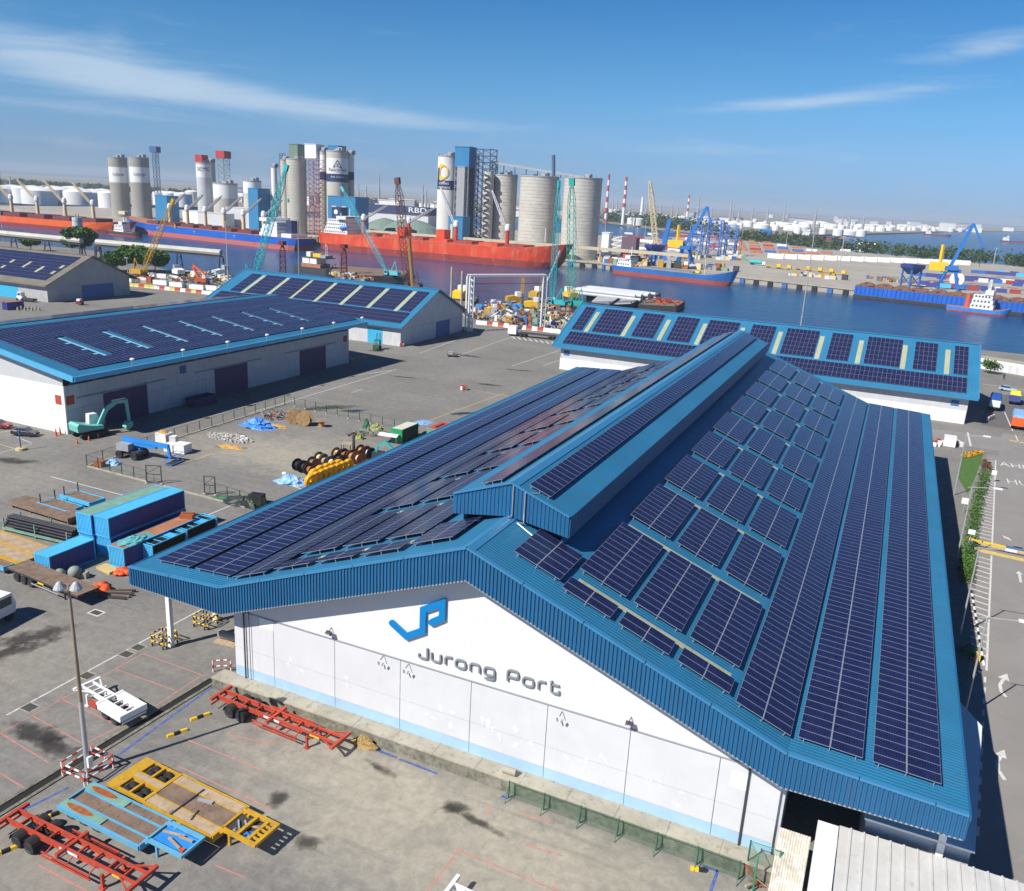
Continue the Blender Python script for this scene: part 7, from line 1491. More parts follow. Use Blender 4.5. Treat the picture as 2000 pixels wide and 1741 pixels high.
for k, (u, v, col) in enumerate(((940, 608, lift_blue), (1012, 605, lift_blue), (1100, 602, lift_blue), (400, 553, lift_blue))): q = G(u, v); o = MB().bb((-2, -1.2, 0), (2, 1.2, 2.2)).build('skip_tank', col); o.location = (q.x, q.y, 0); tag(o, 'blue skip tank %s' % ('nearest the portal', 'in the middle of the works area', 'beside the green crane', 'on the left wharf')[k], 'tank')
for k, (u, v, vt) in enumerate(((880, 612, 522), (900, 618, 530))): g = G(u, v); o = MB().cyl((0, 0, 0), (0, 0, HT(u + 2, vt, g)), 0.45, 10).build('mooring_pile', concrete); o.location = (g.x, g.y, 0); tag(o, 'pale steel pile standing in the water, %s of two' % ('left', 'right')[k], 'pile')
sl = G(1072, 575); o = MB().cyl((0, 0, 0), PY(1094, 490, sl.y) - PY(1070, 548, sl.y), 0.5, 8).build('raking_tube', pole_metal); o.location = PY(1070, 548, sl.y); tag(o, 'pale raking steel tube beside the slim turquoise crane', 'tube')
# masts
for (u, v, vt, du, w_) in ((584, 552, 428, -1, 'behind the middle warehouse'), (1561, 655, 455, 12, 'by the water behind the crosswise warehouse'), (446, 560, 435, -2, 'by the end of the conveyor'), (252, 566, 505, 0, 'at the end of the far left warehouse'), (8, 480, 390, -2, 'at the left edge beside the conveyor')):
    g = G(u, v); h = HT(u + du, vt, g); o = thing('light_mast', 'slim grey light mast standing %s' % w_, 'mast', (g.x, g.y, 0)); MB().cyl((0, 0, 0), (0, 0, h), 0.32 if 'conveyor end' in w_ or u == 446 else 0.2, 8, 0.16).build('pole', pole_metal, o); MB().bb((-0.9, -0.4, h), (0.9, 0.4, h + 0.3)).build('lamp_head', grey_paint, o)
# barges
def barge(label, pts, z0, z1, col, name='barge', deck=None):
    c = sum((Vector((p[0], p[1])) for p in pts), Vector((0, 0))) / len(pts); o = thing(name, label, 'barge', (c.x, c.y, -2.2)); q = [(p[0] - c.x, p[1] - c.y) for p in pts]; MB().prism(q, z0 + 2.2, z1 + 2.2).build('hull', col, o); MB().prism([(x * 0.96, y * 0.96) for x, y in q], z1 + 2.201, z1 + 2.26).build('deck', deck or wood_brown, o)
    for i in range(len(q)): MB().cyl((q[i][0] * 0.93, q[i][1] * 0.93, z1 + 2.26), (q[i][0] * 0.93, q[i][1] * 0.93, z1 + 3.1), 0.35, 8).build('bollard', steel_dark, o)
    return o
bpix = lambda L_, z=-2.2: [(G(u, v, z).x, G(u, v, z).y) for u, v in L_]
barge('dark flat barge carrying red scrap beside the white pipes', bpix([(1245, 607), (1320, 611), (1337, 601), (1265, 593)]), -3, 0.6, M('barge_dark', (0.05, 0.055, 0.05), 0.7, var=0.3)); scrap('scrap_heap', 'orange red scrap pile on the dark flat barge', 'scrap', 1297, 594, 60, 8, [rust, orange_red, red_paint], 71, (1.5, 4), 2.5); 
barge('long flat pontoon stacked with white pipes', bpix([(1145, 585), (1262, 600), (1290, 583), (1170, 568)]), -3, 0.5, steel_dark)
pa_, pb_ = G(1152, 564, 2), G(1282, 578, 2); d = pb_ - pa_; rz = atan2(d.y, d.x); nn = Vector((-sin(rz), cos(rz)))
for row in range(2):
    for k in range(11 - row):
        o = MB().cyl((0, 0, 0), (d.length * (1 - 0.03 * ((k * 7) % 5)), 0, 0), 0.8, 10).build('white_pipe', off_wall, None, True); s = -(k * 2.0 + row * 1.0); o.location = (pa_.x + nn.x * s, pa_.y + nn.y * s, 1.4 + row * 1.45); o.rotation_euler = (0, 0, rz); tag(o, 'long white pipe stacked on the flat pontoon', 'pipe', 'white pipes on the pontoon')
for k, pp in enumerate(([(1150, 608), (1190, 611), (1222, 585), (1180, 580)], [(1195, 612), (1232, 610), (1258, 592), (1228, 587)])): barge('pale grey deck pontoon %s of the pair in front of the white pipes' % ('left', 'right')[k], bpix(pp), -3, 1.4, steel_dark, 'pontoon', M('pale_deck', (0.42, 0.42, 0.43), 0.8, var=0.2, scale=0.3))
barge('dark work barge moored behind the middle warehouse', bpix([(640, 548), (790, 552), (800, 540), (650, 528)]), -3, 0.8, steel_dark); barge('black pontoon floating beside the white portal', bpix([(860, 612), (915, 615), (935, 596), (880, 585)]), -3, 1.0, steel_dark)
q = G(622, 533, -2.2); wb = thing('work_vessel', 'work vessel with white deck cabins and yellow gear behind the middle warehouse', 'vessel', (q.x, q.y, -2.2), -0.1)
MB().prism([(-14, -5), (10, -5), (15, 0), (10, 5), (-14, 5)], -1, 3).build('hull', steel_dark, wb); MB().bb((-9, -4, 3.01), (5, 4, 5.0)).build('lower_deck', rust_deck, wb)
for x in (-8, -2.5): MB().bb((x, -4.2, 5.01), (x + 5, 3.5, 8.2)).build('cabin', white_ship, wb)
MB().bb((-9, -4.5, 8.21), (9, 4.5, 8.6)).build('upper_deck', steel_dark, wb); MB().bb((-7, -2, 8.61), (-4, 1, 11.2)).build('cabin', white_ship, wb); MB().bb((-2.5, -1.5, 8.61), (3, 1.5, 10.5)).build('winch', bright_yellow, wb); MB().bb((4, -3, 8.61), (8, 3, 10.0)).build('generator', grey_paint, wb); MB().lattice((6, 0, 8.6), (6, 0, 16), 1.2, 1.2, 5, 0.12).build('mast', white_ship, wb)
for k, (u, v, h) in enumerate(((553, 545, 17), (672, 545, 16))): q = G(u, v, -2.2); o = thing('navigation_tower', 'dark red lattice leader tower %s of the work vessel' % ('left', 'right')[k], 'tower', (q.x, q.y, -2.2)); MB().lattice((0, 0, 0), (0, 0, h), 3.0, 2.4, 6, 0.35).build('frame', M('tower_red', (0.16, 0.03, 0.035), 0.6), o); MB().bb((-1.5, -1.5, h), (1.5, 1.5, h + 2)).build('head', M('tower_red', (0.16, 0.03, 0.035), 0.6), o)
# conveyor gallery on trestles
cg = thing('conveyor_gallery', 'long pale covered conveyor on trestle legs crossing the near water on the left', 'conveyor', (-360, 275, 0)); segs = [((-283, 281), (-362, 275)), ((-372, 274), (-620, 269))]
for (x0, y0), (x1, y1) in segs:
    n = int(abs(x1 - x0) / 6)
    for k in range(n):
        a_ = Vector((x0 + (x1 - x0) * k / n + 360, y0 + (y1 - y0) * k / n - 275, 10.2)); b_ = Vector((x0 + (x1 - x0) * (k + 0.99) / n + 360, y0 + (y1 - y0) * (k + 0.99) / n - 275, 10.2)); MB().cyl(a_, b_, 1.5, 8).build('cover_section', M('gallery_cover', (0.50, 0.48, 0.42), 0.7, var=0.12, scale=0.2), cg)
    MB().bar((x0 + 360, y0 - 275, 8.3), (x1 + 360, y1 - 275, 8.3), 2.6, 0.5).build('floor_beam', steel_dark, cg)
    for k in range(int(abs(x1 - x0) / 26) + 2):
        t_ = min(1, k * 26 / abs(x1 - x0)); x, y = x0 + (x1 - x0) * t_ + 360, y0 + (y1 - y0) * t_ - 275
        for s in (-1, 1): MB().bar((x, y + s * 1.2, 8.0), (x + s * 0.3, y + s * 2.2, -2.4), 0.45).build('trestle_leg', steel_dark, cg)
        for z in (1, 5): MB().bar((x, y - 1.8, z), (x, y + 1.8, z + 2), 0.2).build('trestle_brace', steel_dark, cg)
q = PY(150, 425, 330); o = thing('loading_hopper', 'pale cylindrical hopper beside the conveyor above the trees', 'hopper', (q.x, 330, 0)); MB().cyl((0, 0, 8), (0, 0, q.z), 2.9, 18).build('drum', M('hopper_pale', (0.5, 0.54, 0.58), 0.6, var=0.1), o, True)
for z_ in (10, 13, 16): MB().lathe((0, 0, z_), [(3.0, 0), (3.0, 0.3)], 18).build('hoop', grey_paint, o)
for s in (-1, 1): MB().bb((s * 2 - 0.3, -0.3, 0), (s * 2 + 0.3, 0.3, 8)).build('leg', steel_dark, o); MB().cyl((s * 1.2, 0, q.z), (s * 1.2, 0, q.z + 2), 0.4, 8).build('vent', grey_paint, o)
for u, v, h, r, sd, w_ in ((160, 506, 17, 10, 1, 'behind the far left warehouse ridge'), (228, 530, 9, 7, 2, 'left of the yellow crane'), (262, 530, 12, 9, 3, 'behind the yellow crane'), (302, 533, 10, 8, 4, 'right of the yellow crane boom'), (60, 490, 9, 6, 5, 'at the left end of the conveyor')):
    q = G(u, v); tree('bushy green tree %s' % w_, (q.x, q.y), h, r, 7000, 0.75, leaf_green, 80 + sd, lobes=14)
# ================================================================== ships
def ship(name, label, stern, bow, B, zb, zd, hullm, lowm, zbow=4.0, flare=0.10, deckm=None, z0=-2.2):
    s, b = Vector((stern[0], stern[1])), Vector((bow[0], bow[1])); d = b - s; L = d.length; o = thing(name, label, 'ship', (s.x, s.y, z0), atan2(d.y, d.x))
    st = [0, 0.02, 0.06, 0.12, 0.3, 0.5, 0.7, 0.82, 0.9, 0.95, 0.985, 1.0]; hb = [0.62, 0.78, 0.9, 0.98, 1, 1, 1, 0.97, 0.82, 0.58, 0.28, 0.03]
    lev = [(-3.0, 0.94, lowm), (zb, 1.0, lowm), (zd, 1.0, hullm)]; vs, fs, mi = [], [], []
    for t, h in zip(st, hb):
        rise = max(0, (t - 0.82) / 0.18) ** 1.5; rs = max(0, (0.06 - t) / 0.06) * 0.12
        for k, (z, w, m_) in enumerate(lev):
            zz = z + (zbow * rise if k == 2 else 0); x = t * L + (flare * L * 0.35 * rise * (k - 0.6) if k else -flare * L * 0.25 * rise) - (rs * L * 0.1 * k if t < 0.06 else 0)
            y = B / 2 * h * w * (1 + (0.25 * rise if k == 2 else 0)) if t < 0.99 else 0.15
            vs.append((x, y, zz)); vs.append((x, -y, zz))
    mb = MB(); n = len(st)
    def I(i, k, side): return i * 6 + k * 2 + side
    mb.v = vs
    for i in range(n - 1):
        for k in range(2):
            for sd in (0, 1):
                f = (I(i, k, sd), I(i + 1, k, sd), I(i + 1, k + 1, sd), I(i, k + 1, sd)); mb.f.append(f if sd else f[::-1]); mb.mi.append(0 if k == 0 else 1)
        mb.f.append((I(i, 2, 1), I(i + 1, 2, 1), I(i + 1, 2, 0), I(i, 2, 0))); mb.mi.append(2)
    for k in range(2): mb.f.append((I(0, k, 0), I(0, k, 1), I(0, k + 1, 1), I(0, k + 1, 0))); mb.mi.append(k)
    mb.build('hull', [lowm, hullm, deckm or rust_deck], o)
    return o, L
def deckhouse(o, x0, x1, B, z, tiers, h=2.7, m_=None):
    m_ = m_ or white_ship
    for k in range(tiers):
        sh = k * 0.035 * (x1 - x0); MB().bb((x0 + sh, -B / 2 * (1 - 0.05 * k), z + k * h), (x1 - sh * 1.5, B / 2 * (1 - 0.05 * k), z + (k + 1) * h - 0.15)).build('deckhouse_tier', m_, o)
        nw = max(3, int((x1 - x0) / 2.2))
        for j in range(nw):
            x = x0 + sh + 0.8 + j * (x1 - x0 - 2 * sh - 1.6) / nw; MB().bb((x, -B / 2 * (1 - 0.05 * k) - 0.06, z + k * h + 1.0), (x + 0.9, -B / 2 * (1 - 0.05 * k) - 0.01, z + k * h + 1.9)).build('window', window_glass, o)
    zt = z + tiers * h; MB().bb((x0 + (x1 - x0) * 0.55, -B / 2 * 1.05, zt), (x1 - 1, B / 2 * 1.05, zt + 2.4)).build('bridge', m_, o); MB().bb((x1 - 0.98, -B / 2, zt + 1.0), (x1 - 0.9, B / 2, zt + 1.9)).build('bridge_window', window_glass, o)
    MB().cyl((x0 + (x1 - x0) * 0.7, 0, zt + 2.4), (x0 + (x1 - x0) * 0.7, 0, zt + 8), 0.25, 6).build('mast', m_, o); return zt
def deck_crane(o, x, z, h, postm, topm, jib, reach, el):
    MB().cyl((x, 0, z), (x, 0, z + h), 1.6, 12, 1.4).build('crane_post', postm, o, True); MB().lathe((x, 0, z + h), [(1.9, 0), (2.1, 1.2), (1.7, 3.6), (0.9, 4.6)], 10).build('crane_cab', topm, o)
    p0 = Vector((x + (1 if reach > 0 else -1), -0.5, z + h + 1.2)); p1 = p0 + Vector((reach * cos(el), -2.0, abs(reach) * sin(el))); MB().lattice(p0, p1, 1.5, 1.2, 8, 0.3).build('crane_jib', jib, o); MB().cyl((x, 0, z + h + 4.6), p1, 0.08, 4).build('crane_rope', steel_dark, o)
# red bulk carrier
rs, L = ship('bulk_carrier', 'large red bulk carrier moored in front of the grey silos', (-388, 514), (-190, 507), 29, 4.6, 12.6, ship_red, antifoul, 5.5, deckm=rust_deck)
deckhouse(rs, 4, 26, 24, 12.6, 4); MB().bb((6, -5, 23.4), (14, 5, 32)).build('funnel', navy_band, rs); MB().cyl((10, -5.02, 28.5), (10, -5.12, 28.5), 1.8, 14).build('funnel_emblem', white_ship, rs)
MB().cyl((20, -12.5, 17), (27, -12.5, 18.2), 1.4, 10, 0.9).build('lifeboat', lift_blue, rs)
for k in range(7): MB().bb((36 + k * 20.5, -9, 12.6), (51 + k * 20.5, 9, 14.6)).build('hatch_cover', ship_red if k % 2 else antifoul, rs)
for x in (34, 75, 116, 158): deck_crane(rs, x - 1.5, 12.6, 11, ship_red, white_ship, white_ship if x > 100 else grey_paint, -28 if x > 100 else 26, 1.15 if x > 100 else 0.45)
for x in (66, 100): MB().bb((x, -4, 14.61), (x + 7, 5, 21)).build('grab_house', ship_red, rs)
for k in range(46): MB().bar((4 + k * 4, -14.2, 12.6), (4 + k * 4, -14.2, 13.9), 0.12).build('rail_post', ship_red, rs)
MB().bar((4, -14.2, 13.9), (172, -14.2, 13.9), 0.12).build('rail', ship_red, rs); MB().cyl((186, 0, 17.5), (186, 0, 27), 0.3, 6).build('foremast', white_ship, rs)
# blue bulk carrier on the left, stern to the right
bs, L = ship('bulk_carrier', 'blue bulk carrier with a pink boot stripe moored left of the red one', (-386, 476), (-596, 514), 28, 3.4, 8.8, ship_blue, boot_pink, 4.0, deckm=rust_deck)
deckhouse(bs, 14, 34, 22, 8.8, 4); MB().bb((6, -3, 10), (12, 4, 21)).build('funnel', navy_band, bs); MB().bb((2, -8, 8.8), (13, 8, 11.5)).build('poop_house', white_ship, bs)
for k in range(6): MB().bb((46 + k * 24, -9, 8.8), (62 + k * 24, 9, 11.4)).build('hatch_cover', M('hatch_maroon', (0.16, 0.045, 0.045), 0.6), bs)
for x in (42, 66, 90, 114, 138, 162): deck_crane(bs, x, 8.8, 13, cream, white_ship, grey_paint, 22 * (-1 if x % 4 else 1), 0.6)
for k in range(3):
    for b_ in ((-0.9, 0.9), ): MB().bar((60 + 50 * k - 0.9, 14.06, 6.9), (60 + 50 * k + 0.9, 14.06, 6.9), 0.25).build('hull_mark', white_ship, bs); MB().bar((60 + 50 * k, 14.06, 4.9), (60 + 50 * k, 14.06, 6.9), 0.25).build('hull_mark', white_ship, bs)
# orange ship at the left edge
os_, L = ship('bulk_carrier', 'orange bulk carrier with cream deck cranes at the left edge of the water', (-790, 478), (-575, 486), 30, 2.2, 7.2, ship_orange, M('boot_maroon', (0.35, 0.05, 0.04), 0.6), 3.0, deckm=antifoul)
for k in range(6): MB().bb((20 + k * 30, -9, 7.2), (40 + k * 30, 9, 10.5)).build('hatch_cover', M('hatch_maroon', (0.16, 0.045, 0.045), 0.6), os_)
for x in (15, 48, 80, 112, 145, 178): deck_crane(os_, x, 7.2, 14, cream, white_ship, cream, -24, 0.75)
for k in range(30): MB().bar((6 + k * 6.5, -14.6, 7.2), (6 + k * 6.5, -14.6, 9.8), 0.3).build('rail_post', antifoul, os_)
# tug between the two
tg, L = ship('tugboat', 'small tugboat with a white wheelhouse between the orange and blue ships', (-566, 462), (-530, 458), 9, 1.2, 3.4, steel_dark, antifoul, 2.0); deckhouse(tg, 8, 20, 7, 3.4, 2); MB().lattice((22, 0, 8), (22, 0, 20), 1.4, 1.2, 5, 0.25).build('mast', grey_paint, tg)
MB().bb((14, -2.5, 17), (22, 2.5, 19.5)).build('fire_platform', cream, tg); MB().cyl((17, 0, 8), (17, 0, 17), 0.6, 8).build('platform_post', white_ship, tg)
# coaster
cs, L = ship('coaster', 'small blue and red coaster moored below the blue harbour crane', (-152, 518), (-70, 496), 13, 2.5, 5.6, M('coaster_blue', (0.02, 0.12, 0.36), 0.5, var=0.15, scale=0.1), M('coaster_red', (0.33, 0.07, 0.045), 0.6, var=0.15, scale=0.1), 4.5, deckm=grey_paint)
deckhouse(cs, 3, 14, 10, 5.6, 2, 2.5); MB().bb((5, -2, 10.6), (9, 2, 13.5)).build('funnel', red_paint, cs); MB().bar((14, 0, 6), (24, 0, 12), 0.9).build('derrick', yellow_paint, cs); MB().bb((20, -4.6, 5.6), (60, 4.6, 6.6)).build('hatch_coaming', M('hold_grey', (0.2, 0.21, 0.22), 0.7), cs); MB().cyl((66, 0, 6), (66, 0, 15), 0.3, 6).build('foremast', cream, cs)
MB().bb((60, -1.5, 6), (63, 1.5, 7.2)).build('winch', bright_yellow, cs)
# ore barge and tug on the right
ob_p = [(2.5, 492), (88, 469), (92, 484), (6, 508)]; ob = barge('long blue ore barge heaped with brown ore on the right', ob_p, -3, 4.6, ship_blue, 'ore_barge', M('ore_brown', (0.17, 0.085, 0.055), 0.95, var=0.25, scale=0.2)); cx, cy = 47.1, 488.2
a_, b_ = Vector((ob_p[0][0] - cx, ob_p[0][1] - cy)), Vector((ob_p[1][0] - cx, ob_p[1][1] - cy)); nn = Vector((b_.y - a_.y, a_.x - b_.x)).normalized() * 0.12
for k in range(36): p = a_ + (b_ - a_) * ((k + 0.5) / 36) + nn; MB().bar((p.x, p.y, 2.6), (p.x, p.y, 6.7), 0.35, 0.5).build('side_stiffener', ship_blue, ob)
q_ = a_ + nn * 3; r_ = b_ + nn * 3; MB().bar((q_.x, q_.y, 1.0), (r_.x, r_.y, 1.0), 1.2, 1.8).build('fender_strake', M('fender_black', (0.04, 0.035, 0.03), 0.8, var=0.3), ob)
for k in range(9): t_ = (k + 0.5) / 9; p = a_ + (b_ - a_) * t_; heap('ore_pile', 'brown ore mound in the blue ore barge', (cx + p.x - nn.x * 60, cy + p.y - nn.y * 60), 6.5, 5.5, 2.4, M('ore_brown', (0.17, 0.085, 0.055), 0.95, var=0.25, scale=0.2), 'ore', seed=90 + k, group='ore mounds in the barge', z0=4.6)
t2, L = ship('tugboat', 'blue and white tugboat with red funnel alongside the ore barge', (52, 468), (80, 461), 8, 0.8, 2.6, M('tug_blue', (0.03, 0.2, 0.55), 0.5), antifoul, 1.5); deckhouse(t2, 11, 22, 6, 2.6, 3, 2.5); MB().cyl((9, 0, 2.6), (9, 0, 9), 1.3, 10, 1.0).build('funnel', orange_red, t2); MB().lattice((18, 0, 12.4), (18, 0, 18), 1.0, 0.8, 4, 0.15).build('mast', white_ship, t2)
for u, v, w_ in ((1830, 462, 'near the far shore'), (1600, 468, 'left of the tank shore'), (1985, 476, 'at the right edge of the far water')):
    q = G(u, v, -2.2); o, L = ship('far_vessel', 'distant vessel %s' % w_, (q.x - 35, q.y + 10), (q.x + 35, q.y - 10), 14, 2, 6, navy_band, antifoul, 3); deckhouse(o, 4, 20, 10, 6, 3); 

# ================================================================== cement silos and towers on the far bank
def silo(label, u0, u1, vt, y, mats, bands=(), zb=1.6, n=32, rings=True, name='silo', top=True):
    """mats: base colour; bands: list of (v_top, v_bottom, material)"""
    a, b = PY(u0, 400, y), PY(u1, 400, y); cx = (a.x + b.x) / 2; R = (b.x - a.x) / 2 * 0.985 * cos(atan2(cx - CAM_LOC.x, y - CAM_LOC.y)); um = (u0 + u1) / 2; zt = PY(um, vt, y - R).z; o = thing(name, label, 'silo', (cx, y, zb)); H = zt - zb
    lv = sorted([(PY(um, q[0], y - R).z - zb, PY(um, q[1], y - R).z - zb, q[2]) for q in bands], key=lambda q: q[1]); z = 0
    secs = []
    for t_, b_, m_ in lv:
        if b_ > z: secs.append((z, b_, mats))
        secs.append((b_, t_, m_)); z = t_
    secs.append((z, H, mats))
    for z0_, z1_, m_ in secs:
        if z1_ - z0_ < 0.05: continue
        mb = MB(); pr = [(R, z0_)]; k = int((z1_ - z0_) / 2.6) if rings and m_ is mats else 0
        for j in range(1, k + 1): zz = z0_ + (z1_ - z0_) * j / (k + 1); pr += [(R, zz - 0.15), (R - 0.16, zz - 0.1), (R - 0.16, zz + 0.1), (R, zz + 0.15)]
        pr.append((R, z1_)); mb.lathe((0, 0, 0), pr, n); mb.build('shaft_section', m_, o, True)
    if top:
        MB().lathe((0, 0, H), [(R + 0.25, 0), (R + 0.25, 0.9), (R - 0.3, 0.9), (R - 0.4, 0.5)], n).build('parapet', grey_paint, o)
        for k in range(14): a_ = 2 * pi * k / 14; MB().bar((R * 0.96 * cos(a_), R * 0.96 * sin(a_), H + 0.9), (R * 0.96 * cos(a_), R * 0.96 * sin(a_), H + 2.1), 0.18).build('rail_post', steel_dark, o)
        for x, y_, s in ((0.3, -0.2, 1.6), (-0.4, 0.3, 1.2), (0.1, 0.5, 2.2)): MB().bb((x * R - s, y_ * R - s, H + 0.5), (x * R + s, y_ * R + s, H + 0.5 + s * 1.6)).build('filter_house', grey_paint, o)
    return o, R, H
def on_silo(o, R, verts2, faces, z, m_, name, x0=0.0, off=0.5):
    """wrap a flat figure (x along the surface, z up) on the camera side of a silo"""
    c = Vector((CAM_LOC.x - o.location.x, CAM_LOC.y - o.location.y)); base = atan2(c.y, c.x); vs = []
    for x, zz in verts2: a_ = base + (x + x0) / R; vs.append(((R + off) * cos(a_), (R + off) * sin(a_), z + zz))
    MB().add(vs, faces).build(name, m_, o)
def silo_text(o, R, txt, size, z, m_, x0=0.0, sx=1.0):
    vs, fs = text_polys(txt, size); on_silo(o, R, [(x * sx, y) for x, y, q in vs], fs, z, m_, 'lettering', x0)
def zrel(o, u, v, R): return PY(u, v, o.location.y - R).z - o.location.z
def tower(label, u0, u1, vt, y, m_, zb=1.6, dep=None, vb=None, name='tower', cat='tower', louv=0):
    a, b = PY(u0, vt, y), PY(u1, vt, y); w = b.x - a.x; dep = dep or w; z1 = a.z; z0 = PY(u0, vb, y).z if vb else zb; o = thing(name, label, cat, ((a.x + b.x) / 2, y, zb)); MB().bb((-w / 2, 0, z0 - zb), (w / 2, dep, z1 - zb)).build('clad_shaft', m_, o); MB().bb((-w / 2 - 0.3, -0.3, z1 - zb), (w / 2 + 0.3, dep + 0.3, z1 - zb + 0.5)).build('roof', m_, o)
    if vb:
        for x in (-w / 2 + 0.4, w / 2 - 0.4):
            for yy in (0.4, dep - 0.4): MB().bar((x, yy, 0), (x, yy, z0 - zb), 0.6).build('leg', grey_paint, o)
        for k in range(int((z0 - zb) / 6)): MB().bar((-w / 2 + 0.4, 0.4, k * 6 + 1), (w / 2 - 0.4, 0.4, k * 6 + 6), 0.35).build('brace', grey_paint, o); MB().bar((-w / 2, 0.4, k * 6 + 6), (w / 2, 0.4, k * 6 + 6), 0.35).build('strut', grey_paint, o)
    for k in range(louv): x = -w / 2 + w * (0.15 + 0.34 * k); MB().bb((x, -0.12, 1), (x + w * 0.16, -0.01, (z1 - zb) * 0.78)).build('light_strip', cream, o)
    return o
def lattice_tower(label, u0, u1, vt, y, m_, n=10, zb=1.6, head=None, t=0.5):
    a, b = PY(u0, vt, y), PY(u1, vt, y); w = b.x - a.x; o = thing('lattice_tower', label, 'tower', ((a.x + b.x) / 2, y, zb)); H = a.z - zb; cs = [(-w / 2, 0), (w / 2, 0), (w / 2, w), (-w / 2, w)]
    for x, yy in cs: MB().bar((x, yy, 0), (x, yy, H), t).build('leg', m_, o)
    for k in range(n):
        z0_, z1_ = H * k / n, H * (k + 1) / n
        for (xa, ya), (xb, yb) in zip(cs, cs[1:] + cs[:1]): MB().bar((xa, ya, z1_), (xb, yb, z1_), t * 0.7).build('strut', m_, o); MB().bar((xa, ya, z0_), (xb, yb, z1_), t * 0.6).build('brace', m_, o)
    if head: MB().bb((-w / 2 - head[0], -1, H), (w / 2 + head[0], w + 1, H + head[1])).build('head_house', head[2], o)
    return o
WB = M('silo_white', (0.72, 0.72, 0.70), 0.7, var=0.05, scale=0.05); YS = 640
for (u0, u1, w_) in ((217, 255, 'left'), (257, 297, 'right')):
    o, R, H = silo('tall grey silo with a white name band, %s of the pair at the far left' % w_, u0, u1, 309, YS, M('silo_grey', (0.34, 0.325, 0.29), 0.85, var=0.12, scale=0.08), [(327, 357, WB)]); silo_text(o, R, 'Lafarge', 4.0, zrel(o, (u0 + u1) / 2, 341, R), navy_band)
lattice_tower('dark blue lattice elevator tower beside the far left silo pair', 297, 303, 298, YS - 4, M('tower_bluegrey', (0.10, 0.14, 0.22), 0.6), 14, head=(2.5, 6, M('tower_head_blue', (0.06, 0.12, 0.26), 0.6)))
tower('blue clad block at the foot of the far left silo pair', 302, 325, 382, YS - 25, clad_blue); mb_ = [silo('low grey shed silo left of the pair at the waterside', 175, 205, 398, YS - 40, off_wall, top=False)] if False else None
o, R, H = silo('slim white silo lettered SCMC with a red cap', 386, 415, 319, YS, M('silo_palegrey', (0.50, 0.51, 0.53), 0.7, var=0.06, scale=0.05), [(322, 347, WB)], rings=False); silo_text(o, R, 'SCMC', 5.0, zrel(o, 400, 331, R), navy_band); MB().bb((-R * 0.9, -R * 0.6, H), (R * 0.4, R * 0.6, H + 8)).build('cap_house', M('cap_red', (0.42, 0.04, 0.04), 0.6), o)
silo('grey silo half hidden behind the lettered white one', 404, 424, 318, YS + 20, M('silo_palegrey', (0.50, 0.51, 0.53)), rings=False); lattice_tower('pale green lattice tower with a red head right of the lettered silo', 425, 437, 309, YS + 5, M('tower_green', (0.28, 0.40, 0.34), 0.6), 12, head=(1.5, 7, M('cap_red', (0.42, 0.04, 0.04), 0.6)))
silo('broad low silo with white upper half', 417, 466, 360, YS, silo_conc, [(362, 388, WB)]); silo('white topped low silo behind the blue clad tower', 476, 512, 355, YS - 10, silo_conc, [(356, 378, WB)]); tower('blue clad tower before the white topped low silo', 484, 503, 368, YS - 30, clad_blue, dep=18); tower('grey block building below the low silos', 440, 500, 405, YS - 28, off_wall, dep=20); tower('wide white shed left of the lettered silo', 356, 386, 412, YS - 45, white_paint, dep=15); tower('grey workshop below the lettered silo', 386, 440, 415, YS - 45, off_wall, dep=12)
for u, v, h in ((470, 337, 0), (500, 335, 0), (515, 330, 0)): pass
YP = 600
silo('slim pale silo strip left of the beige silo', 531, 543, 328, YP + 30, WB, rings=False); lattice_tower('dark mast tower behind the slim turquoise boom', 546, 552, 300, YP + 30, M('tower_bluegrey', (0.10, 0.14, 0.22), 0.6), 12)
o, R, H = silo('tall beige concrete silo with ring marks beside the red lattice tower', 560, 600, 312, YP, M('silo_beige', (0.47, 0.45, 0.385), 0.85, var=0.08, scale=0.08)); silo('pale side silo joined to the tall beige one', 549, 566, 314, YP + 6, M('silo_beige', (0.47, 0.45, 0.385)))
tower('green clad elevator head on the beige silo', 564, 581, 282, YP, M('clad_olive', (0.16, 0.22, 0.17), 0.7), vb=310); tower('white box tower standing above the beige silo', 595, 617, 282, YP + 2, M('box_white', (0.74, 0.74, 0.75), 0.6, var=0.03), vb=309); lattice_tower('red lattice tower between the beige and white silos', 603, 622, 312, YP - 2, M('lattice_red', (0.35, 0.06, 0.06), 0.6), 16)
for u0, u1, vt, dy, w_ in ((625, 640, 297, 8, 'left flank'), (678, 692, 303, 10, 'right flank')): silo('white flank silo with navy band, %s of the PanUnited silo' % w_.split()[0], u0, u1, vt, YP + dy, M('silo_beige', (0.47, 0.45, 0.385)), [(303, 336, WB), (336, 352, navy_band)], rings=False)
o, R, H = silo('white silo with triangle emblem and navy band reading PanUnited', 638, 681, 296, YP, M('silo_beige', (0.47, 0.45, 0.385)), [(309, 340, WB), (340, 356, navy_band)], rings=False); silo_text(o, R, 'PanUnited', 3.9, zrel(o, 660, 332, R), navy_band); silo_text(o, R, 'Asia Cement', 2.2, zrel(o, 660, 346, R), white_ship)
z_ = zrel(o, 660, 321, R)
for sc_, m_, of in ((3.8, navy_band, 0.5), (2.5, WB, 0.6), (1.2, grey_paint, 0.7)): on_silo(o, R, [(-sc_, -sc_ * 0.75), (sc_, -sc_ * 0.75), (0, sc_)], [(0, 1, 2)], z_, m_, 'emblem', 0, of)
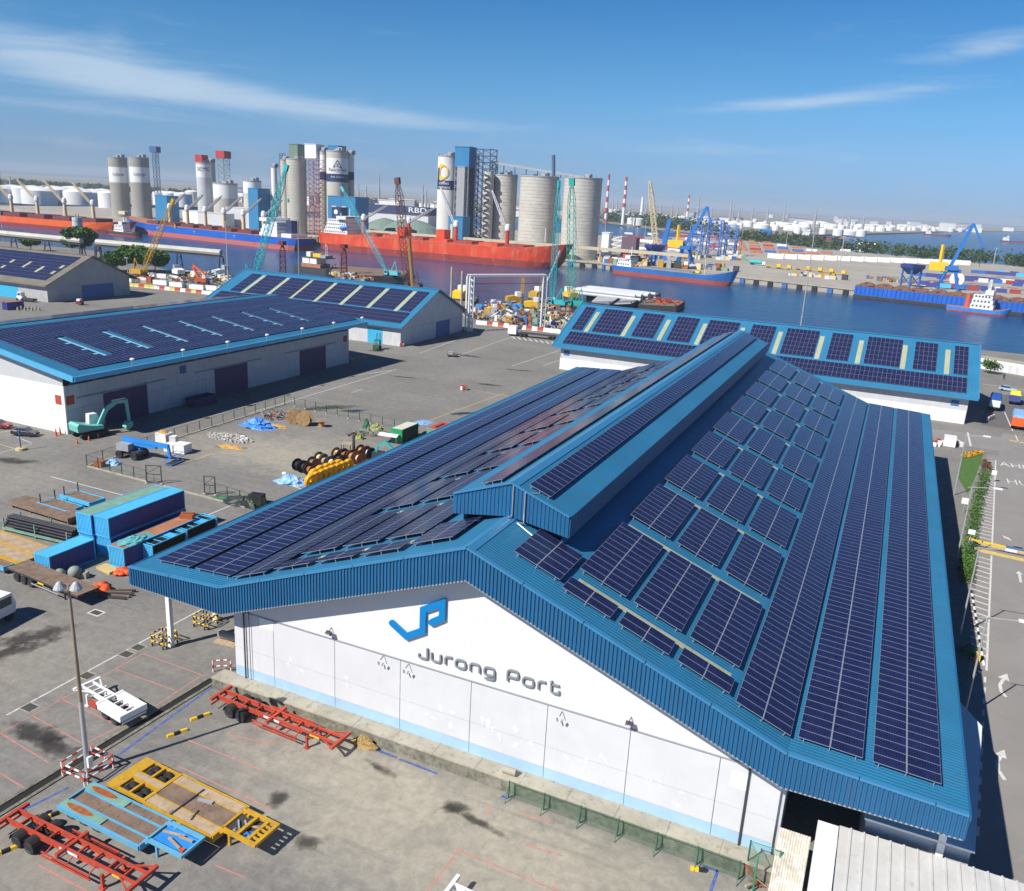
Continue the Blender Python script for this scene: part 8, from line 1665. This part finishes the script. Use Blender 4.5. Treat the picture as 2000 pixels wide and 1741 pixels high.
tower('blue head house on the white emblem silo', 640, 661, 285, YP + 4, clad_blue, vb=297); tower('blue clad loading tower with pale strips below the emblem silo', 640, 694, 383, YP - 32, clad_blue, dep=20, louv=2)
YR = 580
o, R, H = silo('white silo with yellow crescent emblem and navy band at the centre', 853, 893, 306, YR, M('silo_pale', (0.66, 0.65, 0.61), 0.75, var=0.05, scale=0.05), [(320, 353, WB), (353, 371, navy_band)], rings=False)
z_ = zrel(o, 866, 336, R); n = 20
ring = [(5.0 * cos(2 * pi * k / n), 6.0 * sin(2 * pi * k / n)) for k in range(n)]; inn = [(1.2 + 3.0 * cos(2 * pi * k / n), 4.2 * sin(2 * pi * k / n)) for k in range(n)]; on_silo(o, R, ring + inn, [(k, (k + 1) % n, n + (k + 1) % n, n + k) for k in range(n)], z_, bright_yellow, 'emblem', -4.5); on_silo(o, R, [(-5, -7), (-3, -8), (-2.5, 3), (-4.5, 3)], [(0, 1, 2, 3)], z_, navy_band, 'emblem', -4.5, 0.6)
silo_text(o, R, 'raffles', 3.4, zrel(o, 866, 358, R), white_ship, -3.0); silo_text(o, R, 'cement', 3.4, zrel(o, 866, 366, R), white_ship, -3.0)
tower('tall blue clad elevator tower rising beside the crescent emblem silo', 889, 917, 287, YR - 6, clad_blue, vb=326); tower('dark grey shaft behind the blue elevator tower', 902, 920, 312, YR + 6, M('shaft_dark', (0.12, 0.15, 0.2), 0.7)); tower('blue clad loading tower at the foot of the crescent emblem silo', 876, 904, 423, YR - 26, clad_blue, louv=1); tower('grey elevator leg before the dark shaft', 893, 908, 326, YR - 8, grey_paint)
lattice_tower('dark steel lattice tower between the emblem silo and the grey silos', 931, 958, 291, YR, M('tower_bluegrey', (0.10, 0.14, 0.22), 0.6), 16, t=0.7); lattice_tower('bright blue lattice tower beside the dark one', 921, 931, 300, YR + 8, M('tower_blue', (0.05, 0.14, 0.36), 0.6), 16, t=0.7); lattice_tower('short steel tower on the right of the dark lattice tower', 958, 968, 315, YR + 2, M('tower_bluegrey', (0.10, 0.14, 0.22)), 14)
sp = silo('slim pale shaft wound by a zigzag stair left of the grey silos', 943, 963, 336, YR - 4, silo_conc, top=False)[0]
for k in range(20): MB().box((0, -4.6, 3 + k * 2.9), (6.5, 0.8, 0.7), rot=Matrix.Rotation(0.35 * (1 if k % 2 else -1), 3, 'Y')).build('stair_flight', steel_dark, sp)
for (u0, u1, vt, y, w_) in ((958, 1009, 343, 592, 'left'), (1014, 1090, 346, 585, 'middle'), (1099, 1174, 349, 578, 'right')): silo('huge grey concrete silo, %s of the three behind the red ship' % w_, u0, u1, vt, y, silo_conc, n=40)
a_, b_ = PY(963, 318, 585), PY(1142, 347, 582); ov = thing('overhead_conveyor', 'sloping overhead conveyor bridging the tops of the grey silos', 'conveyor', a_); d = b_ - a_; MB().bar((0, 0, 0), d, 2.0, 1.6).build('gallery', grey_paint, ov)
for k in range(9): MB().bar(d * (k / 8), d * (k / 8) - Vector((0, 0, 9 * (1 - k / 8) + 1.0)), 0.5).build('support', steel_dark, ov)
MB().cyl(PY(1081, 345, 582) - a_, PY(1081, 303, 582) - a_, 1.4, 10).build('vent_stack', M('tower_bluegrey', (0.10, 0.14, 0.22)), ov)
sb = tower('white building with open stair landings right of the grey silos', 1176, 1190, 455, 560, white_ship, dep=10, name='stair_building', cat='building'); 
for k in range(5): MB().bb((5.2, -1, 2.5 + k * 3.4), (13, 6, 3.1 + k * 3.4)).build('landing', white_ship, sb); MB().bar((5.2, -1, 3.1 + k * 3.4), (13, -1, 6 + k * 3.4), 0.5).build('stair_flight', white_ship, sb)
MB().bb((13.1, -1, 0), (24, 8, 19)).build('stair_tower', M('tower_maroon', (0.14, 0.09, 0.12), 0.7), sb)
cb = thing('jetty_conveyor', 'beige conveyor beam running along the far quay before the silos', 'conveyor', (-190, 556, 0)); 
for k in range(14): MB().bb((-230 + k * 22, -1.2, 10), (-230 + k * 22 + 21.8, 1.2, 12.2)).build('beam_section', M('beam_beige', (0.5, 0.45, 0.33), 0.8, var=0.1), cb); MB().bb((-230 + k * 22, -0.6, 1.6), (-229 + k * 22, 0.6, 10)).build('pier', concrete, cb)
# quay edge: fenders
fq = [(-420, 531), (-174, 548), (-150, 531), (-73, 530), (2, 507), (83, 484), (300, 440)]
for (x0, y0), (x1, y1) in zip(fq[:-1], fq[1:]):
    L = sqrt((x1 - x0) ** 2 + (y1 - y0) ** 2); n = int(L / 9); rz = atan2(y1 - y0, x1 - x0)
    for k in range(n):
        t_ = (k + 0.5) / n; x, y = x0 + (x1 - x0) * t_ + sin(rz) * 0.7, y0 + (y1 - y0) * t_ - cos(rz) * 0.7
        o = inst(bpy.data.meshes.get('quay_fender_b' if k % 3 == 0 else 'quay_fender_d') or MB().bb((-1.6, -0.6, -2.6), (1.6, 0.6, 0.4)).mesh('quay_fender_b' if k % 3 == 0 else 'quay_fender_d', door_blue if k % 3 == 0 else rubber), 'quay_fender', apron, (x, y, 0), (0, 0, rz))
    MB().bar((x0, y0, 1.25), (x1, y1, 1.25), 1.0, 0.75).build('quay_cope', concrete, apron)
# ---- harbour cranes
def harbour_crane(label, base, apex, tip, cab, scale=1.0):
    g = G(*base, 1.6); P = lambda u, v: PY(u, v, g.y) - g; o = thing('harbour_crane', label, 'crane', g)
    for sx in (-6, 6):
        for sy in (-5, 5): MB().bar((sx, sy, 0), (sx * 0.4, sy * 0.4, 13), 1.3).build('portal_leg', crane_blue, o)
    MB().bb((-4, -4, 12.5), (4, 4, 15)).build('portal_deck', crane_blue, o); c_ = P(*cab); MB().bb((c_.x - 7, -3.5, c_.z - 2.2), (c_.x + 4, 3.5, c_.z + 3)).build('machine_house', bright_yellow, o); MB().bb((c_.x + 4.01, -3, c_.z - 3), (c_.x + 12, 3, c_.z - 0.8)).build('counter_deck', crane_blue, o)
    f = Vector((c_.x + 5, 0, c_.z)); a_ = P(*apex); t_ = P(*tip); MB().bar(f, a_, 1.6, 2.0).build('main_jib', crane_blue, o); MB().bar(a_, t_, 1.0, 1.2).build('fly_jib', crane_blue, o); b_ = Vector((c_.x - 1, 0, c_.z + 14)); MB().bar((c_.x - 1, 0, c_.z + 3), b_, 1.6).build('a_frame', bright_yellow, o); MB().bar(b_, a_, 0.5).build('back_stay', crane_blue, o)
    MB().bar((-2, 0, 15), (c_.x, 0, c_.z - 2), 2.6).build('slew_column', crane_blue, o); MB().cyl(t_, t_ - Vector((0, 0, 12)), 0.15, 5).build('hoist_rope', steel_dark, o)
    return o, g
harbour_crane('blue and yellow harbour crane above the coaster', (1336, 521), (1382, 404), (1388, 440), (1325, 478)); h2, g = harbour_crane('blue and yellow harbour crane beside the ore barge', (1850, 566), (1902, 437), (1920, 484), (1838, 522))
for (u, v), w_, m_, g_ in (((1312, 512), 'left harbour crane', green_tur, grey_paint), ((1866, 560), 'right harbour crane', white_ship, rust)):
    g = G(u, v, 1.6); o = thing('cable_reel', 'large cable reel at the foot of the %s' % w_, 'reel', g); MB().cyl((0, -1.2, 5), (0, -0.6, 5), 4.6, 20).build('flange', grey_paint if m_ is green_tur else white_ship, o); MB().cyl((0, -0.6, 5), (0, 2, 5), 3.8, 20).build('drum', m_, o); MB().cyl((0, -1.5, 5), (0, -1.2, 5), 1.3, 12).build('hub', rust, o); MB().bb((-2, -1, 0), (2, 2, 1.5)).build('stand', steel_dark, o)
for (u, v, vt, w_) in ((1275, 519, 478, 'left'), (1776, 560, 516, 'right')):
    g = G(u, v, 1.6); H = HT(u, vt, g) - 1.6; o = thing('grab_hopper', 'dark blue funnel hopper on legs beside the %s harbour crane' % w_, 'hopper', g); MB().lathe((0, 0, H * 0.55), [(2.5, 0), (7.5, H * 0.3), (7.5, H * 0.45)], 4).build('funnel', M('hopper_blue', (0.02, 0.045, 0.2), 0.6), o)
    for k in range(4): a_ = pi / 2 * k + 0.0; MB().bar((5.5 * cos(a_), 5.5 * sin(a_), 0), (5.5 * cos(a_), 5.5 * sin(a_), H * 0.8), 0.9).build('leg', crane_blue, o); MB().bar((5.5 * cos(a_), 5.5 * sin(a_), 1), (5.5 * cos(a_ + pi / 2), 5.5 * sin(a_ + pi / 2), H * 0.5), 0.5).build('brace', crane_blue, o)
for k, (u0, u1, vt, vb) in enumerate(((1385, 1410, 430, 500), (1420, 1440, 440, 500), (1350, 1372, 440, 500))):
    g = G((u0 + u1) / 2, vb, 1.6); lattice_tower('blue yard gantry frame %s behind the left harbour crane' % ('first', 'second', 'third')[k], u0, u1, vt, g.y, M('gantry_blue', (0.10, 0.22, 0.55), 0.6), 3, t=0.9)
cr_ = PY(1288, 470, 640); o = thing('lattice_crane', 'pale cream lattice crane boom behind the left harbour crane', 'crane', (cr_.x, 640, 1.6)); MB().lattice((0, 0, 0), PY(1269, 353, 640) - Vector(o.location), 4, 3, 16, 0.5).build('boom', cream, o); MB().bar((2, 0, 0), (7, 0, 32), 3.0).build('mast', crane_blue, o); MB().bb((-4, -4, 0), (9, 4, 6)).build('house', crane_blue, o)
# ---- far apron: containers, trailers, walls
rnd = random.Random(77); COL = [cont_navy_shade, cont_blue, M('box_red', (0.35, 0.05, 0.04), 0.6), white_ship, M('box_blue2', (0.04, 0.14, 0.42), 0.6), rust_deck, M('box_teal', (0.03, 0.25, 0.28), 0.6)]; CN = ['navy', 'light blue', 'red', 'white', 'blue', 'rusty', 'teal']
BOXM = {}
def far_box(u, v, ci, label, group, L=12.2, W=2.44, H=2.6, lev=0, rz=0.0):
    g = G(u, v, 1.6); key = (ci, L, W, H); me = BOXM.get(key)
    if me is None:
        mb = MB(); mb.bb((-L / 2, -W / 2, 0), (L / 2, W / 2, H)); n = int(L / 1.2)
        for k in range(n): mb.bb((-L / 2 + (k + 0.3) * L / n, -W / 2 - 0.06, 0.15), (-L / 2 + (k + 0.7) * L / n, -W / 2 - 0.001, H - 0.15))
        me = BOXM[key] = mb.mesh('cargo_container', COL[ci])
    o = bpy.data.objects.new('cargo_container', me); C.objects.link(o); o.location = (g.x, g.y, 1.6 + lev * H); o.rotation_euler = (0, 0, rz); tag(o, label, 'container', group); return o
for i in range(48):
    u, v, ci = 1800 + (i * 37) % 195, 540 + (i * 13) % 38, rnd.choice([0, 0, 4, 2, 1, 3]); far_box(u, v, ci, '%s container stacked on the apron right of the ore barge crane' % CN[ci], 'containers right of the crane', 6.1 if i % 3 else 12.2, rz=rnd.choice([0, 0.05]), lev=i % 2)
for i in range(80):
    u, v, ci = 1228 + (i * 53) % 205, 458 + (i * 7) % 38, rnd.choice([0, 2, 2, 3, 3, 4]); far_box(u, v, ci, '%s container on the apron around the left harbour crane' % CN[ci], 'containers around the left crane', lev=i % 3)
for i in range(40):
    u, v, ci = 1440 + (i * 29) % 230, 466 + (i * 5) % 34, rnd.choice([2, 4, 5, 3, 5]); far_box(u, v, ci, '%s container on the open apron beyond the cranes' % CN[ci], 'containers on the open apron')
for i, u in enumerate(range(1515, 1880, 26)): far_box(u, 505 + (u - 1515) * 0.034, 3, 'long white stacked unit in the row along the open apron', 'white units on the apron', 15, 4, 4.4, rz=-0.1)
for i, (u, v) in enumerate([(1510, 524), (1530, 526), (1568, 528), (1590, 531), (1612, 533), (1635, 537)]): g = G(u, v, 1.6); o = thing('yellow_trailer', 'yellow terminal trailer on the far quay', 'trailer', g, -0.15, 'yellow trailers on the far quay'); MB().bb((-6, -1.3, 0.9), (6, 1.3, 1.5)).build('bed', yellow_paint, o); MB().bb((3, -1.2, 1.51), (5.8, 1.2, 3.4)).build('cab', bright_yellow, o); [wheel(o, x, s * 1.1) for x in (-4.5, -3, 4) for s in (-1, 1)]
g = G(1478, 518, 1.6); o = thing('tanker_truck', 'teal tank truck on the far quay behind the coaster', 'truck', g, -0.1); MB().cyl((-6, 0, 2.4), (4, 0, 2.4), 1.5, 14).build('tank', turq, o); MB().bb((4.3, -1.2, 0.6), (7, 1.2, 3.2)).build('cab', white_ship, o); [wheel(o, x, s * 1.1) for x in (-4.5, -3, 5.5) for s in (-1, 1)]
for u, v, m_, w_ in ((1495, 460, crane_blue, 'blue'), (1470, 468, M('box_red', (0.35, 0.05, 0.04)), 'red'), (1690, 492, white_ship, 'white framed')): g = G(u, v, 1.6); o = thing('apron_shed', 'small %s shed on the open apron' % w_, 'shed', g); MB().bb((-10, -6, 0), (10, 6, 8)).build('walls', m_, o); MB().prism_x([(-6.5, 8), (6.5, 8), (0, 11)], -10.4, 10.4).build('roof', m_, o)
for k, (u, v, vt) in enumerate(((1180, 480, 418), (1243, 470, 420), (1258, 476, 432), (1272, 470, 425), (1436, 470, 440), (1445, 500, 445), (1625, 482, 460), (1640, 520, 462), (1535, 480, 448), (1935, 540, 485))): g = G(u, v, 1.6); h = HT(u + 1, vt, g) - 1.6; o = thing('light_mast', 'slim light mast on the far apron', 'mast', g, 0, 'far apron light masts'); MB().cyl((0, 0, 0), (0, 0, h), 0.45, 6, 0.25).build('pole', pole_metal, o); MB().bb((-1.5, -0.6, h), (1.5, 0.6, h + 0.5)).build('lamp_head', grey_paint, o)
# dark roofed store with letters and green domes behind the red ship
rbx = PY(830, 425, 900).x; st_ = thing('store_building', 'long navy roofed store with white letters behind the red ship', 'building', (PY(765, 420, 900).x, 900, 1.6)); w = PY(835, 420, 900).x - PY(695, 420, 900).x; zt_ = PY(765, 407, 900).z; MB().bb((-w / 2, 0, 0), (w / 2, 60, zt_ - 8)).build('walls', off_wall, st_); MB().bb((-w / 2 - 1, -1, zt_ - 8), (w / 2 + 1, 61, zt_ + 1)).build('roof_band', navy_band, st_)
vs, fs = text_polys('RBD', 9); MB().add([(x * 1.6 + w * 0.36, -1.2, zt_ - 2.5 + y) for x, y, q in vs], fs).build('lettering', white_ship, st_)
for k, u in enumerate((752, 790, 815)): q = PY(u, 440, 700); o = MB().lathe((0, 0, 0), [(26, 0), (26, 3), (20, 9), (9, 14), (1, 16)], 20).build('dome_store', M('dome_green', (0.18, 0.24, 0.21), 0.7, var=0.08)); o.location = (q.x, 700, 1.6); tag(o, 'grey green domed store behind the red ship, %s of three' % ('left', 'middle', 'right')[k], 'store')
# ---- storage tanks, chimneys, refinery
def tank_mesh(r, h, dome=True):
    mb = MB(); mb.lathe((0, 0, 0), [(r, 0), (r, h), (r * 0.98, h + 0.3)] + ([(r * 0.6, h + r * 0.16), (r * 0.05, h + r * 0.22)] if dome else [(r * 0.95, h - 1)]), 20); me = mb.mesh('storage_tank', tank_white); smooth_by_angle(me, 0.5); return me
TM = {k: tank_mesh(*k) for k in ((22, 18), (14, 20), (30, 14), (10, 16), (16, 11), (11, 13), (21, 9), (8, 12))}
def tank(x, y, k, label, group, z=1.4): o = bpy.data.objects.new('storage_tank', TM[k]); C.objects.link(o); o.location = (x, y, z); tag(o, label, 'tank', group)
rnd = random.Random(5)
for i, (u, vt, k) in enumerate([(-5, 366, (22, 18)), (24, 365, (22, 18)), (45, 368, (14, 20)), (62, 366, (22, 18)), (75, 370, (22, 18)), (100, 366, (22, 18)), (113, 368, (22, 18)), (140, 367, (22, 18)), (155, 372, (22, 18)), (180, 373, (22, 18)), (200, 370, (14, 20)), (212, 374, (14, 20)), (315, 374, (14, 20)), (333, 375, (14, 20)), (357, 377, (14, 20)), (375, 372, (14, 20))]):
    d_ = _ray(u, vt); t_ = (1.4 + k[1] + 2 - CAM_LOC.z) / d_.z if d_.z < 0 else 1500; t_ = min(max(t_, 1150), 1700); p = CAM_LOC + d_ * t_; tank(p.x, p.y, k, 'white storage tank in the tank farm behind the orange ship' if i < 12 else 'white storage tank right of the far left silo pair', 'left tank farm' if i < 12 else 'tanks right of the pair')
for i in range(80):
    u = 1185 + i * 6.6 + rnd.uniform(-4, 4); dist = rnd.uniform(1750, 2900); d_ = _ray(u, 420); p = CAM_LOC + d_ * (dist / FWD.dot(d_)); tank(p.x, p.y, rnd.choice([(16, 11), (11, 13), (21, 9), (8, 12), (8, 12)]), 'white tank among the refinery tanks beyond the tree belt', 'refinery tanks')
for i in range(64):
    u = 1555 + i * 5.2 + rnd.uniform(-5, 5); dist = rnd.uniform(2500, 3600) * (1 + max(0, u - 1700) / 500); d_ = _ray(u, 420); p = CAM_LOC + d_ * (dist / FWD.dot(d_)); tank(p.x, p.y, rnd.choice([(11, 13), (21, 9), (8, 12), (16, 11)]), 'white tank on the far shore across the water', 'far shore tanks')
def chimney(label, u, vt, dist, r, n, group=None, m2=None):
    d_ = _ray(u, 415); p = CAM_LOC + d_ * (dist / FWD.dot(d_)); d2 = _ray(u, vt); zt = (CAM_LOC + d2 * (dist / FWD.dot(d2))).z; o = thing('chimney', label, 'chimney', (p.x, p.y, 1.4), 0, group); h = (zt - 1.4)
    for k in range(n): MB().cyl((0, 0, h * k / n), (0, 0, h * (k + 1) / n), r * (1 - 0.4 * k / n), 12, r * (1 - 0.4 * (k + 1) / n)).build('shaft_band', (m2 or M('chimney_red', (0.45, 0.04, 0.06), 0.6)) if (n - 1 - k) % 2 == 0 and (m2 is None or True) and k > (n // 3 if m2 is None and dist > 1500 and u > 1200 else -1) else tank_white, o)
chimney('red and white banded chimney at the left edge of the skyline', 3, 271, 1300, 5.0, 9); chimney('red and white chimney, left of the two tall ones right of the silos', 1184, 341, 1700, 3.3, 9); chimney('mostly white chimney, right of the two tall ones right of the silos', 1218, 346, 1750, 3.8, 11); chimney('smaller red and white chimney beyond the left harbour crane', 1343, 381, 2100, 3.0, 9); chimney('pale chimney left of the small banded one', 1253, 385, 2200, 5.0, 3, m2=tank_white)
for i, (u, vt) in enumerate([(1196, 390), (1204, 392), (1230, 395), (1262, 398), (1290, 402), (1312, 400), (1323, 405), (1363, 385), (1390, 408), (1427, 391), (1432, 400), (1444, 404), (1470, 405), (1500, 402), (1532, 400), (1594, 404), (1648, 422), (1662, 420), (1690, 424), (27, 345), (43, 352), (740, 342), (715, 365), (700, 360), (832, 372), (825, 362), (53, 360), (165, 362)]):
    dist = rnd.uniform(1900, 2700); d_ = _ray(u, 415); p = CAM_LOC + d_ * (dist / FWD.dot(d_)); d2 = _ray(u, vt); zt = (CAM_LOC + d2 * (dist / FWD.dot(d2))).z; o = MB().lathe((0, 0, 0), [(3.5, 0), (3.0, zt * 0.6), (2.0, zt * 0.62), (1.6, zt - 2), (1.0, zt)], 8).build('process_column', grey_paint); o.location = (p.x, p.y, 1.4); tag(o, 'grey process column on the far refinery skyline', 'column', 'refinery columns')
for i in range(70):
    u = rnd.uniform(400, 1500) if i < 45 else rnd.uniform(1500, 2000); dist = rnd.uniform(1900, 3200) if u < 1500 else rnd.uniform(3500, 6500); d_ = _ray(u, 410); p = CAM_LOC + d_ * (dist / FWD.dot(d_)); w, h = rnd.uniform(20, 70), rnd.uniform(8, 24) * (1.4 if u > 1500 else 1); o = thing('far_building', 'low pale building on the distant shore', 'building', (p.x, p.y, 1.4), rnd.uniform(-0.3, 0.3), 'distant low buildings'); MB().bb((-w / 2, -10, 0), (w / 2, 10, h)).build('walls', rnd.choice([tank_white, off_wall, grey_paint]), o); MB().bb((-w / 2 - 1, -11, h), (w / 2 + 1, 11, h + 1.5)).build('roof', rnd.choice([grey_paint, tank_white, cont_navy_shade]), o)
# tree belts
rnd = random.Random(8)
def belt(name, label, pts, n, r, h, s, mat, z=1.4):
    mb = MB(); tot = sum((Vector(b_) - Vector(a_)).length for a_, b_ in zip(pts[:-1], pts[1:]))
    for a_, b_ in zip(pts[:-1], pts[1:]):
        a_, b_ = Vector(a_), Vector(b_); k = max(1, int(n * (b_ - a_).length / tot))
        for i in range(k): p = a_ + (b_ - a_) * rnd.random() + Vector((rnd.uniform(-r, r), rnd.uniform(-r, r))); hh = h * rnd.uniform(0.6, 1.15); leaves(mb, (p.x, p.y, z + hh * 0.5), (hh * 0.75, hh * 0.75, hh * 0.52), 34, s, rnd)
    o = stuff(mb.build(name, mat)); o['label'] = label; return o
belt('tree_belt', 'dark green belt of trees along the back of the far apron', [(160, 1005), (-55, 1125), (-172, 1255), (-250, 1330)], 230, 26, 15, 2.0, leaf_dark); belt('tree_belt', 'green trees along the shore below the refinery', [(-640, 1960), (-470, 1760), (-400, 1640), (-300, 1560)], 150, 24, 24, 3.0, leaf_dark); belt('tree_belt', 'distant wooded shore behind the silos', [(-2600, 1700), (-1600, 1900), (-900, 2050)], 260, 60, 18, 4.5, leaf_dark); belt('tree_belt', 'low green islet at the right beyond the crane', [(150, 1010), (230, 930), (330, 840)], 120, 14, 13, 1.8, leaf_dark)

# ---- small port clutter along the far quay and on the wharf
rnd = random.Random(91); CK = [('crated cargo', [wood_brown, wood_pale, rust]), ('machine parts', [yellow_paint, grey_paint, steel_dark]), ('drums and tanks', [door_blue, rust, cont_green_top]), ('white cargo bags', [white_ship, off_wall, cream])]
def clutter(label, group, pts, n, z, smin, smax):
    for k in range(n):
        (u0, v0), (u1, v1) = pts[k % len(pts)]; t_ = rnd.random(); g = G(u0 + (u1 - u0) * t_, v0 + (v1 - v0) * t_ + rnd.uniform(-2.5, 2.5), z); nm, ms = CK[k % 4]; s = rnd.uniform(smin, smax); o = thing('cargo_stack', '%s %s' % (nm, label), 'cargo', g, rnd.uniform(-0.3, 0.3), group)
        for j in range(3): w = s * rnd.uniform(0.5, 1.0); MB().bb((j * s * 0.9 - s, -w / 2, 0), (j * s * 0.9 - s + w, w / 2, s * rnd.uniform(0.4, 1.0))).build('item', ms[j % len(ms)], o)
clutter('standing on the far quay between the harbour cranes', 'cargo between the cranes', [((1240, 518), (1430, 528)), ((1230, 500), (1440, 508)), ((1180, 512), (1230, 516))], 60, 1.6, 2.5, 6.0)
clutter('standing on the far quay left of the ore barge', 'cargo left of the ore barge', [((1650, 540), (1790, 556)), ((1500, 532), (1640, 545))], 26, 1.6, 2.0, 4.0)
clutter('on the wharf beyond the long shed', 'cargo on the left wharf', [((255, 548), (470, 570)), ((330, 535), (470, 556))], 40, 0.0, 1.2, 3.0)
clutter('in the works yard behind the white portal', 'cargo in the works yard', [((930, 610), (1110, 622)), ((940, 624), (1110, 640)), ((960, 600), (1110, 604))], 60, 0.0, 1.2, 3.2)
clutter('on the deck of the dark work barge', 'cargo on the work barge', [((660, 545), (780, 550)), ((650, 538), (700, 543))], 24, 0.8, 1.2, 3.0)
clutter('on the jetty below the silos', 'cargo on the jetty', [((560, 470), (640, 474)), ((700, 470), (1090, 486))], 24, 1.6, 3.0, 6.0)
# ================================================================== air
def haze():
    m = bpy.data.materials.new('haze_air'); m.use_nodes = True; nt = m.node_tree; nt.nodes.clear()
    out = nt.nodes.new('ShaderNodeOutputMaterial'); v = nt.nodes.new('ShaderNodeVolumePrincipled')
    v.inputs['Color'].default_value = (0.80, 0.89, 1.0, 1); v.inputs['Density'].default_value = HAZE; v.inputs['Anisotropy'].default_value = 0.0
    nt.links.new(v.outputs[0], out.inputs['Volume'])
    o = MB().bb((-9500, -400, -9), (9500, 14500, 106)).build('haze', m); stuff(o); o['label'] = 'thin blue haze over the harbour'
HAZE = 0.0001
haze()
